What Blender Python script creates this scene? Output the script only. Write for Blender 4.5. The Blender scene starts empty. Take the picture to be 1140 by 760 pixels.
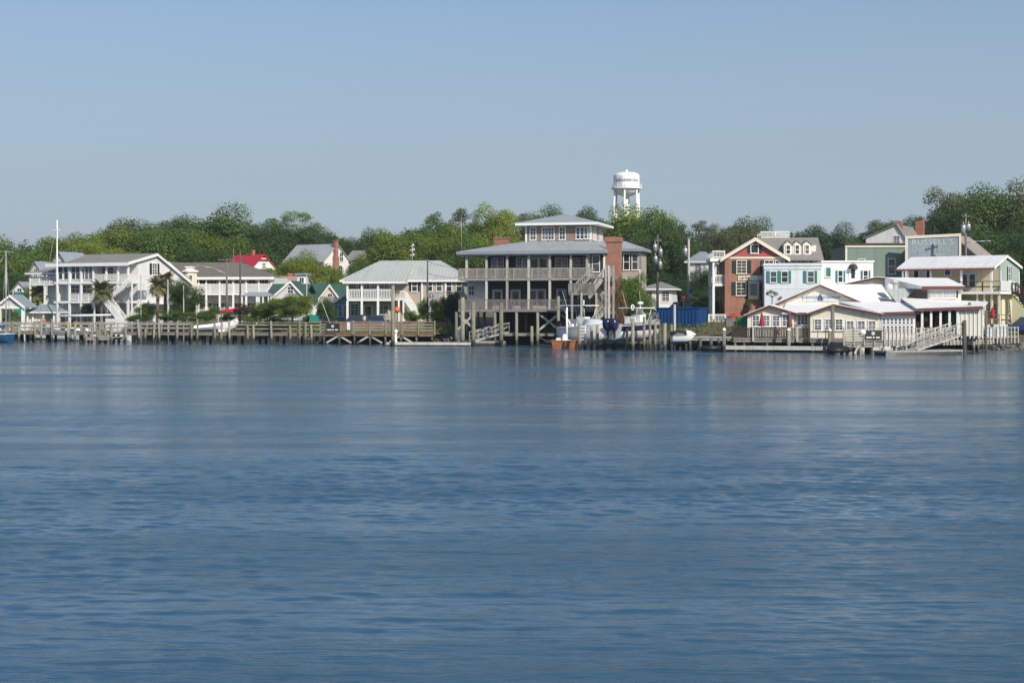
import bpy, bmesh, math, random
import numpy as np
from mathutils import Vector, Matrix

# ------------------------------------------------------------------ camera, sky, sun, exposure
F = 1583.0            # focal length in pixels of the 1140 px wide photograph (50 mm on 36 mm)
HZ = 340.0            # row of the horizon
CAMH = 4.5            # camera height above the water
scene = bpy.context.scene
C = scene.collection
R = math.radians
cam_d = bpy.data.cameras.new('camera')
cam = bpy.data.objects.new('camera', cam_d); C.objects.link(cam)
cam_d.lens = 50; cam_d.sensor_width = 36; cam_d.clip_end = 20000; cam_d.clip_start = 0.1
cam_d.shift_y = -40.0 / 1140
cam.location = (0, 0, CAMH); cam.rotation_euler = (R(90), 0, 0)
scene.camera = cam

SUN_EL, SUN_AZ = 34.0, 31.0     # azimuth measured from straight behind the camera towards the right
world = bpy.data.worlds.new('World'); scene.world = world; world.use_nodes = True
nt = world.node_tree; bg = nt.nodes['Background']
sky = nt.nodes.new('ShaderNodeTexSky'); sky.sky_type = 'NISHITA'; sky.sun_disc = False
sky.sun_elevation = R(SUN_EL); sky.sun_rotation = R(180 - SUN_AZ)
sky.altitude = 0; sky.air_density = 1.0; sky.dust_density = 1.2; sky.ozone_density = 3.0
hs = nt.nodes.new('ShaderNodeHueSaturation'); hs.inputs['Saturation'].default_value = 1.12
nt.links.new(sky.outputs[0], hs.inputs['Color'])
veil = nt.nodes.new('ShaderNodeMix'); veil.data_type = 'RGBA'; veil.inputs['Factor'].default_value = 0.55    # thin even high haze
veil.inputs['B'].default_value = (3.05, 3.64, 4.36, 1)
tcw = nt.nodes.new('ShaderNodeTexCoord'); sxw = nt.nodes.new('ShaderNodeSeparateXYZ'); nt.links.new(tcw.outputs['Generated'], sxw.inputs[0])
cl = nt.nodes.new('ShaderNodeTexNoise'); cl.inputs['Scale'].default_value = 2.2; cl.inputs['Detail'].default_value = 5
mpw = nt.nodes.new('ShaderNodeMapping'); mpw.inputs['Scale'].default_value = (1, 1, 7); nt.links.new(tcw.outputs['Generated'], mpw.inputs['Vector']); nt.links.new(mpw.outputs[0], cl.inputs['Vector'])
wob = nt.nodes.new('ShaderNodeMath'); wob.operation = 'MULTIPLY_ADD'; wob.inputs[1].default_value = -.09; nt.links.new(cl.outputs['Fac'], wob.inputs[0]); nt.links.new(sxw.outputs['Z'], wob.inputs[2])
mrw = nt.nodes.new('ShaderNodeMapRange'); mrw.interpolation_type = 'SMOOTHSTEP'; mrw.inputs['From Min'].default_value = -.03; mrw.inputs['From Max'].default_value = .3; mrw.inputs['To Min'].default_value = .85; mrw.inputs['To Max'].default_value = .15
nt.links.new(wob.outputs[0], mrw.inputs['Value']); nt.links.new(mrw.outputs[0], veil.inputs['Factor'])
nt.links.new(hs.outputs[0], veil.inputs['A']); nt.links.new(veil.outputs['Result'], bg.inputs['Color'])
bg.inputs['Strength'].default_value = 0.097
sun_d = bpy.data.lights.new('sun', 'SUN'); sun_d.energy = 3.8; sun_d.angle = R(0.5); sun_d.color = (1, .93, .82)
sun = bpy.data.objects.new('sun', sun_d); C.objects.link(sun)
_e, _a = R(SUN_EL), R(SUN_AZ)
to_sun = Vector((math.cos(_e) * math.sin(_a), -math.cos(_e) * math.cos(_a), math.sin(_e)))
sun.rotation_euler = (-to_sun).to_track_quat('-Z', 'Y').to_euler()
vs = scene.view_settings
vs.view_transform = 'Standard'; vs.look = 'None'; vs.gamma = 1; vs.exposure = 0.35; vs.use_curve_mapping = False
scene.cycles.max_bounces = 6; scene.cycles.transparent_max_bounces = 6
scene.cycles.caustics_reflective = False; scene.cycles.caustics_refractive = False

# ------------------------------------------------------------------ helpers
def gx(x, Y): return (x - 570.0) / F * Y
def gz(y, Y): return CAMH + (HZ - y) / F * Y

SH = [(-400, 230), (-150, 205), (-90, 198), (-65, 189), (-40, 182), (-29, 176), (-24, 170), (-20, 168.5), (-7, 164.5), (.5, 163), (5, 158),
      (8.6, 152), (15.8, 147.5), (21, 145), (31.8, 141.5), (43.6, 139), (52, 145), (80, 152), (140, 165), (400, 200)]
def shore(X): return float(np.interp(X, [p[0] for p in SH], [p[1] for p in SH]))
PS = [(-20, -3), (-6, -2), (-1, -.6), (0, .05), (1.2, .75), (3, 1.25), (8, 2.0), (22, 3.0), (60, 4.0), (130, 5), (4000, 6)]
def ground(X, Y):
    s = Y - shore(X)
    return float(np.interp(s, [p[0] for p in PS], [p[1] for p in PS]))

def link(o, parent=None):
    C.objects.link(o)
    if parent: o.parent = parent
    return o
def props(o, label=None, cat=None, group=None, kind=None):
    if label: o['label'] = label
    if cat: o['category'] = cat
    if group: o['group'] = group
    if kind: o['kind'] = kind
    return o

class MB:
    """collects faces, links them as one mesh object"""
    def __init__(s): s.v = []; s.f = []; s.sm = []
    def add(s, pts, faces, smooth=False):
        n = len(s.v); s.v += [tuple(p) for p in pts]
        s.f += [tuple(i + n for i in f) for f in faces]; s.sm += [smooth] * len(faces); return s
    def box(s, x0, x1, y0, y1, z0, z1):
        p = [(x, y, z) for z in (z0, z1) for y in (y0, y1) for x in (x0, x1)]
        return s.add(p, [(0, 2, 3, 1), (4, 5, 7, 6), (0, 1, 5, 4), (1, 3, 7, 5), (3, 2, 6, 7), (2, 0, 4, 6)])
    def hexa(s, b, t):
        """prism between two equal polygons"""
        n = len(b); fs = [tuple(range(n))[::-1], tuple(range(n, 2 * n))]
        fs += [(i, (i + 1) % n, n + (i + 1) % n, n + i) for i in range(n)]
        return s.add(list(b) + list(t), fs)
    def prism_v(s, poly, v0, v1):   # polygon in (u,z) extruded along v
        return s.hexa([(a, v0, b) for a, b in poly], [(a, v1, b) for a, b in poly])
    def prism_u(s, poly, u0, u1):   # polygon in (v,z) extruded along u
        return s.hexa([(u0, a, b) for a, b in poly], [(u1, a, b) for a, b in poly])
    def bar(s, p, q, w=.1, h=None):
        h = h or w; p = Vector(p); q = Vector(q); d = (q - p).normalized()
        up = Vector((0, 0, 1)) if abs(d.z) < .95 else Vector((0, 1, 0))
        a = d.cross(up).normalized() * w / 2; b = a.cross(d).normalized() * h / 2
        return s.hexa([p - a - b, p + a - b, p + a + b, p - a + b], [q - a - b, q + a - b, q + a + b, q - a + b])
    def tube(s, p, q, r, r2=None, n=8, cap=True):
        r2 = r if r2 is None else r2; p = Vector(p); q = Vector(q); d = (q - p).normalized()
        up = Vector((0, 0, 1)) if abs(d.z) < .95 else Vector((0, 1, 0))
        a = d.cross(up).normalized(); b = a.cross(d)
        P = [p + (a * math.cos(2 * math.pi * i / n) + b * math.sin(2 * math.pi * i / n)) * r for i in range(n)]
        Q = [q + (a * math.cos(2 * math.pi * i / n) + b * math.sin(2 * math.pi * i / n)) * r2 for i in range(n)]
        m = len(s.v); s.v += [tuple(x) for x in P + Q]
        for i in range(n):
            s.f.append((m + i, m + (i + 1) % n, m + n + (i + 1) % n, m + n + i)); s.sm.append(True)
        if cap:
            s.f.append(tuple(m + i for i in range(n))[::-1]); s.f.append(tuple(m + n + i for i in range(n))); s.sm += [False] * 2
        return s
    def lathe(s, prof, c=(0, 0, 0), n=24, smooth=True):
        m = len(s.v)
        for r, z in prof:
            for i in range(n):
                t = 2 * math.pi * i / n; s.v.append((c[0] + r * math.cos(t), c[1] + r * math.sin(t), c[2] + z))
        for k in range(len(prof) - 1):
            for i in range(n):
                s.f.append((m + k * n + i, m + k * n + (i + 1) % n, m + (k + 1) * n + (i + 1) % n, m + (k + 1) * n + i)); s.sm.append(smooth)
        return s
    def loft(s, rings, smooth=True, closed=False, caps=True):
        """rings: equal length point lists"""
        m = len(s.v); n = len(rings[0])
        for r in rings: s.v += [tuple(p) for p in r]
        for k in range(len(rings) - 1):
            for i in range(n if closed else n - 1):
                j = (i + 1) % n
                s.f.append((m + k * n + i, m + k * n + j, m + (k + 1) * n + j, m + (k + 1) * n + i)); s.sm.append(smooth)
        if caps:
            s.f.append(tuple(m + i for i in range(n))[::-1]); s.f.append(tuple(m + (len(rings) - 1) * n + i for i in range(n))); s.sm += [False] * 2
        return s
    def rail(s, p, q, h=1.0, post=1.8, bal=.16, bw=.05, top=.12, mid=None, posts=True):
        """a balustrade from p to q (both at floor level)"""
        p = Vector(p); q = Vector(q); L = (q - p).length; up = Vector((0, 0, 1))
        s.bar(p + up * h, q + up * h, .12, .07); 
        if mid:
            for m in mid: s.bar(p + up * m, q + up * m, .05, .13)
        elif bal:
            s.bar(p + up * .12, q + up * .12, .06, .08); s.bar(p + up * (h - .09), q + up * (h - .09), .05, .07)
            n = max(1, int(L / bal))
            for i in range(n):
                c = p + (q - p) * ((i + .5) / n); s.bar(c + up * .16, c + up * (h - .1), bw, bw)
        if posts:
            n = max(1, round(L / post))
            for i in range(n + 1):
                c = p + (q - p) * (i / n); s.bar(c, c + up * (h + .04), .11, .11)
        return s
    def mesh(s, name, mat):
        me = bpy.data.meshes.new(name); me.from_pydata(s.v, [], s.f); me.materials.append(mat)
        me.polygons.foreach_set('use_smooth', s.sm)
        bm = bmesh.new(); bm.from_mesh(me); bmesh.ops.recalc_face_normals(bm, faces=bm.faces); bm.to_mesh(me); bm.free()
        return me
    def build(s, name, mat, parent=None, loc=None, rz=None, label=None):
        o = bpy.data.objects.new(name, s.mesh(name, mat)); link(o, parent)
        if loc: o.location = loc
        if rz: o.rotation_euler = (0, 0, rz)
        if label: o['label'] = label
        return o

def inst(me, name, parent, loc=(0, 0, 0), rz=0.0, scale=None, rot=None):
    o = bpy.data.objects.new(name, me); link(o, parent); o.location = loc
    o.rotation_euler = rot if rot else (0, 0, rz)
    if scale: o.scale = scale
    return o
def empty(name, loc, rz=0.0, label=None, cat=None, group=None):
    o = bpy.data.objects.new(name, None); C.objects.link(o); o.location = loc; o.rotation_euler = (0, 0, rz)
    o.empty_display_size = .3
    return props(o, label, cat, group)
def copy_tree(o, parent=None):
    c = o.copy(); C.objects.link(c)
    if parent: c.parent = parent
    for ch in list(o.children): copy_tree(ch, c)
    return c
def text_mb(txt, size, bold=0.0, align='CENTER', spacing=1.0):
    cu = bpy.data.curves.new('lettering', 'FONT'); cu.body = txt; cu.size = size; cu.align_x = align; cu.align_y = 'CENTER'
    cu.offset = bold; cu.space_character = spacing; cu.extrude = 0.006; cu.resolution_u = 3
    o = bpy.data.objects.new('lettering', cu); C.objects.link(o)
    bpy.context.view_layer.update()
    me = bpy.data.meshes.new_from_object(o.evaluated_get(bpy.context.evaluated_depsgraph_get()))
    m = MB(); m.v = [(v.co.x, -v.co.z, v.co.y) for v in me.vertices]; m.f = [tuple(p.vertices) for p in me.polygons]; m.sm = [False] * len(m.f)
    bpy.data.objects.remove(o); bpy.data.meshes.remove(me)
    return m

# ------------------------------------------------------------------ materials
MATS = {}
def mat(name, col, rough=.75, var=.12, scale=.8, kind=None, spec=.35, metal=0.0, k=1.0, bump=0.0, stretch=(1, 1, 1)):
    """procedural paint / wood / metal: colour broken up by noise, with an optional pattern"""
    if name in MATS: return MATS[name]
    m = bpy.data.materials.new(name); m.use_nodes = True; t = m.node_tree; N = t.nodes; L = t.links; b = N['Principled BSDF']
    b.inputs['Roughness'].default_value = rough; b.inputs['Specular IOR Level'].default_value = spec; b.inputs['Metallic'].default_value = metal
    tc = N.new('ShaderNodeTexCoord'); mp = N.new('ShaderNodeMapping'); mp.inputs['Scale'].default_value = stretch
    L.new(tc.outputs['Object'], mp.inputs['Vector'])
    nz = N.new('ShaderNodeTexNoise'); nz.inputs['Scale'].default_value = scale; nz.inputs['Detail'].default_value = 6; nz.inputs['Roughness'].default_value = .65
    L.new(mp.outputs[0], nz.inputs['Vector'])
    cr = N.new('ShaderNodeValToRGB'); e = cr.color_ramp.elements
    e[0].position = .3; e[1].position = .7
    e[0].color = tuple(c * (1 - var) for c in col) + (1,); e[1].color = tuple(min(1, c * (1 + var)) for c in col) + (1,)
    L.new(nz.outputs['Fac'], cr.inputs['Fac']); out = cr.outputs[0]
    def mixmul(fac_out, dark, amt=1.0):
        mx = N.new('ShaderNodeMix'); mx.data_type = 'RGBA'; mx.blend_type = 'MIX'
        mm = N.new('ShaderNodeMath'); mm.operation = 'MULTIPLY'; mm.inputs[1].default_value = amt; L.new(fac_out, mm.inputs[0])
        L.new(mm.outputs[0], mx.inputs['Factor']); L.new(out, mx.inputs['A']); mx.inputs['B'].default_value = tuple(dark) + (1,)
        return mx.outputs['Result']
    def wave(axis, period, lo, hi):
        w = N.new('ShaderNodeTexWave'); w.bands_direction = axis; w.wave_profile = 'SAW'; w.inputs['Scale'].default_value = 1 / period * .314159 * 2 / 2
        L.new(tc.outputs['Object'], w.inputs['Vector'])
        r = N.new('ShaderNodeMapRange'); r.inputs['From Min'].default_value = lo; r.inputs['From Max'].default_value = hi; L.new(w.outputs['Fac'], r.inputs['Value'])
        return r.outputs[0]
    h = None
    if kind == 'siding':
        f = wave('Z', .2 * k, .8, 1.0); out = mixmul(f, [c * .55 for c in col], .55); h = f
    elif kind in ('seam_x', 'seam_y'):
        f = wave('X' if kind == 'seam_x' else 'Y', .45 * k, .86, .9); out = mixmul(f, [c * .5 for c in col], .55); h = f
    elif kind == 'shingle':
        f = wave('Z', .1 * k, .7, 1.0); out = mixmul(f, [c * .6 for c in col], .5)
        vz = N.new('ShaderNodeTexNoise'); vz.inputs['Scale'].default_value = 5; L.new(tc.outputs['Object'], vz.inputs['Vector'])
        out = mixmul(vz.outputs['Fac'], [c * .6 for c in col], .35)
    elif kind == 'brick':
        br = N.new('ShaderNodeTexBrick'); br.inputs['Scale'].default_value = 1.0; br.inputs['Brick Width'].default_value = .24; br.inputs['Row Height'].default_value = .085
        br.inputs['Mortar Size'].default_value = .012; br.inputs['Color1'].default_value = (1, 1, 1, 1); br.inputs['Color2'].default_value = (.6, .6, .6, 1); br.inputs['Mortar'].default_value = (0, 0, 0, 1)
        sx = N.new('ShaderNodeSeparateXYZ'); L.new(tc.outputs['Object'], sx.inputs[0]); cx = N.new('ShaderNodeCombineXYZ')
        ad = N.new('ShaderNodeMath'); L.new(sx.outputs['X'], ad.inputs[0]); L.new(sx.outputs['Y'], ad.inputs[1])
        L.new(ad.outputs[0], cx.inputs['X']); L.new(sx.outputs['Z'], cx.inputs['Y']); L.new(cx.outputs[0], br.inputs['Vector'])
        rmp = N.new('ShaderNodeValToRGB'); re = rmp.color_ramp.elements
        re[0].color = (.42, .36, .32, 1); re[0].position = .1; re[1].color = (1, 1, 1, 1); re[1].position = 1
        x2 = rmp.color_ramp.elements.new(.6); x2.color = tuple(c * .68 for c in (1, .95, .92)) + (1,)
        # mortar colour is absolute, brick tones multiply
        L.new(br.outputs['Color'], rmp.inputs['Fac'])
        mx = N.new('ShaderNodeMix'); mx.data_type = 'RGBA'; mx.blend_type = 'MULTIPLY'; mx.inputs['Factor'].default_value = .8
        L.new(out, mx.inputs['A']); L.new(rmp.outputs[0], mx.inputs['B']); out = mx.outputs['Result']
        out = mixmul(br.outputs['Fac'], (.34, .29, .25), .35)
    elif kind == 'piling':      # wet, weed-grown foot of a post
        ge = N.new('ShaderNodeNewGeometry'); sx = N.new('ShaderNodeSeparateXYZ'); L.new(ge.outputs['Position'], sx.inputs[0])
        ad = N.new('ShaderNodeMath'); ad.operation = 'MULTIPLY_ADD'; L.new(nz.outputs['Fac'], ad.inputs[0]); ad.inputs[1].default_value = -.5; L.new(sx.outputs['Z'], ad.inputs[2])
        r = N.new('ShaderNodeMapRange'); r.inputs['From Min'].default_value = .62; r.inputs['From Max'].default_value = .25; L.new(ad.outputs[0], r.inputs['Value'])
        out = mixmul(r.outputs[0], (.028, .026, .02), .95)
    if kind in ('wood', 'piling'):
        wz = N.new('ShaderNodeTexNoise'); wz.inputs['Scale'].default_value = 2.2; wz.inputs['Detail'].default_value = 4
        m2 = N.new('ShaderNodeMapping'); m2.inputs['Scale'].default_value = (3, 3, .35); L.new(tc.outputs['Object'], m2.inputs['Vector']); L.new(m2.outputs[0], wz.inputs['Vector'])
        rr = N.new('ShaderNodeMapRange'); rr.inputs['From Min'].default_value = .5; rr.inputs['From Max'].default_value = .72; L.new(wz.outputs['Fac'], rr.inputs['Value'])
        out = mixmul(rr.outputs[0], [c * .45 for c in col], .6)
    if kind in ('siding', 'seam_x', 'shingle', 'brick'):      # faint weather streaks down the face
        wz = N.new('ShaderNodeTexNoise'); wz.inputs['Scale'].default_value = 1.0; wz.inputs['Detail'].default_value = 5; m2 = N.new('ShaderNodeMapping'); m2.inputs['Scale'].default_value = (2.4, 2.4, .22) if kind in ('siding', 'brick') else (1.6, .3, .3)
        L.new(tc.outputs['Object'], m2.inputs['Vector']); L.new(m2.outputs[0], wz.inputs['Vector']); rr = N.new('ShaderNodeMapRange'); rr.inputs['From Min'].default_value = .5; rr.inputs['From Max'].default_value = .8; L.new(wz.outputs['Fac'], rr.inputs['Value'])
        out = mixmul(rr.outputs[0], [c * .6 * w for c, w in zip(col, (1, .97, .9))], .5)
    if kind in ('wood', 'piling', 'glass'):
        oi = N.new('ShaderNodeObjectInfo'); rm = N.new('ShaderNodeValToRGB'); re_ = rm.color_ramp.elements
        if kind == 'glass':
            rm.color_ramp.interpolation = 'CONSTANT'; re_[0].color = (0, 0, 0, 1); re_[0].position = 0; re_[1].color = (.35, .35, .35, 1); re_[1].position = .5; x3 = re_.new(.78); x3.color = (.95, .95, .95, 1)
            L.new(oi.outputs['Random'], rm.inputs['Fac']); out = mixmul(rm.outputs[0], (.16, .165, .165), .75)
        else:
            re_[0].color = (.62, .62, .62, 1); re_[1].color = (1.15, 1.13, 1.1, 1); L.new(oi.outputs['Random'], rm.inputs['Fac'])
            mx = N.new('ShaderNodeMix'); mx.data_type = 'RGBA'; mx.blend_type = 'MULTIPLY'; mx.inputs['Factor'].default_value = 1; L.new(out, mx.inputs['A']); L.new(rm.outputs[0], mx.inputs['B']); out = mx.outputs['Result']
    if bump or h is not None:
        bp = N.new('ShaderNodeBump'); bp.inputs['Strength'].default_value = bump or .4; bp.inputs['Distance'].default_value = .02
        L.new(h if h is not None else nz.outputs['Fac'], bp.inputs['Height']); L.new(bp.outputs[0], b.inputs['Normal'])
    L.new(out, b.inputs['Base Color'])
    MATS[name] = m
    return m

def leaf_mat(name, c1, c2, trans=.42):
    m = bpy.data.materials.new(name); m.use_nodes = True; t = m.node_tree; N = t.nodes; L = t.links; b = N['Principled BSDF']
    b.inputs['Roughness'].default_value = .55; b.inputs['Specular IOR Level'].default_value = .25
    tc = N.new('ShaderNodeNewGeometry'); nz = N.new('ShaderNodeTexNoise'); nz.inputs['Scale'].default_value = .45; nz.inputs['Detail'].default_value = 5; nz.inputs['Roughness'].default_value = .7
    L.new(tc.outputs['Position'], nz.inputs['Vector'])
    oi = N.new('ShaderNodeObjectInfo'); ad = N.new('ShaderNodeMath'); ad.operation = 'MULTIPLY_ADD'; L.new(oi.outputs['Random'], ad.inputs[0]); ad.inputs[1].default_value = .5; L.new(nz.outputs['Fac'], ad.inputs[2])
    sb = N.new('ShaderNodeMath'); sb.operation = 'SUBTRACT'; L.new(ad.outputs[0], sb.inputs[0]); sb.inputs[1].default_value = .25
    cr = N.new('ShaderNodeValToRGB'); e = cr.color_ramp.elements; e[0].position = .2; e[1].position = .8; e[0].color = (c1[0] * 2.05, c1[1] * 1.85, c1[2] * 2.1, 1); e[1].color = (c2[0] * 2.15, c2[1] * 2.0, c2[2] * 2.3, 1)
    L.new(sb.outputs[0], cr.inputs['Fac']); L.new(cr.outputs[0], b.inputs['Base Color'])
    tr = N.new('ShaderNodeBsdfTranslucent'); L.new(cr.outputs[0], tr.inputs['Color'])
    ms = N.new('ShaderNodeMixShader'); ms.inputs[0].default_value = trans; L.new(b.outputs[0], ms.inputs[1]); L.new(tr.outputs[0], ms.inputs[2])
    L.new(ms.outputs[0], N['Material Output'].inputs['Surface'])
    MATS[name] = m
    return m

M = dict(
 white=mat('white_paint', (.72, .72, .70), .6, .06, .5, 'siding'),
 trim=mat('white_trim', (.76, .76, .74), .55, .05, .7),
 pale=mat('pale_grey_paint', (.58, .59, .58), .65, .08),
 cream=mat('cream_siding', (.73, .675, .57), .65, .06, .5, 'siding'),
 creamtrim=mat('cream_paint', (.66, .61, .50), .6, .06),
 tan=mat('tan_siding', (.42, .37, .32), .75, .08, .5, 'siding'),
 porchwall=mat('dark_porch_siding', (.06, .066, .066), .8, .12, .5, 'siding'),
 cedar=mat('cedar_shingle', (.27, .205, .165), .85, .2, 1.5, 'shingle'),
 roofgrey=mat('grey_shingle_roof', (.25, .235, .22), .85, .12, 1.2, 'shingle'),
 roofbrown=mat('brown_grey_shingle', (.165, .148, .13), .85, .14, 1.2, 'shingle'),
 roofmetal=mat('grey_metal_roof', (.33, .35, .365), .45, .08, .5, 'seam_x', .5),
 roofsage=mat('sage_metal_roof', (.42, .445, .42), .5, .06, .5, 'seam_x', .5),
 roofwhite=mat('white_roof', (.80, .79, .77), .6, .07, .6),
 roofwhite2=mat('white_ribbed_roof', (.76, .76, .75), .5, .06, .6, 'seam_x'),
 roofred=mat('red_metal_roof', (.50, .03, .045), .5, .1, .8, 'seam_x'),
 roofgreen=mat('green_shingle_roof', (.045, .105, .082), .8, .15, 1, 'shingle'),
 roofpink=mat('faded_pink_roof', (.42, .27, .21), .85, .12, 1, 'shingle'),
 roofblue=mat('blue_grey_roof', (.235, .27, .30), .7, .1),
 brick=mat('red_brick', (.38, .17, .12), .85, .28, 1.2, 'brick'),
 brickorange=mat('orange_brick', (.42, .15, .08), .85, .15, 1.2, 'brick'),
 pink=mat('rose_gable_paint', (.34, .085, .085), .7, .08),
 shutter=mat('black_shutter', (.022, .028, .028), .6, .1),
 shuttergreen=mat('green_shutter', (.03, .17, .10), .55, .1),
 shutterteal=mat('teal_shutter', (.05, .16, .18), .55, .1),
 fascia=mat('maroon_fascia', (.15, .055, .05), .6, .15, 2),
 blue_house=mat('light_blue_siding', (.20, .33, .42), .7, .06, .5, 'siding'),
 icewhite=mat('ice_white_paint', (.60, .65, .69), .65, .05, .5, 'siding'),
 sagegreen=mat('sage_green_siding', (.185, .25, .21), .75, .08, .5, 'siding'),
 slateblue=mat('faded_slate_blue', (.255, .305, .335), .8, .1, .7, 'siding'),
 mint=mat('mint_siding', (.335, .42, .375), .7, .05, .5, 'siding'),
 yellow=mat('pale_yellow_siding', (.61, .535, .36), .7, .05, .5, 'siding'),
 lemon=mat('lemon_stucco', (.70, .66, .42), .7, .05),
 barnred=mat('barn_red', (.22, .025, .035), .7, .12),
 wood=mat('weathered_wood', (.31, .285, .245), .85, .22, 1.5, 'wood'),
 woodgrey=mat('grey_weathered_wood', (.32, .30, .275), .85, .2, 1.5, 'wood'),
 woodpale=mat('pale_weathered_wood', (.47, .455, .42), .85, .16, 1.5, 'wood'),
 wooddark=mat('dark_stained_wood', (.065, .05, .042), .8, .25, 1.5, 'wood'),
 woodred=mat('reddish_deck_boards', (.28, .185, .12), .85, .25, 1.5, 'wood'),
 piling=mat('treated_piling', (.235, .235, .175), .9, .2, 1.6, 'piling'),
 pilingdark=mat('old_piling', (.14, .125, .10), .9, .25, 1.6, 'piling'),
 pole=mat('utility_pole_wood', (.15, .135, .12), .9, .2, 1.5, 'wood'),
 polepale=mat('pale_pole', (.38, .38, .36), .7, .1, 1.5),
 glass=mat('window_glass', (.022, .028, .034), .12, .3, 1.0, 'glass', .6),
 glassblue=mat('reflecting_glass', (.035, .05, .07), .08, .3, 1.0, 'glass', .7),
 dark=mat('dark_interior', (.03, .032, .035), .9, .2),
 door=mat('pale_door', (.48, .5, .5), .5, .06),
 steel=mat('galvanised_steel', (.42, .43, .44), .45, .12, 2, None, .5, .6),
 alu=mat('aluminium', (.5, .51, .52), .4, .08, 2, None, .5, .4),
 container=mat('blue_container_paint', (.006, .055, .175), .5, .14, 1.4),
 gel=mat('white_gelcoat', (.78, .78, .77), .25, .04, .8, None, .5),
 navy=mat('navy_gelcoat', (.012, .018, .06), .2, .08, .8, None, .5),
 black=mat('black_plastic', (.018, .018, .02), .4, .15, 2),
 bluecanvas=mat('blue_canvas', (.012, .075, .17), .8, .12, 1.5),
 palecanvas=mat('pale_canvas', (.55, .6, .63), .8, .08, 1.5),
 redcanvas=mat('red_canvas', (.30, .022, .03), .8, .14, 2),
 orangecanvas=mat('orange_canvas', (.36, .055, .03), .8, .12, 2),
 orange=mat('orange_paint', (.55, .16, .06), .5, .15, 2),
 rust=mat('rusty_orange_hull', (.36, .13, .05), .7, .3, 1.5),
 greenplastic=mat('green_plastic', (.01, .17, .08), .5, .1),
 tealplastic=mat('teal_tarp', (.01, .18, .14), .7, .15),
 greybin=mat('grey_bin', (.14, .15, .15), .6, .1),
 signdark=mat('dark_sign_board', (.03, .024, .03), .6, .15),
 letter=mat('white_lettering', (.74, .74, .70), .6, .05),
 lettergrey=mat('worn_pale_lettering', (.45, .50, .51), .8, .15, 3),
 letterfaint=mat('faint_lettering', (.36, .42, .44), .85, .2, 3),
 roofstone=mat('tan_stone_roof', (.31, .27, .245), .9, .18, 1.5, 'shingle'),
 letternavy=mat('navy_lettering', (.04, .04, .09), .6, .1),
 letterdark=mat('dark_olive_lettering', (.08, .08, .05), .7, .1),
 signred=mat('red_sign', (.55, .025, .03), .5, .06),
 signblue=mat('blue_sign', (.02, .11, .34), .5, .1),
 tank=mat('white_tank_paint', (.80, .80, .80), .45, .04, .12),
 tyre=mat('tyre_rubber', (.02, .02, .02), .8, .1),
 carblack=mat('dark_green_car_paint', (.02, .035, .03), .25, .08, 1, None, .6),
 carblue=mat('blue_car_paint', (.02, .06, .2), .25, .08, 1, None, .6),
 carsilver=mat('silver_car_paint', (.35, .36, .37), .3, .06, 1, None, .6),
 bark=mat('tree_bark', (.10, .08, .06), .9, .3, 2, 'wood'),
 barkpale=mat('pale_bark', (.32, .28, .24), .9, .25, 2, 'wood'),
 palmbark=mat('palm_bark', (.22, .19, .16), .9, .3, 4, 'wood'),
 skin=mat('skin', (.42, .25, .18), .6, .08),
 hair=mat('dark_hair', (.03, .02, .015), .7, .2),
 shirtwhite=mat('white_shirt', (.7, .7, .7), .8, .06),
 shirtnavy=mat('navy_shirt', (.025, .025, .06), .8, .1),
 shirtred=mat('red_shirt', (.5, .05, .06), .8, .1),
 trouser=mat('blue_trousers', (.06, .08, .14), .85, .1),
 conc=mat('concrete', (.36, .34, .31), .9, .15, 1.2),
 rope=mat('rope', (.35, .32, .26), .9, .15, 3),
 wire=mat('cable', (.03, .03, .03), .6, .1),
)
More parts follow.
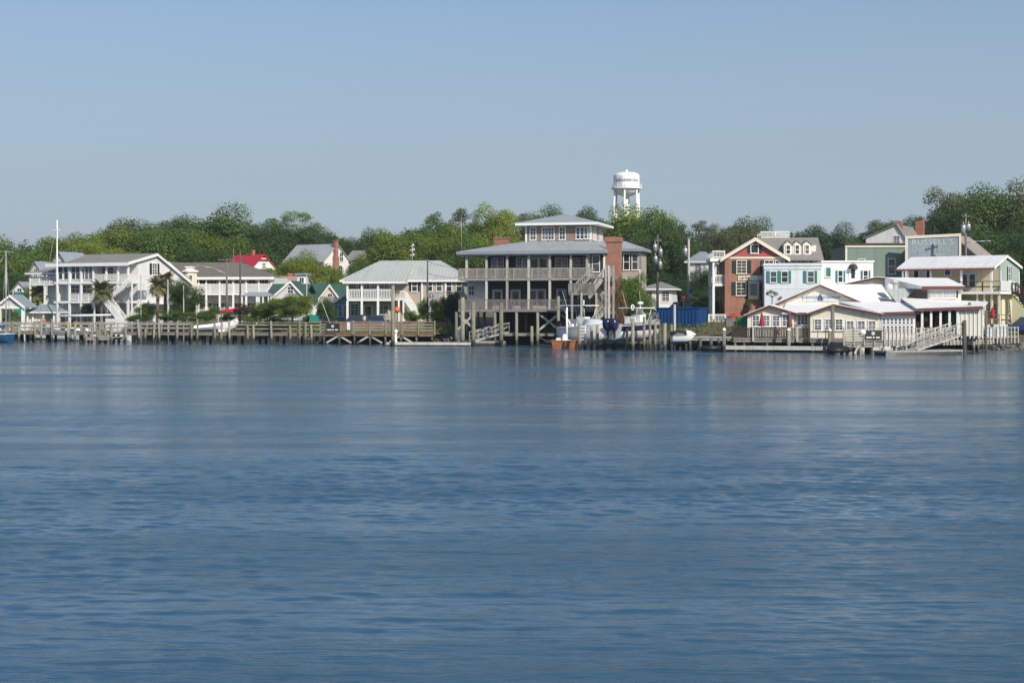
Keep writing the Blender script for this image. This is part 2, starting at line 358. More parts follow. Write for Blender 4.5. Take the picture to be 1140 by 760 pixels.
# ------------------------------------------------------------------ setting: land and water
def make_land():
    xs = np.unique(np.concatenate([np.linspace(-140, 140, 141), np.linspace(-400, 400, 41), [-3000, -1500, -800, 800, 1500, 3000]]))
    ss = np.unique(np.concatenate([[-20, -6, -2.5, -1, 0, .6, 1.2, 2, 3, 5, 8, 12, 17, 22, 30, 45, 60, 90, 130, 200, 350, 700, 1500, 4000]]))
    rng = np.random.default_rng(4); V = []; Fc = []
    for s in ss:
        for X in xs:
            Y = shore(X) + s; z = np.interp(s, [p[0] for p in PS], [p[1] for p in PS])
            j = .0 if s < -5 or s > 100 else rng.normal(0, .12)
            V.append((X, Y + (rng.normal(0, .25) if -2 < s < 4 else 0), z + j * (.6 if s < 3 else .35)))
    n = len(xs)
    for i in range(len(ss) - 1):
        for k in range(n - 1): Fc.append((i * n + k, i * n + k + 1, (i + 1) * n + k + 1, (i + 1) * n + k))
    me = bpy.data.meshes.new('ground'); me.from_pydata(V, [], Fc); me.polygons.foreach_set('use_smooth', [True] * len(Fc))
    m = bpy.data.materials.new('ground_soil_and_grass'); m.use_nodes = True; t = m.node_tree; N = t.nodes; L = t.links; b = N['Principled BSDF']; b.inputs['Roughness'].default_value = .95
    g = N.new('ShaderNodeNewGeometry'); sx = N.new('ShaderNodeSeparateXYZ'); L.new(g.outputs['Position'], sx.inputs[0])
    n1 = N.new('ShaderNodeTexNoise'); n1.inputs['Scale'].default_value = .16; n1.inputs['Detail'].default_value = 8; L.new(g.outputs['Position'], n1.inputs['Vector'])
    n2 = N.new('ShaderNodeTexNoise'); n2.inputs['Scale'].default_value = 1.6; n2.inputs['Detail'].default_value = 6; L.new(g.outputs['Position'], n2.inputs['Vector'])
    gr = N.new('ShaderNodeValToRGB'); e = gr.color_ramp.elements; e[0].color = (.045, .075, .02, 1); e[0].position = .35; e[1].color = (.20, .165, .11, 1); e[1].position = .62
    L.new(n1.outputs['Fac'], gr.inputs['Fac'])
    v = N.new('ShaderNodeMix'); v.data_type = 'RGBA'; v.blend_type = 'MULTIPLY'; v.inputs['Factor'].default_value = .6
    r2 = N.new('ShaderNodeValToRGB'); r2.color_ramp.elements[0].color = (.35, .35, .35, 1); r2.color_ramp.elements[0].position = .3; r2.color_ramp.elements[1].position = .7
    L.new(n2.outputs['Fac'], r2.inputs['Fac']); L.new(gr.outputs[0], v.inputs['A']); L.new(r2.outputs[0], v.inputs['B'])
    mud = N.new('ShaderNodeMapRange'); mud.inputs['From Min'].default_value = 1.15; mud.inputs['From Max'].default_value = .7
    ad = N.new('ShaderNodeMath'); ad.operation = 'MULTIPLY_ADD'; L.new(n2.outputs['Fac'], ad.inputs[0]); ad.inputs[1].default_value = -.4; L.new(sx.outputs['Z'], ad.inputs[2]); 
    L.new(ad.outputs[0], mud.inputs['Value'])
    mx = N.new('ShaderNodeMix'); mx.data_type = 'RGBA'; L.new(mud.outputs[0], mx.inputs['Factor']); L.new(v.outputs['Result'], mx.inputs['A']); mx.inputs['B'].default_value = (.03, .026, .02, 1)
    L.new(mx.outputs['Result'], b.inputs['Base Color']); me.materials.append(m)
    o = bpy.data.objects.new('ground', me); C.objects.link(o); o['kind'] = 'structure'
make_land()

def make_water():
    # rows close up under the camera, growing with distance; real displaced waves, finer ripples as bump
    ys = [12.0]
    while ys[-1] < 420: ys.append(ys[-1] + max(.07, ys[-1] ** 2 / (F * CAMH) * .5))
    ys = np.array([-300, -60, 0, 8] + ys + [700, 1500, 4000, 9000])
    nx = 820; t = np.linspace(-1, 1, nx); t = np.sign(t) * np.abs(t) ** 1.0
    Yg = np.repeat(ys[:, None], nx, 1); half = np.maximum(np.abs(Yg) * .43 + 3, 12)
    half[-4:] = 6000; half[:4] = 300
    Xg = t[None, :] * half
    rng = np.random.default_rng(11)
    Z = np.zeros_like(Xg)
    dy = np.gradient(ys)[:, None]; dx = (half * 2 / nx)
    wind = R(266)    # waves run towards the camera, slightly across
    for i in range(130):
        lam = .17 * (4 / .17) ** (rng.random() ** 1.3)
        a = wind + rng.normal(0, .36 if i % 5 else .9); k = 2 * np.pi / lam; kx, ky = k * np.cos(a), k * np.sin(a)
        amp = .0115 * lam ** .75 * (1 if lam < .6 else (.6 / lam) ** 1.0) * .28
        keep = np.clip(lam / np.maximum(dy, dx) / 2.5 - .9, 0, 1)
        Z += amp * keep * np.sin(kx * Xg + ky * Yg + rng.random() * 6.28)
    # gusts: patches of rougher and calmer water
    G = np.zeros_like(Xg)
    for i in range(14):
        lx = rng.uniform(25, 120); ly = rng.uniform(8, 40); a = rng.normal(0, .25)
        G += np.sin((Xg * np.cos(a) + Yg * np.sin(a)) / lx * 6.28 + rng.random() * 6.28) * np.sin((Yg * np.cos(a) - Xg * np.sin(a)) / ly * 6.28 + rng.random() * 6.28)
    G = np.clip(1 + .14 * G, .6, 1.35)
    Z *= G
    Z[:3] = 0; Z[-4:] = 0
    for k in (1.6, 900.0):      # calm water carried on to both sides
        e = (np.abs(Xg[:, -1:]) * 1.6 + 6) if k < 2 else np.maximum(np.abs(Xg[:, -1:]) * 1.5, k)
        Xg = np.concatenate([-e, Xg, e], 1); Yg = np.concatenate([Yg[:, :1], Yg, Yg[:, :1]], 1); Z = np.pad(Z, ((0, 0), (1, 1)))
    nx = Xg.shape[1]
    V = np.stack([Xg, Yg, Z], -1).reshape(-1, 3).astype(np.float32)
    ny = len(ys); idx = np.arange(ny * nx).reshape(ny, nx)
    q = np.stack([idx[:-1, :-1], idx[:-1, 1:], idx[1:, 1:], idx[1:, :-1]], -1).reshape(-1, 4)
    me = bpy.data.meshes.new('water'); me.vertices.add(len(V)); me.vertices.foreach_set('co', V.ravel())
    me.loops.add(q.size); me.loops.foreach_set('vertex_index', q.ravel().astype(np.int32))
    me.polygons.add(len(q)); me.polygons.foreach_set('loop_start', np.arange(0, q.size, 4, dtype=np.int32)); me.polygons.foreach_set('loop_total', np.full(len(q), 4, np.int32))
    me.polygons.foreach_set('use_smooth', [True] * len(q)); me.update(); me.validate()
    m = bpy.data.materials.new('river_water'); m.use_nodes = True; nt_ = m.node_tree; N = nt_.nodes; L = nt_.links; b = N['Principled BSDF']
    b.inputs['Base Color'].default_value = (.024, .076, .128, 1); b.inputs['Roughness'].default_value = .06; b.inputs['IOR'].default_value = 1.58
    g = N.new('ShaderNodeNewGeometry')
    def noise(scale, sc=(1, 1, 1), rot=0.0, det=3):
        mp = N.new('ShaderNodeMapping'); mp.inputs['Scale'].default_value = sc; mp.inputs['Rotation'].default_value = (0, 0, rot); L.new(g.outputs['Position'], mp.inputs['Vector'])
        n = N.new('ShaderNodeTexNoise'); n.inputs['Scale'].default_value = scale; n.inputs['Detail'].default_value = det; n.inputs['Roughness'].default_value = .55; L.new(mp.outputs[0], n.inputs['Vector']); return n.outputs['Fac']
    w1 = noise(2.4, (.28, 1.5, 1), R(4), 6); w2 = noise(.6, (.2, 1.6, 1), R(-3), 4); gust = noise(.035, (.35, 1.3, 1), R(5), 4); gust2 = noise(.3, (.10, .9, 1), R(3), 4)
    mr = N.new('ShaderNodeMapRange'); mr.inputs['From Min'].default_value = .38; mr.inputs['From Max'].default_value = .66; mr.inputs['To Min'].default_value = .45; mr.inputs['To Max'].default_value = 1.35
    L.new(gust, mr.inputs['Value'])
    mr2 = N.new('ShaderNodeMapRange'); mr2.inputs['From Min'].default_value = .4; mr2.inputs['From Max'].default_value = .62; mr2.inputs['To Min'].default_value = .45; mr2.inputs['To Max'].default_value = 1.45
    L.new(gust2, mr2.inputs['Value'])
    mm = N.new('ShaderNodeMath'); mm.operation = 'MULTIPLY'; L.new(mr.outputs[0], mm.inputs[0]); L.new(mr2.outputs[0], mm.inputs[1])
    s2 = N.new('ShaderNodeMath'); s2.operation = 'MULTIPLY'; L.new(mm.outputs[0], s2.inputs[0]); s2.inputs[1].default_value = .4
    b1 = N.new('ShaderNodeBump'); b1.inputs['Distance'].default_value = .22; L.new(w1, b1.inputs['Height']); L.new(s2.outputs[0], b1.inputs['Strength'])
    s3 = N.new('ShaderNodeMath'); s3.operation = 'MULTIPLY'; L.new(mm.outputs[0], s3.inputs[0]); s3.inputs[1].default_value = .6
    b2 = N.new('ShaderNodeBump'); b2.inputs['Distance'].default_value = .3; L.new(w2, b2.inputs['Height']); L.new(s3.outputs[0], b2.inputs['Strength']); L.new(b1.outputs[0], b2.inputs['Normal'])
    L.new(b2.outputs[0], b.inputs['Normal'])
    rg = N.new('ShaderNodeMapRange'); rg.inputs['From Min'].default_value = .3; rg.inputs['From Max'].default_value = 1.5; rg.inputs['To Min'].default_value = .10; rg.inputs['To Max'].default_value = .24
    L.new(mm.outputs[0], rg.inputs['Value']); L.new(rg.outputs[0], b.inputs['Roughness'])
    me.materials.append(m)
    o = bpy.data.objects.new('water', me); C.objects.link(o); o['kind'] = 'structure'
make_water()
# ------------------------------------------------------------------ trees
LEAF = dict(
 lime=leaf_mat('lime_green_leaves', (.065, .105, .012), (.125, .165, .025)),
 mid=leaf_mat('mid_green_leaves', (.04, .08, .014), (.08, .13, .022)),
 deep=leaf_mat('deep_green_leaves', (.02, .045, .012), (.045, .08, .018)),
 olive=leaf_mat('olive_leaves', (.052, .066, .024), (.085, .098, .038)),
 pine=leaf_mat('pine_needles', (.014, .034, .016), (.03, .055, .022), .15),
 rusty=leaf_mat('rusty_leaves', (.14, .06, .03), (.11, .10, .03)),
 purple=leaf_mat('dark_purple_leaves', (.04, .02, .018), (.06, .035, .025)),
 palm=leaf_mat('palm_fronds', (.06, .075, .03), (.12, .12, .05), .2),
)
def quads_mesh(name, P, A, B, m):
    """P centres, A B half axes (n x 3): one leaf quad each"""
    n = len(P); V = np.stack([P - A * .55, P + B, P + A, P - B], 1).reshape(-1, 3).astype(np.float32)
    me = bpy.data.meshes.new(name); me.vertices.add(4 * n); me.vertices.foreach_set('co', V.ravel())
    me.loops.add(4 * n); me.loops.foreach_set('vertex_index', np.arange(4 * n, dtype=np.int32)); me.polygons.add(n)
    me.polygons.foreach_set('loop_start', np.arange(0, 4 * n, 4, dtype=np.int32)); me.polygons.foreach_set('loop_total', np.full(n, 4, np.int32)); me.update(); me.validate()
    me.materials.append(m); return me
def crown_arrays(seed, lobes, leaves, leaf, kind):
    """unit crown: radius about 1, z from -1 to 1"""
    rng = np.random.default_rng(seed); cs = []; rs = []
    for i in range(lobes):
        while 1:
            p = rng.uniform(-1, 1, 3)
            if (p ** 2).sum() < 1: break
        if kind == 'pine':
            z = rng.uniform(-1, .95); rr = (1 - z) / 2 * .62 + .1; a = rng.uniform(0, 6.28); q = math.sqrt(rng.random())
            c = np.array([math.cos(a) * rr * q, math.sin(a) * rr * q, z]); r = rng.uniform(.1, .24)
        elif kind == 'airy':
            c = p * np.array([.85, .85, .85]); r = rng.uniform(.10, .2)
        else:
            u = p / (np.linalg.norm(p) + 1e-6); c = u * rng.uniform(.3, .78) ; c[2] = c[2] * .85 - .05
            if c[2] < -.55: c[2] *= .5
            r = rng.uniform(.2, .42)
        cs.append(c); rs.append(r)
    cs = np.array(cs); rs = np.array(rs); w = rs ** 2 / (rs ** 2).sum()
    k = rng.choice(lobes, leaves, p=w)
    d = rng.normal(size=(leaves, 3)); d /= np.linalg.norm(d, axis=1)[:, None]
    d[:, 2] = np.where((d[:, 2] < -.3) & (rng.random(leaves) < .6), -d[:, 2], d[:, 2])
    rad = rs[k] * (rng.random(leaves) ** .28) * rng.uniform(.88, 1.14, leaves)
    P = cs[k] + d * rad[:, None] * np.array([1, 1, .8])
    for q in range(3):
        lo_, hi_ = np.percentile(P[:, q], [.7, 99.3]); P[:, q] = (P[:, q] - (lo_ + hi_) / 2) / ((hi_ - lo_) / 2) * .96; cs[:, q] = (cs[:, q] - (lo_ + hi_) / 2) / ((hi_ - lo_) / 2) * .96
    nrm = d * .9 + np.array([0, 0, .35]) + rng.normal(0, .42, (leaves, 3)); nrm /= np.linalg.norm(nrm, axis=1)[:, None]
    t = np.cross(nrm, rng.normal(size=(leaves, 3))); t /= np.linalg.norm(t, axis=1)[:, None]; b = np.cross(nrm, t)
    s = leaf * rng.uniform(.6, 1.4, leaves)[:, None]
    return P, t * s, b * s * .62, cs
def trunk_mesh(seed, cs, m, rw=.045):
    """unit trunk from z=-2 up into the crown, limbs to some lobes"""
    rng = random.Random(seed); mb = MB(); top = Vector((rng.uniform(-.1, .1), rng.uniform(-.1, .1), -.35))
    mid = Vector((rng.uniform(-.07, .07), rng.uniform(-.07, .07), -1.2))
    mb.tube((0, 0, -2.2), mid, rw * 1.25, rw, 8); mb.tube(mid, top, rw, rw * .75, 8)
    for c in cs[:12]:
        c = Vector(c); base = mid.lerp(top, rng.uniform(.3, 1)); k = base.lerp(c, .5) + Vector((0, 0, -.06))
        mb.tube(base, k, rw * .5, rw * .32, 5, False); mb.tube(k, c, rw * .32, rw * .12, 5, False)
    return mb.mesh('trunk', m)
PROTO = {}
def proto(kind, seed, colour):
    key = (kind, seed, colour)
    if key in PROTO: return PROTO[key]
    spec = dict(broad=(38, 34000, .028), airy=(80, 12000, .025), pine=(60, 14000, .03), bush=(22, 6500, .055), low=(16, 3000, .085), dense=(46, 38000, .027))[kind]
    P, A, B, cs = crown_arrays(seed, spec[0], spec[1], spec[2], 'pine' if kind == 'pine' else 'airy' if kind == 'airy' else 'round')
    PROTO[key] = (quads_mesh('crown', P, A, B, LEAF[colour]), trunk_mesh(seed, cs, M['barkpale' if kind == 'airy' else 'bark']))
    return PROTO[key]
_tr = random.Random(5)
def tree(px, ytop, wpx, ybot, Y, kind, colour, label, name='tree', cat='tree', group=None, seed=None, zbase=None):
    """crown spans wpx wide and from ytop to ybot as seen; stands on the ground"""
    X = gx(px, Y); zt = gz(ytop, Y); zb = gz(ybot, Y); g = ground(X, Y) if zbase is None else zbase
    rx = wpx * (1.3 if cat == 'tree' and Y > 220 else 1.0) / F * Y / 2; rz = (zt - zb) / 2; zc = (zt + zb) / 2
    cm, tm = proto(kind, seed if seed is not None else _tr.randrange(3), colour)
    root = empty(name, (X, Y, g), _tr.uniform(0, 6.28), label, cat, group)
    inst(cm, 'crown' if cat == 'tree' else 'foliage', root, (0, 0, zc - g), 0, (rx / .98, rx / .98 * _tr.uniform(.9, 1.1), rz / 1.02))
    if cat == 'tree':
        inst(tm, 'trunk', root, (0, 0, zc - g), 0, (rx, rx, max(rz, (zc - g) / 2.1)))
    return root
T = tree
BK = 'trees behind the waterfront houses'
# --- skyline, from the far left to the far right (px, top, width, bottom, distance)
T(12, 266, 70, 345, 250, 'broad', 'mid', 'leafy green tree at the far left edge behind the white gazebo')
T(-40, 262, 80, 350, 260, 'broad', 'mid', 'green tree beyond the left edge of the shore')
T(48, 284, 46, 340, 270, 'broad', 'deep', 'lower dark tree in the dip of the treeline left of the tall mast')
T(78, 262, 60, 330, 262, 'broad', 'lime', 'yellow green tree directly behind the tall white mast')
T(118, 256, 72, 325, 265, 'broad', 'lime', 'broad yellow green tree above the flat roof of the white three storey house')
T(152, 245, 66, 320, 285, 'dense', 'olive', 'olive brown tree top left of the tallest round green crown')
T(108, 268, 46, 320, 245, 'broad', 'lime', 'small lime green tree low behind the left half of the white house roof')
T(188, 252, 70, 325, 270, 'broad', 'mid', 'mid green tree behind the peak of the white gabled house')
T(205, 244, 50, 300, 300, 'broad', 'deep', 'dark green tree top peeping over between two larger crowns')
T(252, 232, 82, 320, 290, 'dense', 'mid', 'tallest round green tree crown on the left half of the skyline')
T(238, 262, 70, 325, 255, 'broad', 'lime', 'light green tree below the tallest round crown, behind the brown roof')
T(222, 276, 62, 325, 248, 'broad', 'deep', 'dark shaded tree low behind the ridge of the brown roofed house')
T(284, 252, 52, 325, 280, 'dense', 'deep', 'dark green tree right behind the red roof')
T(330, 235, 54, 290, 300, 'airy', 'mid', 'airy tall tree with open crown above the white chimney house')
T(318, 250, 62, 325, 285, 'dense', 'deep', 'dark tree under the airy tall crown, left of the white chimney house')
T(352, 252, 64, 320, 290, 'dense', 'deep', 'dark evergreen behind the grey roof with the brick chimney')
T(378, 262, 36, 320, 282, 'broad', 'deep', 'dark tree right of the brick chimney house with a frayed top')
T(341, 281, 46, 345, 225, 'broad', 'lime', 'bright yellow green tree standing in front of the white chimney house')
T(376, 298, 20, 335, 226, 'broad', 'lime', 'small lime tree at the foot of the brick chimney')
T(318, 292, 46, 335, 222, 'broad', 'lime', 'smaller lime tree between the red roof and the white chimney house')
T(406, 286, 34, 335, 240, 'broad', 'mid', 'green tree between the chimney house and the sage roofed house')
T(416, 257, 40, 320, 300, 'broad', 'deep', 'dark tree in the dip of the skyline behind the sage roof')
T(440, 258, 58, 325, 262, 'broad', 'lime', 'yellow green tree behind the ridge of the sage roof')
T(470, 245, 62, 320, 270, 'broad', 'mid', 'green tree over the middle of the sage metal roof')
T(505, 232, 52, 300, 285, 'airy', 'olive', 'thin pale budding tree top left of the cupola house')
T(492, 252, 60, 330, 250, 'broad', 'lime', 'lime tree behind the right end of the sage roof')
T(545, 232, 56, 315, 275, 'broad', 'lime', 'bright tree over the left eave of the cupola house')
T(575, 238, 50, 310, 285, 'airy', 'olive', 'open twiggy tree just left of the roof cupola')
T(530, 262, 56, 330, 240, 'broad', 'mid', 'green tree showing between the sage roof and the upper porch')
T(602, 231, 48, 300, 290, 'broad', 'mid', 'tree crown rising over the left part of the cupola roof')
T(640, 238, 50, 300, 300, 'broad', 'deep', 'dark tree crown over the right slope of the cupola roof')
T(690, 233, 92, 330, 270, 'dense', 'lime', 'large bright green tree in front of the water tower legs')
T(716, 236, 60, 330, 262, 'broad', 'mid', 'green tree right below the water tower, behind the twin pole transformers')
T(748, 250, 62, 335, 250, 'broad', 'deep', 'dark tree behind the tall pole with transformer cans')
T(775, 246, 44, 300, 262, 'airy', 'olive', 'bare pale branched tree with few leaves beside the pole')
T(800, 252, 40, 310, 255, 'airy', 'olive', 'sparse grey tree with pale limbs left of the brick house')
T(822, 244, 64, 320, 262, 'broad', 'olive', 'olive tree behind the gable of the brick house')
T(846, 246, 46, 320, 268, 'dense', 'deep', 'dark round tree touching the roof deck of the brick house')
T(788, 300, 46, 350, 205, 'broad', 'deep', 'dark tree beside the white side porch of the brick house')
T(752, 306, 66, 345, 200, 'broad', 'deep', 'dark spreading tree behind the red no entry sign')
T(880, 258, 12, 300, 250, 'pine', 'pine', 'narrow pointed pine tip above the roof deck of the brick house')
T(912, 252, 50, 315, 270, 'dense', 'deep', 'dark tree mass above the dormers of the brick house')
T(935, 251, 44, 315, 262, 'dense', 'pine', 'dark green tree behind the plain white building')
T(962, 256, 40, 300, 265, 'pine', 'pine', 'spiky dark conifer over the sage green flat roofed building')
T(978, 249, 38, 300, 275, 'dense', 'deep', 'dark tree left of the white house with two chimneys')
T(1004, 243, 60, 300, 290, 'dense', 'deep', 'dark rounded tree behind the two red chimneys')
T(1056, 214, 66, 300, 262, 'broad', 'olive', 'tall olive tree behind the painted shop wall')
T(1098, 210, 84, 320, 250, 'dense', 'mid', 'large green tree behind the street lamp and the mint gable')
T(1040, 238, 44, 290, 250, 'airy', 'deep', 'feathery dark tree left of the tall olive tree')
T(1132, 207, 64, 330, 245, 'dense', 'olive', 'tall tree at the far right edge with a sunlit top')
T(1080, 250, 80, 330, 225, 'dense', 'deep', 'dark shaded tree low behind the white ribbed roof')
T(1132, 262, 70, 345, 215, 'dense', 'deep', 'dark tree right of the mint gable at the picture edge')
T(1190, 210, 90, 340, 240, 'dense', 'mid', 'tree beyond the right edge of the town')
T(662, 233, 40, 300, 300, 'broad', 'deep', 'dark tree between the cupola roof and the large bright tree')
T(60, 300, 40, 345, 232, 'broad', 'mid', 'low green tree behind the left wing of the white three storey house')
T(20, 305, 34, 345, 225, 'broad', 'deep', 'dark low tree over the teal hedge behind the gazebo')
# --- shore trees and shrubs
T(326, 327, 54, 353, 178, 'broad', 'lime', 'spreading green tree on the bank in front of the green roofed cottage')
T(298, 334, 34, 354, 180, 'broad', 'mid', 'small spreading tree on the bank left of the green roofed cottage gable')
T(207, 312, 40, 352, 182, 'broad', 'deep', 'dark round tree in front of the little bay turret')
T(706, 306, 44, 362, 158, 'broad', 'mid', 'green tree in front of the right wing of the cupola house')
T(688, 322, 20, 366, 155, 'airy', 'rusty', 'rust brown half dead shrub tree by the brick chimney', seed=1)
S = lambda px, yt, w, yb, Y, colour, label, kind='bush', group=None: tree(px, yt, w, yb, Y, kind, colour, label, 'shrub', 'shrub', group)
S(162, 337, 22, 357, 184, 'lime', 'bright yellow green hedge under the side balcony of the white house')
S(195, 344, 44, 358, 180, 'mid', 'low green shrubs at the foot of the two palms')
S(236, 340, 24, 356, 180, 'mid', 'green shrub on the lawn below the white two storey porch')
S(272, 338, 22, 356, 182, 'purple', 'dark purple leaved shrub by the foot of the grey poles')
S(255, 347, 16, 357, 180, 'deep', 'clipped dark hedge between the two grey poles')
S(284, 346, 26, 360, 180, 'mid', 'green bush at the bank left of the spreading tree')
S(362, 332, 20, 356, 180, 'deep', 'dark evergreen shrub beside the light blue cottage')
S(371, 342, 10, 356, 176, 'deep', 'small dark shrub under the leaning pole')
S(471, 332, 12, 356, 171, 'mid', 'slim upright shrub by the foot of the outside stair', 'broad')
S(460, 346, 22, 358, 170, 'mid', 'low green shrub below the outside stair')
S(487, 334, 14, 356, 170, 'lime', 'light green shrub right of the blue pole sign', 'broad')
S(482, 348, 24, 358, 170, 'lime', 'flowering low shrub behind the plank deck railing')
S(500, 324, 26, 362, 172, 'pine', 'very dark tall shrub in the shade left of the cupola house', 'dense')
S(790, 330, 36, 352, 172, 'mid', 'green shrub on the slope right of the blue container')
S(812, 336, 26, 354, 165, 'mid', 'shrub in front of the porch foot of the brick house')
S(832, 335, 10, 346, 158, 'deep', 'small dark shrub by the front door of the brick house')
S(772, 330, 30, 345, 185, 'olive', 'dry brush on the slope behind the blue container')
S(720, 338, 20, 356, 165, 'mid', 'bush left of the blue container behind the boat lift')
S(10, 342, 20, 362, 192, 'mid', 'green bush seen through the open white gazebo')
S(225, 347, 26, 358, 178, 'mid', 'low rounded shrub behind the dinghies on the pier')
S(310, 350, 30, 360, 176, 'deep', 'dark undergrowth beneath the spreading bank tree')
S(345, 350, 16, 360, 175, 'mid', 'small green shrub left of the leaning pole')
S(150, 350, 20, 358, 182, 'mid', 'low shrub in front of the white stair screen')
S(38, 318, 24, 342, 205, 'lime', 'pale flowering shrub in front of the left wing of the white house', 'broad')
S(100, 338, 20, 352, 190, 'deep', 'dark shrub before the ground floor of the white house')
def woods():
    xs = np.linspace(-260, 1500, 178); top = np.interp(xs, [-60, 30, 50, 90, 150, 250, 300, 380, 400, 420, 500, 620, 740, 800, 880, 960, 1030, 1060, 1210], [272, 274, 284, 268, 258, 252, 260, 268, 272, 266, 256, 252, 258, 262, 268, 264, 250, 232, 228])
    rng = np.random.default_rng(8); Ps = []; As = []; Bs = []
    for x, t in zip(xs, top):
        for r in range(3):
            Y = 335 + rng.uniform(-12, 12); P, A, B, _ = PR[rng.integers(3)]
            zt = gz(t + rng.uniform(-5, 9), Y); rx = rng.uniform(3.6, 5.5); rz = (zt - 4) / 2; c = np.array([gx(x + rng.uniform(-6, 6), Y), Y, 4 + rz]); k = rng.choice(len(P), 1500)
            Ps.append(P[k] * np.array([rx, rx, rz]) + c); As.append(A[k] * rx * 1.35); Bs.append(B[k] * rx * 1.35)
    o = bpy.data.objects.new('distant_woods', quads_mesh('distant_woods', np.concatenate(Ps), np.concatenate(As), np.concatenate(Bs), LEAF['deep'])); C.objects.link(o); o['kind'] = 'stuff'
PR = [crown_arrays(40 + i, 34, 6000, .06, 'round') for i in range(3)]
woods()
def flat_mass(name, x0, x1, Y0, Y1, n, h, col, seed, label=None):
    rng = np.random.default_rng(seed); X = rng.uniform(x0, x1, n); Y = rng.uniform(Y0, Y1, n); sy = np.array([shore(x) for x in X])
    Y = sy + Y; z = np.array([ground(a, b) for a, b in zip(X, Y)])
    P = np.stack([X, Y, z + rng.random(n) * h], 1); up = np.array([0, 0, 1.0]) + rng.normal(0, .35, (n, 3))
    A = up * (h * .6); B = rng.normal(size=(n, 3)) * np.array([1, 1, .1]); B /= np.linalg.norm(B, axis=1)[:, None]; B *= .05
    o = bpy.data.objects.new(name, quads_mesh(name, P, A, B, LEAF[col])); C.objects.link(o); o['kind'] = 'stuff'; return o
flat_mass('marsh_grass', -75, 6, 1.3, 6, 9000, .45, 'lime', 3)
flat_mass('bank_grass', 8, 60, 4, 14, 7000, .4, 'olive', 4)
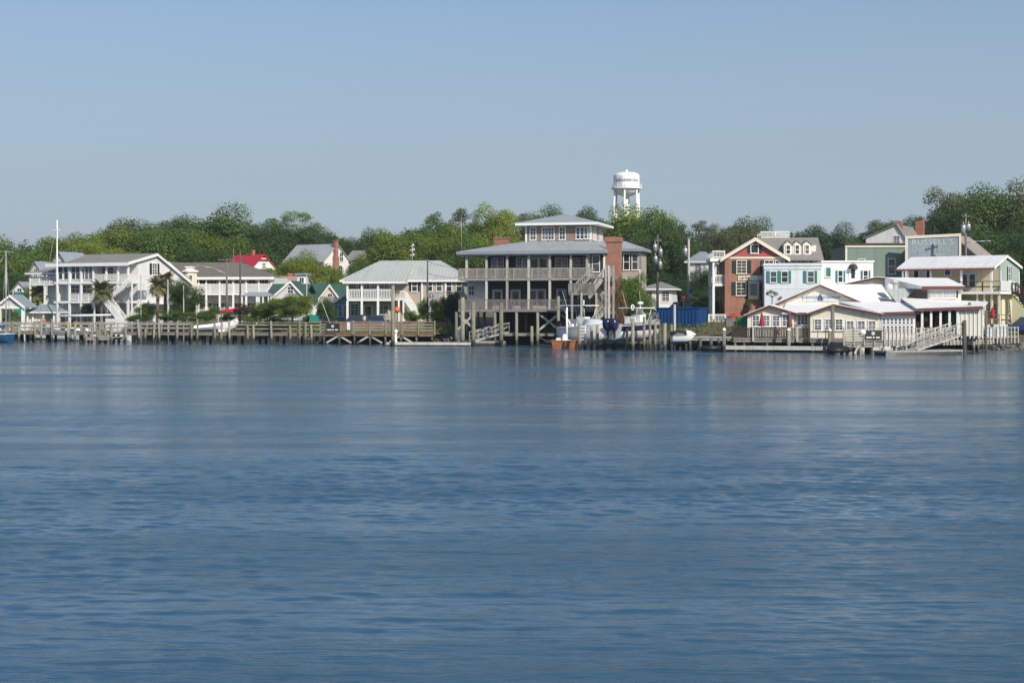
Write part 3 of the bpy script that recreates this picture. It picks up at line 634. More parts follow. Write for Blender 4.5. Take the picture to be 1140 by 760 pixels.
# ------------------------------------------------------------------ building kit
class House:
    """local axes: u along the front to the right, v away from the water, z up; front turned left by yaw degrees"""
    def __init__(s, name, label, cat, x, Y, yaw, zg=None, group=None):
        X = gx(x, Y); s.O = Vector((X, Y, ground(X, Y) if zg is None else zg)); a = R(yaw); s.a = a
        s.ud = Vector((math.cos(a), -math.sin(a))); s.vd = Vector((math.sin(a), math.cos(a)))
        s.root = empty(name, s.O, -a, label, cat, group); s.wc = {}
    def _solve(s, o, d, x):
        k = (x - 570) / F; return (k * o.y - o.x) / (d.x - k * d.y)
    def u(s, x, v=0.0): return s._solve(s.O.xy + s.vd * v, s.ud, x)
    def v(s, x, u=0.0): return s._solve(s.O.xy + s.ud * u, s.vd, x)
    def z(s, y, u=0.0, v=0.0): return gz(y, (s.O.xy + s.ud * u + s.vd * v).y) - s.O.z
    def part(s, mb, name, m, parent=None, label=None): return mb.build(name, m if not isinstance(m, str) else M[m], parent or s.root, label=label)
    def _face(s, face): return {'front': 0.0, 'right': R(90), 'left': R(-90), 'back': R(180)}[face]
    def win(s, u, v, z, w, h, face='front', frame='trim', pane='glass', shut=None, nx=2, nz=4, name='window', parent=None, sill=True):
        """window with its middle foot at (u, v, z) on a wall face"""
        key = (round(w, 2), round(h, 2), frame, pane, shut, nx, nz, name)
        if key not in s.wc:
            f = MB(); t = .085
            f.box(-w / 2 - t, -w / 2, -.07, -.003, -t, h + t); f.box(w / 2, w / 2 + t, -.07, -.003, -t, h + t)
            f.box(-w / 2, w / 2, -.07, -.003, h, h + t); f.box(-w / 2, w / 2, -.07, -.003, -t, 0)
            if sill: f.box(-w / 2 - .12, w / 2 + .12, -.13, -.073, -t - .03, -.03)
            for i in range(1, nx): x = -w / 2 + w * i / nx; f.box(x - .02, x + .02, -.05, -.024, 0, h)
            for i in range(1, nz): zz = h * i / nz; q = .035 if (nz % 2 == 0 and i == nz // 2) else .02; f.box(-w / 2, w / 2, -.053, -.022, zz - q, zz + q)
            p = MB(); p.box(-w / 2, w / 2, -.02, -.003, 0, h)
            sh = None
            if shut:
                c = MB(); sw = w * .48; c.box(-sw / 2, sw / 2, -.045, -.003, -.03, h + .03)
                for i in range(int(h / .12)): c.box(-sw / 2 + .06, sw / 2 - .06, -.06, -.046, i * .12 + .03, i * .12 + .10)
                sh = c.mesh('shutter', M[shut])
            s.wc[key] = (f.mesh(name, M[frame]), p.mesh('pane', M[pane]), sh)
        fm, pm, sh = s.wc[key]
        o = inst(fm, name, parent or s.root, (u, v, z), s._face(face)); 
        inst(pm, 'pane', o)
        if sh and not parent:
            for q in (-1, 1): inst(sh, 'shutter', o, (q * (w / 2 + .085 + w * .24 + .01), 0, 0))
        return o
    def door(s, u, v, z, w=.95, h=2.1, face='front', m='door', glazed=True, double=False):
        d = MB(); t = .1
        d.box(-w / 2 - t, -w / 2, -.07, -.003, 0, h + t); d.box(w / 2, w / 2 + t, -.07, -.003, 0, h + t); d.box(-w / 2, w / 2, -.07, -.003, h, h + t)
        n = 2 if double else 1
        for i in range(n):
            a = -w / 2 + w * i / n; b = a + w / n
            d.box(a + .004, a + .14, -.05, -.003, .02, h); d.box(b - .14, b - .004, -.05, -.003, .02, h); d.box(a + .14, b - .14, -.05, -.003, .02, .45); d.box(a + .14, b - .14, -.05, -.003, h - .16, h)
        o = d.build('door', M[m], s.root, (u, v, z), s._face(face))
        g = MB()
        for i in range(n):
            a = -w / 2 + w * i / n; b = a + w / n; g.box(a + .14, b - .14, -.03, -.003, .45, h - .16)
        g.build('pane', M['glass' if glazed else m], o)
        k = MB(); k.box(w / 2 - .1, w / 2 - .06, -.1, -.051, .95, 1.08); k.build('handle', M['steel'], o)
        return o
    def post(s, u, v, z0, z1, w=.2, m='trim', name='post'):
        key = ('post', round(w, 2), round(z1 - z0, 2), m)
        if key not in s.wc:
            b = MB(); b.box(-w / 2, w / 2, -w / 2, w / 2, 0, z1 - z0); s.wc[key] = b.mesh(name, M[m])
        return inst(s.wc[key], name, s.root, (u, v, z0))
    def gable_roof(s, u0, u1, v0, v1, ze, zr, along='u', over=.4, m='roofgrey', vr=None, th=.16, gover=.3, name='roof', parent=None, vends=None):
        """two sloping slabs; ridge along u or v; vr: ridge position across"""
        b = MB(); lo, hi = (v0, v1) if along == 'u' else (u0, u1); c = (lo + hi) / 2 if vr is None else vr
        e0, e1 = (u0 - gover, u1 + gover) if along == 'u' else (v0 - gover, v1 + gover)
        f0 = (zr - ze) / (c - lo); za = ze - f0 * over; zb = ze - (zr - ze) / (hi - c) * over if vends is None else vends[1] - (zr - vends[1]) / (hi - c) * over
        A = [(lo - over, za), (c, zr), (c, zr + th), (lo - over, za + th)]; B = [(c + .002, zr), (hi + over, zb), (hi + over, zb + th), (c + .002, zr + th)]
        fn = b.prism_u if along == 'u' else b.prism_v
        fn(A, e0, e1); fn(B, e0, e1)
        return s.part(b, name, m, parent)
    def hip_roof(s, u0, u1, v0, v1, ze, zr, inset_u=None, over=.5, m='roofmetal', fascia=.22, name='roof', parent=None, ridge_v=None, fm=None):
        b = MB(); a0, a1, c0, c1 = u0 - over, u1 + over, v0 - over, v1 + over; cv = (c0 + c1) / 2 if ridge_v is None else ridge_v
        iu = (c1 - c0) / 2 if inset_u is None else inset_u
        r0, r1 = a0 + iu, a1 - iu
        if r0 >= r1: r0 = r1 = (a0 + a1) / 2
        P = [(a0, c0, ze), (a1, c0, ze), (a1, c1, ze), (a0, c1, ze), (r0, cv, zr), (r1, cv, zr)]
        b.add(P, [(0, 1, 5, 4), (1, 2, 5), (2, 3, 4, 5), (3, 0, 4)] if r1 > r0 else [(0, 1, 5), (1, 2, 5), (2, 3, 5), (3, 0, 5)])
        o = s.part(b, name, m, parent)
        f = MB(); f.box(a0, a1, c0, c1, ze - fascia, ze - .003); s.part(f, 'fascia', fm or 'trim', o)
        return o
    def floor(s, u0, u1, v0, v1, z, th=.22, m='trim', name='porch_floor'):
        b = MB(); b.box(u0, u1, v0, v1, z - th, z); return s.part(b, name, m)
    def railing(s, p, q, h=1.0, m='trim', **k):
        b = MB(); b.rail(p, q, h, **k); return s.part(b, 'railing', m)
    def stair(s, p, q, w, side, m='trim', h=.95):
        """flight from foot p to head q; treads w wide towards direction side; own railing sub-part"""
        p = Vector(p); q = Vector(q); sd = Vector(side).normalized() * w; n = max(3, int(abs(q.z - p.z) / .19)); b = MB()
        for o in (Vector((0, 0, 0)), sd): b.bar(p + o, q + o, .06, .28)
        run = q - p
        for i in range(n):
            c = p + run * ((i + .6) / n); b.bar(c, c + sd, abs(run.xy.length) / n * .9, .05)
        o = s.part(b, 'stair', m)
        r = MB()
        for oo in (Vector((0, 0, 0)), sd):
            up = Vector((0, 0, h)); r.bar(p + oo + up, q + oo + up, .09, .12); r.bar(p + oo + up * .35, q + oo + up * .35, .05, .09)
            for i in range(n + 1):
                c = p + oo + run * (i / n); r.bar(c, c + up, .05 if i % 4 else .1)
        s.part(r, 'railing', m, o)
        return o
    def sign(s, u, v, z, txt, size, m, face='front', parent=None, spacing=1.0, bold=0.0, name='lettering'):
        t = text_mb(txt, size, bold, 'CENTER', spacing); o = t.build(name, M[m], parent or s.root); o.location = (u, v, z); o.rotation_euler = (0, 0, s._face(face)); return o
# ------------------------------------------------------------------ A: white three storey house
def white_house():
    h = House('apartment_house', 'white three storey house with open porches, zigzag stair and white gable end', 'house', 62, 192, 24)
    W = h.u(143); D = 11.0; pv = 2.2
    z2 = h.z(335, W / 2); z3 = h.z(313.5, W / 2); ze = h.z(293, W / 2)
    zr = h.z(283, W, D * .42)
    b = MB(); b.box(0, W - 3.0, pv, D - .3, -.6, ze - .05); h.part(b, 'core_wall', 'white')
    # right gable wall, saltbox profile
    vr = h.v(173, W); vb = h.v(211, W); zb = h.z(315, W, vb); zr = h.z(283.5, W, vr)
    g = MB(); g.prism_u([(1.9, -.6), (vb, -.6), (vb, zb), (vr, zr - .12), (1.9, zr - .12 - (zr - ze) / vr * (vr - 1.9))], W - 2.98, W); h.part(g, 'gable_wall', 'white')
    rf = h.gable_roof(-1.0, W, 0, vb, ze, zr, 'u', .45, 'roofgrey', vr, .18, .35, vends=(ze, zb))
    f = MB(); f.box(-1.35, W + .35, -.52, -.46, ze - .42, ze + .02); h.part(f, 'fascia', 'trim', rf)
    rk = MB(); s0 = (zr - ze) / vr; s1 = (zr - zb) / (vb - vr)
    rk.prism_u([(-.45, ze - .45 * s0 - .2), (vr, zr - .2), (vr, zr + .17), (-.45, ze - .45 * s0 + .17)], W + .352, W + .42)
    rk.prism_u([(vr + .002, zr - .2), (vb + .45, zb - .45 * s1 - .2), (vb + .45, zb - .45 * s1 + .17), (vr + .002, zr + .17)], W + .352, W + .42); h.part(rk, 'bargeboard', 'trim', rf)
    for zf in (z2, z3): h.floor(-.3, W, 0, pv - .003, zf, .3)
    h.floor(-.3, W, 0, pv - .003, ze - .1, .12, name='porch_ceiling')
    ps = [62.5, 76, 89, 102.5, 117, 130, 142]
    for i, x in enumerate(ps):
        u = h.u(x) + .12
        if u > W - .05: u = W - .15
        h.post(u, .14, -.4, z2 - .3, .26); h.post(u, .14, z2, z3 - .3, .24); h.post(u, .14, z3, ze - .22, .24)
    # third storey: closed-in left half, open porch right half
    uc = h.u(102.5)
    b = MB(); b.box(0.3, uc - .1, .3, pv + .1, z3 + .004, ze - .225); h.part(b, 'sleeping_porch', 'white')
    for x in (66, 72, 80.5, 85, 90.5, 95, 99.5): h.win(h.u(x), .3, z3 + .35, .62, 1.75, nx=1, nz=2)
    h.railing((uc, .12, z3), (W, .12, z3), .95); h.railing((h.u(76), .12, z2), (W, .12, z2), .95)
    for x in (107, 115, 123): h.win(h.u(x, pv), pv, z3 + .3, 1.1, 1.6)
    for x in (84, 97, 107, 122): h.win(h.u(x, pv), pv, z2 + .2, 1.5, 1.9)
    h.door(h.u(115, pv), pv, z2, 1.0)
    for x in (80, 92, 104): h.win(h.u(x, pv), pv, .5, 1.7, 1.6, nx=3, nz=2)
    for x in (86, 113): h.door(h.u(x, pv), pv, 0, 1.1, glazed=False, m='barnred')
    # gable windows, upper and on the balcony floor
    uv = h.v(172, W); h.win(W, uv, h.z(305.5, W, uv), .95, 1.45, 'right', shut='shutter')
    for x in (160, 186): h.win(W, h.v(x, W), .6, .9, 1.3, 'right')
    # balcony along the gable
    v0, v1 = h.v(155, W), h.v(200, W); zb2 = h.z(337, W, v0)
    h.floor(W, W + 1.5, v0, v1, zb2, .2, name='balcony'); h.railing((W + 1.45, v0, zb2), (W + 1.45, v1, zb2), .95)
    for vv in (v0 + .2, (v0 + v1) / 2, v1 - .2): h.post(W + 1.4, vv, -.4, zb2 - .2, .18)
    # zigzag stairs on the right front corner
    ua, ub = W - 2.6, W + 1.3; vs = -1.25
    h.stair((ua, vs, z2), (ub, vs, z3 - .15), 1.0, (0, 1, 0)); h.stair((ub, vs - 1.1, 0.1), (ua + .4, vs - 1.1, z2), 1.0, (0, 1, 0))
    h.floor(ua - 1.2, ua, vs - 1.1, .0, z2, .2, name='landing'); h.floor(ub, ub + 1.2, vs - 1.1, 1.9, z3 - .15, .2, name='landing')
    h.railing((ub + 1.18, vs - 1.1, z3 - .15), (ub + 1.18, 1.9, z3 - .15), .95)
    for uu in (ua - 1.1, ub + 1.1): h.post(uu, vs - 1.0, -.4, (z2 if uu < W - 1 else z3) - .2, .16)
    b = MB(); b.box(W - 1.6, W + 1.6, vs - 1.3, vs - 1.22, -.4, 1.4); h.part(b, 'stair_screen', 'trim')
    # left wing, two storeys, and a small front gable on the roof
    uL = h.u(41, 2.5); zl = h.z(305, uL, 2.5)
    b = MB(); b.box(uL + 1.9, -.003, 2.5, D - 2, -.6, zl); h.part(b, 'wing_wall', 'white')
    h.hip_roof(uL, 0.2, 1.0, D - 1.6, zl + .1, h.z(296, uL, 4), 2.5, .4, 'roofgrey', name='wing_roof')
    zf = h.z(316, uL, 2.5); h.floor(uL, -.003, 1.0, 2.497, zf, .25, name='wing_porch_floor')
    h.floor(uL, uL + 1.897, 2.503, D - 2, zf, .25, name='wing_porch_floor')
    h.railing((uL + .05, 1.05, zf), (-.2, 1.05, zf), .95); h.railing((uL + .05, 1.05, zf), (uL + .05, D - 2, zf), .95)
    for i in range(3):
        uu = uL + .15 + (-uL - .5) * i / 2; h.post(uu, 1.1, -.5, zf - .25, .2); h.post(uu, 1.1, zf, zl - .13, .2)
    h.win(-1.0, 2.5, zf + .2, .9, 1.7); h.win(-1.0, 2.5, .5, .9, 1.5)
    u0, u1 = h.u(57), h.u(73); zc = h.z(291, 0); zp = h.z(281.5, 0)
    g = MB(); g.prism_v([(u0, ze + .0), (u1, ze + .0), ((u0 + u1) / 2, zp)], .4, 4.6); h.part(g, 'dormer_wall', 'pale')
    h.gable_roof(u0, u1, .3, 4.6, ze, zp + .05, 'v', .25, 'roofblue', None, .12, .25, name='dormer_roof')
white_house()

# ------------------------------------------------------------------ B: white two storey house with brown roof
def brown_house():
    h = House('porch_house', 'long white two storey house with double porches under a brown shingle roof', 'house', 219, 203, 6)
    W = h.u(303); pv = 2.0; D = 9.5; z2 = h.z(326, W / 2); ze = h.z(308.5, W / 2); zr = h.z(292, W / 2, 5.0)
    uL = h.u(184, 0)
    b = MB(); b.box(-4.4, W - .3, pv, D, -.6, ze - .05); h.part(b, 'wall', 'white')
    rb = MB(); a0, a1, c0, c1 = h.u(190, 4.7), h.u(295), -.4, D + 2.5; zl = ze - .1; r1 = h.u(268, 5)
    rb.add([(a0, c0, zl), (a1, c0, zl), (a1, c1, zl), (a0, c1, zl), (a0, 5.0, zr), (r1, 5.0, zr)], [(0, 1, 5, 4), (1, 2, 5), (2, 3, 4, 5), (3, 0, 4)]); h.part(rb, 'roof', 'roofbrown')
    f = MB(); f.box(-.2, W + .4, -.46, -.41, ze - .36, ze + .02); h.part(f, 'fascia', 'trim')
    h.floor(0, W, 0, pv - .003, z2, .3); h.floor(0, W, .0, pv - .003, ze - .12, .12, name='porch_ceiling')
    for x in (221, 229.5, 244.5, 259.5, 274, 288, 302): 
        u = h.u(x); h.post(u, .12, -.5, z2 - .3, .24); h.post(u, .12, z2, ze - .24, .22)
    h.railing((.1, .1, z2), (W - .1, .1, z2), 1.25, bal=.13, bw=.07); h.railing((.1, .1, .15), (h.u(276), .1, .15), .95)
    for x in (224, 236, 250, 264, 279, 293):
        h.win(h.u(x, pv), pv, z2 + .75, 1.5, 1.25, nx=3, nz=2); h.win(h.u(x, pv), pv, .6, 1.2, 1.4)
    h.door(h.u(241, pv), pv, .1); h.door(h.u(257, pv), pv, z2)
    # front gabled wing on the left
    u0, u1 = h.u(168, -2), h.u(207, -2); c = h.u(189, -2); zp = h.z(292.5, c, -2); zw = h.z(308.5, u1, -2)
    b = MB(); b.prism_v([(u0, -.6), (u1, -.6), (u1, zw), (c, zp - .15), (u0, zw)], -2, 4.5); h.part(b, 'gable_wall', 'cream')
    h.gable_roof(u0, u1, -2, 6, zw, zp, 'v', .35, 'roofbrown', c, .16, .4, name='gable_roof')
    rk = MB(); sl = (zp - zw) / (u1 - c)
    rk.prism_v([(u1 + .35, zw - .35 * sl - .18), (u1 + .35, zw - .35 * sl + .15), (c, zp + .15), (c, zp - .18)], -2.46, -2.403)
    rk.prism_v([(u0 - .35, zw - .35 * sl - .18), (u0 - .35, zw - .35 * sl + .15), (c - .002, zp + .15), (c - .002, zp - .18)], -2.46, -2.403); h.part(rk, 'bargeboard', 'trim')
    h.win(h.u(196, -2), -2, h.z(331, 0), .9, 1.3)
    # bay turret with cupola
    a = h.u(213.5); r = 1.0; zt = h.z(303, a)
    t = MB(); t.lathe([(r, -.6), (r, zt)], (a, -.7, 0), 8, False); h.part(t, 'turret', 'creamtrim')
    t = MB(); t.lathe([(r + .25, zt), (r + .25, zt + .16), (.5, zt + .42), (.02, zt + .44)], (a, -.7, 0), 8, False); h.part(t, 'turret_roof', 'trim')
    zz = h.z(302, a); t = MB(); t.box(a - .45, a + .45, -1.1, -.3, zz, h.z(298, a)); t.box(a - .6, a + .6, -1.25, -.15, h.z(298, a), h.z(296.8, a)); h.part(t, 'cupola', 'trim')
    for q in (-.42, .42): h.win(a + q, -1.66, zt - 1.7, .42, 1.2, nx=1, nz=2)
brown_house()

# ------------------------------------------------------------------ C: red roof house
def red_roof_house():
    h = House('red_roof_house', 'white cottage with bright red metal roof behind the brown roof', 'house', 262, 238, 48)
    W = h.u(279); D = h.v(308, W); ze = h.z(300, W); zr = h.z(283.5, W, D / 2)
    b = MB(); b.prism_u([(0, -1), (D, -1), (D, ze), (D * .62, zr - .55), (D * .38, zr - .55), (0, ze)], -4, W); h.part(b, 'wall', 'white')
    h.gable_roof(-4, W, 0, D, ze, zr - .05, 'u', .5, 'roofred', None, .15, .25)
    j = MB(); j.add([(W + .3, D * .3, zr - .95), (W + .3, D * .7, zr - .95), (W - 1.2, D * .5, zr + .16), (W + .3, D * .5, zr - .9)], [(0, 3, 2), (3, 1, 2), (0, 1, 3)]); h.part(j, 'clipped_gable_roof', 'roofred')
    c = MB(); c.box(W * .2, W * .2 + .8, D * .45, D * .55, zr - .4, zr + .9); h.part(c, 'chimney', 'brick')
    for x in (292, 300): h.win(W, h.v(x, W), h.z(307, W), .9, 1.2, 'right')
    h.win(W, D * .5, zr - 2.3, .6, .9, 'right')
red_roof_house()

# ------------------------------------------------------------------ D: white house with brick chimney
def chimney_house():
    h = House('chimney_house', 'white house with grey metal roof and a red brick chimney on its gable', 'house', 318, 250, 33)
    W = h.u(361); D = h.v(388, W); ze = h.z(289, W); zr = h.z(272.5, W, D / 2)
    b = MB(); b.prism_u([(0, -1), (D, -1), (D, ze), (D / 2, zr - .1), (0, ze)], 0, W); h.part(b, 'wall', 'white')
    h.gable_roof(0, W, 0, D, ze, zr, 'u', .6, 'roofmetal', None, .16, .3)
    v = h.v(372.5, W); c = MB(); c.box(W + .003, W + .6, v - .55, v + .55, -1, zr - 2.0); c.box(W + .003, W + .55, v - .36, v + .36, zr - 2.0, zr + .55); c.box(W - .04, W + .62, v - .42, v + .42, zr + .55, zr + .7); h.part(c, 'chimney', 'brick')
    for x, y in ((380, 290), (379, 305), (366, 305)): h.win(W, h.v(x, W), h.z(y, W), .9, 1.5, 'right', nz=2)
    for x in (325, 340, 352): h.win(h.u(x), 0, h.z(303, 3), 1, 1.5)
chimney_house()
def pale_house():
    h = House('pale_house', 'small white gabled house mostly hidden by trees right of the chimney house', 'house', 386, 262, 20)
    W = h.u(398); D = 6; ze = h.z(289, W); zr = h.z(280, W, 3)
    b = MB(); b.prism_u([(0, -1), (D, -1), (D, ze), (D / 2, zr), (0, ze)], 0, W); h.part(b, 'wall', 'white'); h.gable_roof(0, W, 0, D, ze, zr + .05, 'u', .3, 'roofgrey')
    h.win(W * .5, 0, h.z(298, 2), .9, 1.3)
pale_house()
def left_cottage():
    h = House('cottage', 'white gabled cottage glimpsed between the trees behind the gazebo', 'house', 14, 222, 10)
    W = h.u(30); zw = h.z(324, W); zp = h.z(314.5, W / 2)
    b = MB(); b.prism_v([(0, -.6), (W, -.6), (W, zw), (W * .5, zp - .05), (0, zw)], 0, 6); h.part(b, 'wall', 'white'); h.gable_roof(0, W, 0, 6, zw, zp, 'v', .3, 'roofblue')
    h.win(W * .5, 0, zw - .6, .7, 1.0, nz=2); h.win(W * .3, 0, .8, .8, 1.2, nz=2); h.win(W * .72, 0, .8, .8, 1.2, nz=2)
    h = House('beige_house', 'beige peaked house showing behind the left wing of the white house', 'house', 34, 226, 25)
    W = h.u(46); zw = h.z(302, W); zp = h.z(292, W / 2)
    b = MB(); b.prism_v([(0, -.6), (W, -.6), (W, zw), (W * .5, zp - .05), (0, zw)], 0, 7); h.part(b, 'wall', 'creamtrim'); h.gable_roof(0, W, 0, 7, zw, zp, 'v', .3, 'roofblue')
    h.win(W * .5, 0, zw - .8, .7, 1.2, nz=2)
left_cottage()

# ------------------------------------------------------------------ E: green roofed cottages, red gable, pink roof, roof tower
def green_cottage():
    h = House('green_roof_cottage', 'grey cottage with green shingle roof and white trimmed front gable behind the bank tree', 'house', 287, 193, 5)
    W = h.u(338); D = 8; ze = h.z(330, W / 2); zr = h.z(317, W / 2, 4)
    u0, u1 = h.u(307.5), h.u(338.5); c = h.u(323.5, -.6); zp = h.z(313.5, c, -.6); zw = h.z(328.5, c, -.6)
    b = MB(); b.box(2.0, W, 1.6, D, -.6, ze); h.part(b, 'wall', 'pale')
    b = MB(); b.prism_v([(u0, -.6), (u1, -.6), (u1, zw), (c, zp - .1), (u0, zw)], -.6, 4); h.part(b, 'gable_wall', 'pale')
    h.gable_roof(h.u(297), W, 0, D, ze, zr, 'u', .3, 'roofgreen', None, .14, .2)
    h.gable_roof(u0, u1, -.6, 4.5, zw, zp, 'v', .25, 'roofgreen', c, .14, .3, name='gable_roof')
    rk = MB(); sl = (zp - zw) / (u1 - c)
    for sg, uu in ((1, u1), (-1, u0)): rk.prism_v([(uu + sg * .25, zw - .25 * sl - .2), (uu + sg * .25, zw - .25 * sl + .15), (c + sg * .001, zp + .15), (c + sg * .001, zp - .2)], -.96, -.903)
    h.part(rk, 'bargeboard', 'trim')
    h.floor(-.2, u0, -.6, 1.597, h.z(329, 0), .16, 'roofgrey', 'porch_roof')
    for x in (287, 293, 299, 306): h.post(h.u(x, -.5), -.5, -.3, h.z(329, 0) - .16, .16)
    h.railing((0, -.5, .2), (u0, -.5, .2), .9)
    b = MB(); b.box(.2, 1.997, 1.7, D, -.6, h.z(330, 0)); h.part(b, 'porch_back_wall', 'pale')
    for x in (291, 300): h.win(h.u(x, 1.6), 1.6 if x > 297 else 1.7, .7, 1.0, 1.2)
    h.win(c, -.6, h.z(326, c), .7, .8, nz=2); h.win(c - 1, -.6, .6, .9, 1.2); h.win(c + 1, -.6, .6, .9, 1.2)
green_cottage()
def green_cottage2():
    h = House('green_roof_house', 'white gabled house with a plain green roof beside the light blue cottage', 'house', 338, 198, 12)
    W = h.u(378); D = 7; u0, u1 = h.u(357), h.u(377.5); c = h.u(367.5); zp = h.z(317.5, c); zw = h.z(331, c)
    b = MB(); b.box(0, u0 - .003, .6, D, -.6, zw); h.part(b, 'wall', 'white')
    b = MB(); b.prism_v([(u0, -.6), (u1, -.6), (u1, zw), (c, zp - .1), (u0, zw)], 0, D); h.part(b, 'gable_wall', 'creamtrim')
    h.gable_roof(0, u0 + .6, .2, D, zw - .2, h.z(316.5, 2, 3), 'u', .3, 'roofgreen', None, .14, .2)
    h.gable_roof(u0, u1, 0, D, zw, zp, 'v', .25, 'roofgreen', c, .14, .25, name='gable_roof')
    rk = MB(); sl = (zp - zw) / (u1 - c)
    for sg, uu in ((1, u1), (-1, u0)): rk.prism_v([(uu + sg * .25, zw - .25 * sl - .2), (uu + sg * .25, zw - .25 * sl + .15), (c + sg * .001, zp + .15), (c + sg * .001, zp - .2)], -.31, -.253)
    h.part(rk, 'bargeboard', 'trim'); h.win(c, 0, zw - .3, .6, .8, nz=2)
green_cottage2()
def barn():
    h = House('red_gable_shed', 'small barn red gabled shed with white arched trim', 'shed', 293, 208, 5)
    W = h.u(311); zw = h.z(322, W); zp = h.z(312, W / 2)
    b = MB(); b.prism_v([(0, -.6), (W, -.6), (W, zw), (W * .55, zp - .1), (0, zw)], 0, 5); h.part(b, 'wall', 'barnred'); h.gable_roof(0, W, 0, 5, zw, zp, 'v', .25, 'roofgrey', W * .55)
    rk = MB(); sl = (zp - zw) / (W * .55)
    rk.prism_v([(-.25, zw - .3), (-.25, zw), (W * .55, zp + .14), (W * .55, zp - .16)], -.36, -.303); rk.prism_v([(W + .25, zw - .3), (W + .25, zw), (W * .55 + .002, zp + .14), (W * .55 + .002, zp - .16)], -.36, -.303); h.part(rk, 'bargeboard', 'trim')
    h.win(W * .6, 0, zw - .5, .8, 1.0, nz=2)
    h = House('pink_roof_house', 'low house with faded pinkish roof behind the green roofs', 'house', 305, 214, 8)
    W = h.u(334); ze = h.z(318, W / 2); zr = h.z(308.5, W / 2, 3.5)
    b = MB(); b.prism_u([(0, -.6), (7, -.6), (7, ze), (3.5, zr - .1), (0, ze)], 0, W); h.part(b, 'wall', 'creamtrim'); h.gable_roof(0, W, 0, 7, ze, zr, 'u', .3, 'roofpink')
    c = MB(); c.box(W * .28, W * .28 + .7, 3.2, 3.8, zr - .2, zr + .6); h.part(c, 'chimney', 'brick')
    h.win(W * .6, 0, ze - 1.8, 1, 1.2)
    h = House('lookout_tower', 'narrow white lookout tower with flat cap above the green roofs', 'tower', 331, 204, 5)
    W = h.u(341); zt = h.z(306, W / 2)
    b = MB(); b.box(0, W, 0, W, -.6, zt); h.part(b, 'wall', 'white'); b = MB(); b.box(-.35, W + .35, -.35, W + .35, zt + .003, zt + .22); h.part(b, 'roof', 'roofblue')
    h.win(W / 2, 0, zt - 1.2, .6, .8, nz=1)
barn()
def blue_cottage():
    h = House('blue_cottage', 'light blue cottage with grey roof and a dark blue window', 'house', 367, 186, 5)
    W = h.u(402); zw = h.z(340, 0); c = W / 2; zp = h.z(327.5, c)
    b = MB(); b.prism_v([(0, -.6), (W, -.6), (W, zw), (c, zp - .1), (0, zw)], 0, 8); h.part(b, 'wall', 'blue_house')
    h.gable_roof(0, W, 0, 8, zw, zp, 'v', .3, 'roofgrey', None, .14, .3)
    rk = MB(); sl = (zp - zw) / c
    for sg, uu in ((1, W), (-1, 0)): rk.prism_v([(uu + sg * .3, zw - .3 * sl - .22), (uu + sg * .3, zw - .3 * sl + .15), (c + sg * .001, zp + .15), (c + sg * .001, zp - .22)], -.36, -.303)
    h.part(rk, 'bargeboard', 'trim')
    h.win(h.u(377), 0, .55, .9, 1.35, pane='signblue'); h.win(h.u(387), 0, .55, .9, 1.35, pane='signblue')
    b = MB(); b.prism_u([(1, zw - .5), (1, zw - .36), (4, zw + 1.2), (7, zw - .36), (7, zw - .5)], h.u(349), -.2); h.part(b, 'wing_roof', 'roofgrey')
    b = MB(); b.box(h.u(350), -.003, 1.4, 6.6, -.6, zw - .5); h.part(b, 'wing_wall', 'blue_house')
    h.win(h.u(358), 1.4, .7, .9, 1.1)
blue_cottage()

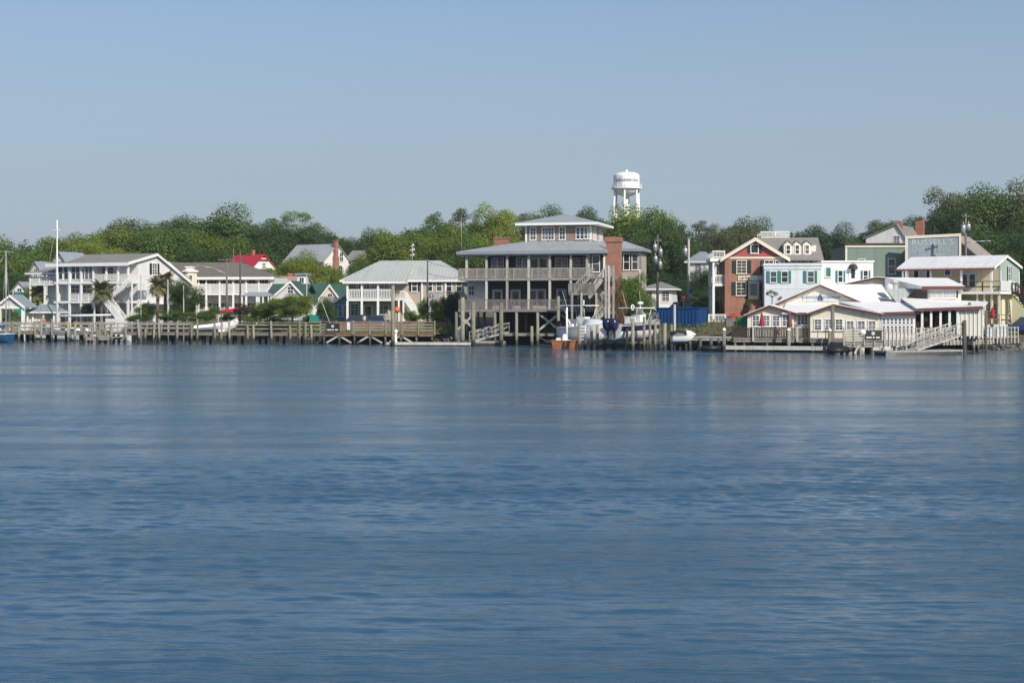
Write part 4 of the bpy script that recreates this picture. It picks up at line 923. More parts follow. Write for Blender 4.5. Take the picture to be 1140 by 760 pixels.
# ------------------------------------------------------------------ G: tan house with sage roof
def tan_house():
    h = House('sage_roof_house', 'tan two storey house with sage green metal hip roof and white double porch', 'house', 440, 181, 6)
    W = h.u(516); D = 9.5; ze = h.z(312.5, W / 2); zr = h.z(290, W / 2, D / 2); pv = -1.9
    uL = h.u(386.5, -2.2); z2 = h.z(332.5, uL / 2, -2)
    b = MB(); b.box(0, W, 0, D, -.5, ze); h.part(b, 'wall', 'tan')
    b = MB(); b.box(uL + 2.0, -.003, .3, D - .3, -.5, ze - .02); h.part(b, 'porch_back_wall', 'tan')
    rf = h.hip_roof(h.u(421, 4) - 3.6, W, 0, D, ze + .1, zr, 4.2, .5, 'roofsage', .25)
    # porch hip roof on the left, meeting the main roof
    pr = MB(); a0, a1, c0, c1 = uL - .5, .5, -2.7, D - .6; zq = h.z(313.5, uL, -2.2); rp = h.z(292, h.u(422), 4)
    ru = h.u(424, 4)
    pr.add([(a0, c0, zq), (a1 + 1.2, c0, zq), (a1 + 1.2, c1, zq), (a0, c1, zq), (ru, (c0 + c1) / 2 + .4, rp), (a1 + 1.2, (c0 + c1) / 2 + .4, rp + .0)], [(0, 1, 5, 4), (2, 3, 4, 5), (3, 0, 4), (1, 2, 5)]); po = h.part(pr, 'porch_roof', 'roofsage')
    f = MB(); f.box(a0, a1 + 1.2, c0, c1, zq - .25, zq - .003); h.part(f, 'fascia', 'trim', po)
    vt = MB(); vt.add([(ru - 1.2, 1.2, rp - 1.35), (ru + .6, .9, rp - 1.35), (ru - .1, 2.8, rp - .02)], [(0, 1, 2)]); 
    h.floor(uL, -.003, -2.3, D - 1, z2, .28)
    for x in (386.5, 402.5, 420.5, 437.5):
        u = h.u(x, -2.2) + .05; h.post(u, -2.2, -.4, z2 - .28, .26); h.post(u, -2.2, z2, zq - .25, .24)
    for v in (1.5, 5): h.post(uL + .12, v, -.4, z2 - .28, .26); h.post(uL + .12, v, z2, zq - .25, .24)
    h.railing((uL + .05, -2.22, z2), (0, -2.22, z2), 1.15, bal=.2, bw=.08); h.railing((uL + .05, -2.2, z2), (uL + .05, D - 1, z2), 1.15, bal=.2, bw=.08)
    for x in (394, 408, 417, 428): h.win(h.u(x, .3), .3, z2 + .5, 1.15, 1.5, nx=2)
    h.door(h.u(401, .3), .3, z2, .95); h.door(h.u(410, .3), .3, 0, 1.0, m='door'); h.win(h.u(427, .3), .3, .9, 1.3, 1.1); h.win(h.u(395, .3), .3, .9, 1.0, 1.3)
    h.railing((h.u(424, -2.2), -2.2, 0), (0, -2.2, 0), .95, m='woodpale')
    for x in (461.5, 478.5, 489, 500, 511): h.win(h.u(x), 0, h.z(324, 3), .62, 1.25, nx=1, nz=2, shut='shutter' if x < 470 else None)
    for x in (479, 503): h.win(h.u(x), 0, .7, .9, 1.3)
    # outside stair with landing
    us = h.u(450, -1.2); h.floor(-.0, us, -1.25, -.003, z2, .2, name='landing'); h.railing((.1, -1.22, z2), (us, -1.22, z2), 1.0)
    h.stair((h.u(467, -1.2), -1.25, .1), (us, -1.25, z2), 1.1, (0, 1, 0))
    h.post(us - .1, -1.15, -.4, z2 - .2, .2); h.post(us * .5, -1.15, -.4, z2 - .2, .2)
    for x in (496, 470): h.post(h.u(x, -.1), -.1, -.3, ze - .16, .2, name='corner_board')
tan_house()
# ------------------------------------------------------------------ I: cupola house on pilings
def cupola_house():
    h = House('pile_house', 'large grey shingled house on pilings with double porches, roof cupola and brick chimney', 'house', 512, 162, 15, 0.0)
    W = h.u(672.5); pv = 3.0; D = 15.0
    z1 = h.z(344, W / 2); z2 = h.z(309, W / 2); ze = h.z(279.5, W / 2)
    uw = h.u(543, pv); up = h.u(655)      # porch runs to up; the wall comes forward beyond
    ul = h.u(519)
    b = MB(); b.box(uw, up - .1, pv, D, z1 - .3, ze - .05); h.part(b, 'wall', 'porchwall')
    b = MB(); b.box(up - .097, W, .6, D, z1 - .3, ze - .05); h.part(b, 'corner_wall', 'cedar')
    b = MB(); b.box(h.u(519, pv), uw - .003, pv + .4, D - 3, z1 - .3, h.z(311, 0)); h.part(b, 'pale_wall', 'white')
    for u in (W - .11, up - .0): 
        b = MB(); b.box(u - .1, u + .115, .54, .597, z1 - .3, ze - .06); h.part(b, 'corner_board', 'trim')
    # decks
    h.floor(-.2, up, 0, pv - .003, z1, .32, 'woodgrey', 'deck'); h.floor(-.2, up, 0, pv - .003, z2, .32, 'woodgrey', 'deck')
    h.floor(-.2, uw - .1, pv, 9, z1, .32, 'woodgrey', 'side_deck'); h.floor(-.2, uw - .1, pv, 9, z2, .32, 'woodgrey', 'side_deck')
    h.floor(-.1, up, 0, pv - .003, ze - .06, .1, 'pale', 'porch_ceiling')
    b = MB(); b.box(-.1, up + .003, .02, .16, ze - .5, ze - .17); h.part(b, 'beam', 'pale')
    # porch posts and pilings under them
    px = [519.5, 541.5, 564.5, 588.5, 612, 635.5, 653.5]
    for i, x in enumerate(px):
        u = h.u(x, .1); 
        if i: h.post(u, .15, z1, z2 - .32, .24, 'woodpale'); 
        h.post(u, .15, z2, ze - .5, .24, 'woodpale')
    for x in (508, 527.5, 551, 575, 598.5, 622, 645, 668):
        for v in (.2, 4.5, 9):
            c = MB(); c.tube((0, 0, -2.5), (0, 0, z1 - .33), .19, .17, 8); o = h.part(c, 'piling', 'piling'); o.location = (h.u(x, .2), v, 0)
    for x0, x1 in ((508, 527.5), (598.5, 622)):
        b = MB(); u0, u1 = h.u(x0), h.u(x1); b.bar((u0, .42, 1.7), (u1, .42, z1 - .5), .08, .24); b.bar((u0, .51, z1 - .5), (u1, .51, 1.7), .08, .24); h.part(b, 'cross_brace', 'woodpale')
    b = MB(); b.bar((h.u(622), .5, z1 - .5), (h.u(640), .5, 2.2), .08, .24); h.part(b, 'brace', 'woodpale'); b = MB(); b.bar((h.u(622), 4.3, z1 - .5), (h.u(645), 4.3, 1.7), .08, .24); b.bar((h.u(645), 4.4, z1 - .5), (h.u(622), 4.4, 1.7), .08, .24); h.part(b, 'cross_brace', 'woodpale')
    for i in range(1): 
        h.floor(h.u(560), up + 1, .5, 6.0, h.z(371, W / 2, .5), .3, 'woodgrey', 'lower_walkway')
    b = MB(); b.box(uw + .3, W - .5, 5.2, 5.35, .15, z1 - .33); h.part(b, 'understorey_shade_screen', 'wooddark')  # dark boards added to block light from behind and keep the understorey dark
    for z in (z1, z2):
        h.railing((-.15, .08, z), (up, .08, z), 1.05, 'woodgrey', bal=.14, bw=.06, post=2.2); h.railing((-.15, .08, z), (-.15, 8.8, z), 1.05, 'woodgrey', bal=.14, bw=.06, post=2.2)
    # windows and doors, upper porch then lower
    for x in (551, 557, 578.5, 584.5, 622, 628.5): h.win(h.u(x, pv), pv, z2 + .55, .68, 1.75, pane='glassblue', nx=2, nz=4, frame='trim')
    h.door(h.u(600, pv), pv, z2, 2.1, 2.35, double=True, m='trim'); h.win(h.u(600, pv), pv, z2 + 2.48, 2.0, .3, nx=4, nz=1, sill=False)
    for x in (642.5, 649.5): h.win(h.u(x, pv), pv, z2 + .75, .68, 1.5, pane='glassblue', nx=2, nz=4, frame='trim')
    for x in (554, 574): h.door(h.u(x, pv), pv, z1, 1.0, 2.15)
    h.door(h.u(598, pv), pv, z1, 1.9, 2.2, double=True); h.door(h.u(625, pv), pv, z1, 1.0, 2.2); h.door(h.u(648, pv), pv, z1, .9, 2.1)
    h.win(h.u(525, pv + .4), pv + .4, z1 + 1.6, .6, 1.05, nz=2)
    h.win(h.u(663.5, .6), .6, h.z(302, W), .75, 1.75, nx=1, nz=2, shut='shutter')
    # furniture on the upper porch is not readable in the shade; two chairs show
    # main roof: low hip with a square cupola
    cu0, cu1 = h.u(585, 3.8), h.u(658, 3.8); cv0, cv1 = 3.8, 11.2
    zc0 = h.z(269, (cu0 + cu1) / 2, cv0); zc1 = h.z(251, (cu0 + cu1) / 2, cv0)
    rb = MB(); a0, a1, c0, c1 = ul - 1.0, W + .3, -.6, D + .6
    P = [(a0, c0, ze), (a1, c0, ze), (a1, c1, ze), (a0, c1, ze), (cu0 - .1, cv0 - .1, zc0 + .05), (cu1 + .1, cv0 - .1, zc0 + .05), (cu1 + .1, cv1 + .1, zc0 + .05), (cu0 - .1, cv1 + .1, zc0 + .05)]
    rb.add(P, [(0, 1, 5, 4), (1, 2, 6, 5), (2, 3, 7, 6), (3, 0, 4, 7)]); rf = h.part(rb, 'roof', 'roofmetal')
    f = MB(); f.box(a0, a1, c0, c1, ze - .34, ze - .004); h.part(f, 'fascia', 'roofblue', rf)
    b = MB(); b.box(cu0, cu1, cv0, cv1, zc0 - .6, zc1 - .02); cp = h.part(b, 'cupola', 'cedar')
    h.hip_roof(cu0, cu1, cv0, cv1, zc1 + .28, h.z(238.5, (cu0 + cu1) / 2, (cv0 + cv1) / 2), None, 1.0, 'roofmetal', .28, 'cupola_roof', cp)
    for u in (cu0 + .07, cu1 - .07):
        t = MB(); t.box(u - .1, u + .1, cv0 - .05, cv0 - .003, zc0 - .1, zc1 - .0); h.part(t, 'corner_board', 'trim', cp)
    wz = zc0 + .25; wh = zc1 - zc0 - .5
    n = [(593.5, .85), (606.8, .85), (613.6, .85), (626, .85)]
    for x, w in n: h.win(h.u(x, cv0), cv0, wz, .62, wh, nx=2, nz=3, pane='glassblue')
    for x in (643.5, 648, 652.5, 656.5): h.win(h.u(x, cv0) , cv0, wz + .05, .36, wh - .1, nx=1, nz=3, pane='glassblue')
    for v in (5.2, 6.4, 8.6, 9.8): h.win(cu1, v, wz, .8, wh, 'right', nx=2, nz=3, pane='glassblue')
    # chimneys
    b = MB(); v0 = .9; ux = W + .003
    b.box(ux, ux + 1.6, v0, v0 + 1.3, z1 - 3.5, h.z(269, W)); b.box(ux - .12, ux + 1.72, v0 - .12, v0 + 1.42, h.z(269, W), h.z(264, W)); b.box(ux - .02, ux + 1.62, v0 - .02, v0 + 1.32, h.z(264, W), h.z(263.4, W)); h.part(b, 'chimney', 'brick')
    b = MB(); uu = h.u(551, 11); b.box(uu, uu + 1.7, 10.5, 11.6, ze, h.z(266, 3, 11)); b.box(uu - .08, uu + 1.78, 10.42, 11.68, h.z(266, 3, 11), h.z(264.6, 3, 11)); h.part(b, 'rear_chimney', 'brick')
    # rear wing to the right of the chimney
    wv = 6.0; w1 = h.u(713, wv); b = MB(); b.box(W + .003, w1, wv, wv + 4, z1 - 3.4, h.z(279, W, wv)); h.part(b, 'wing_wall', 'tan')
    zz = h.z(277, w1, wv)
    rb = MB(); rb.add([(W - 3, wv - .7, zz), (w1 + .5, wv - .7, zz), (w1 + .5, wv + 4.5, zz), (W - 3, wv + 4.5, zz), (w1 - 2.2, wv + 2, zz + 1.0), (W - 3, wv + 2, zz + 1.05)], [(0, 1, 4, 5), (1, 2, 4), (2, 3, 5, 4), (3, 0, 5)])
    wr = h.part(rb, 'wing_roof', 'roofmetal'); f = MB(); f.box(W + .35, w1 + .5, wv - .7, wv + 4.5, zz - .3, zz - .004); h.part(f, 'fascia', 'roofblue', wr)
    for x in (697.5, 707): h.win(h.u(x, wv), wv, h.z(300, w1, wv), .62, 1.75, nx=1, nz=2, shut='shutter')
    for x in (694, 705): h.win(h.u(x, wv), wv, h.z(326, w1, wv), .62, 1.6, nx=1, nz=2)
    t = MB(); t.box(w1 - .16, w1 + .02, wv - .06, wv - .003, z1 - 3.4, zz - .31); h.part(t, 'corner_board', 'trim')
    # brace rail from pilings, far left projecting deck end is open
    # outside stair tower in front of the right end
    sv = -1.9; A = h.u(640, sv); Bu = h.u(659, sv); Cc = h.u(673, sv); Dd = h.u(683, sv)
    zmid = h.z(326, A, sv); ztop = z2
    h.stair((A, sv, zmid), (Bu, sv, ztop), 1.0, (0, 1, 0), 'woodpale'); h.stair((h.u(656, sv - 1.1), sv - 1.15, zmid - .6), (Cc, sv - 1.15, ztop - .35), 1.0, (0, 1, 0), 'woodpale')
    h.floor(Bu, Dd, sv - 1.2, .5, ztop, .25, 'woodgrey', 'landing'); h.railing((Cc, sv - 1.2, ztop - .2), (Dd, sv - 1.2, ztop), .95, 'woodpale', bal=.13, bw=.07)
    h.floor(h.u(636, sv), h.u(664, sv), sv - 1.2, -.1, zmid, .25, 'woodgrey', 'landing'); h.railing((h.u(636, sv), sv - 1.2, zmid), (h.u(664, sv), sv - 1.2, zmid), 1.0, 'woodgrey', bal=.13, bw=.08)
    h.stair((h.u(678, sv), sv, h.z(347, Cc, sv)), (h.u(663, sv), sv, zmid), 1.0, (0, 1, 0), 'woodpale'); h.stair((h.u(652, sv - 1.2), sv - 1.15, h.z(371, A, sv)), (h.u(676, sv), sv - 1.15, h.z(347, Cc, sv)), 1.0, (0, 1, 0), 'woodpale')
    h.floor(h.u(674, sv), Dd, sv - 1.2, .2, h.z(347, Cc, sv), .25, 'woodgrey', 'landing')
    for x in (637, 647.5, 664, 674.5, 678, 683):
        h.post(h.u(x, sv - 1.2), sv - 1.25, -1.5, (ztop + 1.2 if x > 670 else zmid), .2, 'woodpale')
    for x in (664, 683): h.post(h.u(x, sv - .05), sv - .05, -1.5, (ztop + 1.0 if x > 670 else zmid), .2, 'woodpale')
    h.floor(h.u(664, sv), h.u(688, sv), sv - 2.6, sv - 1.3, h.z(357, Cc, sv - 2), .2, 'woodgrey', 'catwalk')
    # pole mast antenna on the left eave
    a = MB(); a.tube((0, 0, 0), (0, 0, 4.2), .03, .015, 5); o = h.part(a, 'antenna', 'alu'); o.location = (ul - .6, .1, ze)
    return h
cupola_house()
def far_houses():
    h = House('white_cottage', 'low white house with dark roof behind the boat lift, right of the cupola house', 'house', 717, 190, 12)
    W = h.u(748); b = MB(); ze = h.z(322, W / 2); b.box(0, W, 0, 8, -.8, ze); h.part(b, 'wall', 'white'); h.hip_roof(0, W, 0, 8, ze + .1, h.z(313.5, W / 2, 4), 2.5, .6, 'roofgrey', .2)
    for x in (722, 741): h.win(h.u(x), 0, h.z(336, 2), .9, 1.3)
    h.railing((0, -1.2, .6), (W, -1.2, .6), .9); h.floor(0, W, -1.3, -.003, .6, .3)
    h = House('blue_white_house', 'pale blue gabled house standing in shade behind the leaning poles', 'house', 766, 222, 20)
    W = h.u(786); b = MB(); ze = h.z(291, W); zp = h.z(279, W); b.box(0, W, 0, 8, -1, ze); h.part(b, 'wall', 'icewhite'); h.hip_roof(0, W, 0, 8, ze, zp, 1.5, .5, 'roofblue', .2); h.win(W * .55, 0, h.z(304, 1), .9, 1.4)
far_houses()

# ------------------------------------------------------------------ right: brick house
def brick_house():
    h = House('brick_house', 'red brick house with rose gable, black shutters and white side porch', 'house', 807, 161.5, 4)
    W = h.u(873.5); D = 9; ze = h.z(286.5, W / 2); zp = h.z(266, W / 2); c = h.u(840.5)
    b = MB(); b.box(0, W, 0, D, -.8, ze - .02); h.part(b, 'wall', 'brick')
    g = MB(); g.prism_v([(0, ze - .017), (W, ze - .017), (c, zp - .1)], .0, D); h.part(g, 'gable', 'pink')
    t = MB(); t.box(-.05, W + .05, -.08, -.003, ze - .16, ze + .06); h.part(t, 'gable_trim', 'creamtrim')
    rf = h.gable_roof(0, W, 0, D, ze + .05, zp, 'v', .55, 'roofgrey', c, .16, .45)
    rk = MB()
    for sg, uu in ((1, W), (-1, 0)):
        sl = (zp - ze - .05) / (abs(uu - c)); rk.prism_v([(uu + sg * .55, ze - .55 * sl - .2), (uu + sg * .55, ze - .55 * sl + .22), (c + sg * .001, zp + .17), (c + sg * .001, zp - .25)], -.52, -.453)
    h.part(rk, 'bargeboard', 'creamtrim', rf)
    h.win(h.u(840), 0, h.z(281.5, 3), .75, .9, pane='dark', nx=1, nz=1, shut='shutter')
    for x, y, w, hh in ((825.5, 304, 1.0, 1.4), (825, 328.5, 1.0, 1.45), (856, 304, .9, 1.4), (868, 304, .9, 1.4)): h.win(h.u(x), 0, h.z(y, 3), w, hh, shut='shutter', frame='creamtrim')
    h.door(h.u(839), 0, h.z(333.5, 3), 1.0, 2.0, m='creamtrim'); 
    for xa, xb, yb in ((843.5, 848, 334), (829, 833.5, 332)): b = MB(); b.box(h.u(xa), h.u(xb), -.06, -.003, h.z(yb, 3), h.z(315.5, 3)); h.part(b, 'shutter', 'shutter')
    st = MB(); 
    for i in range(4): st.box(h.u(832), h.u(846), -.4 - .35 * i, -.003 if i == 0 else -.4 - .35 * (i - 1) - .003, -.6, h.z(334.5, 3) - .19 * i)
    h.part(st, 'front_steps', 'brick')
    # long sign board with an oval
    sb = MB(); z0, z1 = h.z(312, 3), h.z(307, 3); sb.box(h.u(821.5), h.u(849.5), -.1, -.02, z0, z1); so = h.part(sb, 'sign_board', 'creamtrim')
    ov = MB(); ou = h.u(839); ov.hexa([(ou + .5 * math.cos(i * math.pi / 10), -.16, (z0 + z1) / 2 + .3 * math.sin(i * math.pi / 10)) for i in range(20)], [(ou + .5 * math.cos(i * math.pi / 10), -.105, (z0 + z1) / 2 + .3 * math.sin(i * math.pi / 10)) for i in range(20)]); h.part(ov, 'oval_panel', 'trim', so)
    lt = MB(); u0 = h.u(822.7); rr = random.Random(2)   # lettering too blurred to read: worn strokes
    for i in range(8): 
        a = u0 + i * .165; lt.box(a, a + .03, -.115, -.103, z0 + .12, z1 - .12); lt.box(a + .034, a + .11, -.114, -.104, z0 + rr.choice((.12, .22, .32)), z0 + rr.choice((.16, .26, .36)) + .02)
    h.part(lt, 'lettering', 'letterdark', so)
    # roof deck with railing
    zd = h.z(267, W / 2, D); u0, u1 = h.u(846, D), h.u(878, D); b = MB(); b.box(u0, u1, D - 1.0, D + 3, zp - 1.4, h.z(263.5, W, D)); rd = h.part(b, 'roof_deck', 'creamtrim')
    r = MB(); zt = h.z(263.5, W, D) + .003
    for p, q in (((u0, D - 1), (u1, D - 1)), ((u1, D - 1), (u1, D + 3)), ((u0, D - 1), (u0, D + 3))): r.rail((p[0], p[1], zt), (q[0], q[1], zt), .55, 1.6, .14, .05)
    h.part(r, 'railing', 'trim', rd)
    # cross wing behind with three dormers, ridge along the front
    v0 = 3.0; w1 = h.u(913, v0); zw = h.z(287.5, w1, v0); zr = h.z(266, W, v0 + 4)
    b = MB(); b.prism_u([(v0, -.8), (v0 + 9, -.8), (v0 + 9, zw), (v0 + 4.2, zr - .1), (v0, zw)], W + .003, w1); h.part(b, 'wing_wall', 'brickorange')
    h.gable_roof(W - 2.5, w1, v0, v0 + 8.4, zw, zr, 'u', .5, 'roofgrey', v0 + 4.2, .16, .35, name='wing_roof')
    dm = MB(); dr = MB(); dp = MB()
    for x in (877.5, 887.5, 898.5):
        u = h.u(x, v0 + .5); zb = zw + .35; w = .5; d1 = v0 + 3.4; t0, t1 = zb + 1.25, zb + 1.7
        m = MB(); m.prism_v([(u - w, zb - .2), (u + w, zb - .2), (u + w, t0), (u, t1 - .06), (u - w, t0)], v0 + .55, d1); do = h.part(m, 'dormer', 'creamtrim')
        h.gable_roof(u - w, u + w, v0 + .55, d1, t0, t1, 'v', .12, 'roofgrey', None, .08, .12, name='dormer_roof', parent=do)
        h.win(u, v0 + .55, zb + .2, .4, .95, nx=1, nz=2, frame='trim', parent=do)
    c = MB(); c.box(h.u(879, v0 + .6), w1 - .3, v0 + 1.15, v0 + 3, zw + .3, zw + 1.55); h.part(c, 'dormer_link_wall', 'creamtrim')
    for x in (884, 889, 895, 903): h.win(h.u(x, v0), v0, h.z(293.5, W, v0), .5, .45, nx=1, nz=1, sill=False)
    # side porch, two storeys with a railed roof
    u0 = h.u(793, 1); zb = h.z(315.5, 0); zt = h.z(288.5, 0); za = h.z(280, 0)
    h.floor(u0, -.003, .4, 7, zb, .3); h.floor(u0 - .3, -.003, .2, 7.2, zt + .15, .4, name='porch_roof')
    h.railing((u0, .5, zb), (0, .5, zb), .95); h.railing((u0, .5, zb), (u0, 7, zb), .95); h.railing((u0, .5, zt + .15), (0, .5, zt + .15), .8); h.railing((u0, .5, zt + .15), (u0, 7, zt + .15), .8)
    for v in (.5, 3.7, 6.9):
        h.post(u0 + .1, v, -1, zb - .3, .26); h.post(u0 + .1, v, zb, zt - .25, .24)
    h.railing((u0 - .5, -.4, -.1), (.0, -.4, -.1), .9)
brick_house()

def ice_building():
    h = House('blue_white_building', 'flat roofed pale blue building with green and teal shutters', 'building', 851, 158.5, 5)
    W = h.u(914); zt = h.z(296, W / 2); D = 2.4
    b = MB(); b.box(0, W, 0, D, -.8, zt); h.part(b, 'wall', 'icewhite')
    c = MB(); c.box(-.15, W + .15, -.2, D, zt + .003, zt + .3); c.box(-.08, W + .08, -.1, -.003, zt - .35, zt); h.part(c, 'cornice', 'icewhite')
    b = MB(); b.box(.02, W - .02, -.03, -.003, h.z(321.6, 3), h.z(321, 3)); h.part(b, 'belt_course', 'pale')
    for x in (861, 873.5, 902.5): h.win(h.u(x), 0, h.z(314, 3), .62, 1.15, nx=1, nz=2, shut=None, frame='icewhite')
    def shut(x0, x1, m):
        s = MB(); s.box(h.u(x0), h.u(x1), -.06, -.003, h.z(315, 3), h.z(301.5, 3)); 
        for i in range(9): zz = h.z(315, 3) + .05 + i * .14; s.box(h.u(x0) + .06, h.u(x1) - .06, -.075, -.061, zz, zz + .09)
        h.part(s, 'shutter', m)
    for a, c_, m in ((853, 856.5, 'shutterteal'), (864.8, 869, 'shuttergreen'), (877, 880.5, 'shuttergreen'), (894, 897.5, 'shutterteal'), (906, 909.5, 'shuttergreen')): shut(a, c_, m)
    # wall lamps and the metal palm lamp in front
    l = MB(); l.box(h.u(868), h.u(870.5), -.35, -.003, h.z(331.5, 3), h.z(330, 3)); h.part(l, 'wall_lamp', 'greybin')
    return h
ice_building()
r0 = empty('palm_lamp', (gx(859.5, 148), 148, ground(gx(859.5, 148), 148)), 0, 'dark cluster lamp on a thin post before the pale blue wall', 'lamp')
def palm_lamp(r):
    zt = gz(330, 148) - r.location.z; b = MB(); b.tube((0, 0, -.3), (0, 0, zt), .05, .04, 6); b.build('post', M['black'], r)
    for i in range(7):
        a = i * .9; s = MB(); s.tube((0, 0, zt - .1), (.5 * math.cos(a), .5 * math.sin(a), zt + .15 + .1 * (i % 3)), .03, .02, 5); s.lathe([(.01, 0), (.14, .05), (.18, .2), (.1, .32), (.01, .36)], (.5 * math.cos(a), .5 * math.sin(a), zt + .12 + .1 * (i % 3)), 8); s.build('lamp_arm', M['greybin'], r)
palm_lamp(r0)
def white_building():
    h = House('white_building', 'plain white flat roofed building with narrow green shuttered windows', 'building', 914, 158, 3)
    W = h.u(972); zt = h.z(292, W / 2)
    b = MB(); b.box(.004, W, 0, 8, -.8, zt); h.part(b, 'wall', 'trim'); c = MB(); c.box(-.0, W + .12, -.12, 8.1, zt + .003, zt + .18); h.part(c, 'cornice', 'trim')
    for x in (935.5, 963.5): h.win(h.u(x), 0, h.z(314, 3), .45, 1.25, nx=1, nz=2, shut='shutterteal')
    h.win(h.u(922), 0, h.z(308, 3), .5, 1.0, nx=1, nz=1, pane='shuttergreen')
    h.door(h.u(949.5), 0, h.z(314.5, 3), .7, 1.7, m='trim'); a = MB(); a.lathe([(.02, .55), (.35, .45), (.55, .0), (.5, 0), (.02, .42)], (h.u(949.5), -.2, h.z(299, 3)), 12); h.part(a, 'awning', 'wooddark')
white_building()
def shops():
    h = House('green_building', 'sage green flat roofed building with brown cornice and tall white framed windows', 'building', 942, 173, 4)
    W = h.u(1008.5); zt = h.z(272.5, W / 2); b = MB(); b.box(0, W, 0, 12, -1, zt); h.part(b, 'wall', 'sagegreen')
    c = MB(); c.box(-.2, W + .1, -.25, 12, zt + .003, zt + .2); co = h.part(c, 'cornice', 'wooddark'); c = MB(); c.box(-.15, W, -.12, -.003, zt - .32, zt); h.part(c, 'cornice_board', 'creamtrim', co)
    t = MB(); t.box(-.12, .12, -.05, -.003, -1, zt - .33); h.part(t, 'corner_board', 'creamtrim')
    h.win(h.u(992.5), 0, h.z(304.5, 3), .75, 1.75, nx=1, nz=2); h.win(h.u(959), 0, h.z(304.5, 3), .75, 1.7, nx=1, nz=2); h.win(h.u(975), 0, .6, 1, 1.6)
    h = House('painted_shop', 'slate blue shop building with worn white lettering painted on its high wall', 'building', 1009, 170, 13)
    W = h.u(1068.5); zl = h.z(264, 0); zr = h.z(261, W); b = MB(); b.prism_v([(0, -1), (W, -1), (W, zr), (0, zl)], 0, .3); w = h.part(b, 'sign_wall', 'slateblue')
    t = MB(); 
    t.hexa([(-.15, -.12, zl - .22), (W + .15, -.12, zr - .22), (W + .15, .31, zr - .22), (-.15, .31, zl - .22)], [(-.15, -.12, zl + .12), (W + .15, -.12, zr + .12), (W + .15, .31, zr + .12), (-.15, .31, zl + .12)])
    t.box(-.15, .16, -.12, -.003, -1, zl - .225); t.box(W - .12, W + .15, -.12, -.003, -1, zr - .225); h.part(t, 'wall_trim', 'creamtrim')
    cx = (h.u(1017.5) + h.u(1060)) / 2
    for txt, x, y, size, m in (("RUSSELL'S", 1038, 269.7, 1.0, 'lettergrey'), ('OLDE TYME', 1037, 277.5, .78, 'letterfaint'), ('SHOPPE', 1037, 284.6, .78, 'letterfaint')):
        h.sign(h.u(x), -.012, h.z(y, W / 2), txt, size, m, spacing=1.12)
    b = MB(); b.box(.05, W - .05, .303, 14, -1, h.z(276, W)); h.part(b, 'rear_wall', 'slateblue')
    g = MB(); vm = 7; zg = h.z(265, W, vm); zo = h.z(287, W, 1.0); g.prism_u([(.31, -1), (vm * 2, -1), (vm * 2, zo), (vm, zg - .1), (.31, zo)], W - 1.0, W - .04); h.part(g, 'side_gable', 'pale'); 
    h.win(W * .5, 0, 1.0, 1, 1.6); h.door(W * .3, 0, 0.0)
    h = House('stone_roof_house', 'old house whose brown shingle roof slopes down behind the pole right of the painted wall', 'house', 1064, 188, 30)
    W = 7; zg = h.z(262.5, 0); zo = h.z(289, h.u(1096)); b = MB(); u1 = h.u(1096); b.prism_v([(-4, -1), (u1, -1), (u1, zo), (0, zg - .1), (-4, zo)], 0, 6); h.part(b, 'wall', 'tan'); h.gable_roof(-4, u1, 0, 6, zo, zg, 'v', .2, 'roofstone', 0, .16, 2.5)
    h.win(u1 * .4, 0, 2.0, .9, 1.3)
    h = House('two_chimney_house', 'white gabled house with two red brick chimneys above the shops', 'house', 985, 225, 28)
    W = h.u(1007); D = h.v(1028.5, W); ze = h.z(264, W); zr = h.z(250, W); ul = -3
    b = MB(); c = W * .6; b.prism_v([(ul, -1), (W, -1), (W, ze), (c, zr - .1), (ul, ze)], 0, D); h.part(b, 'wall', 'white'); h.gable_roof(ul, W, 0, D, ze, zr, 'v', .4, 'roofgrey', c, .15, .3)
    k = MB(); k.box(c - .6, c + .5, 1.2, 2.2, zr - .6, h.z(246.5, W)); h.part(k, 'chimney', 'brickorange'); k = MB(); k.box(h.u(1019, D * .8), h.u(1019, D * .8) + 1.3, D * .8, D * .8 + .8, ze - 1, h.z(246, W, D * .8)); h.part(k, 'chimney', 'brickorange')
    h.win(c, 0, ze - 1.2, .9, 1.4)
shops()

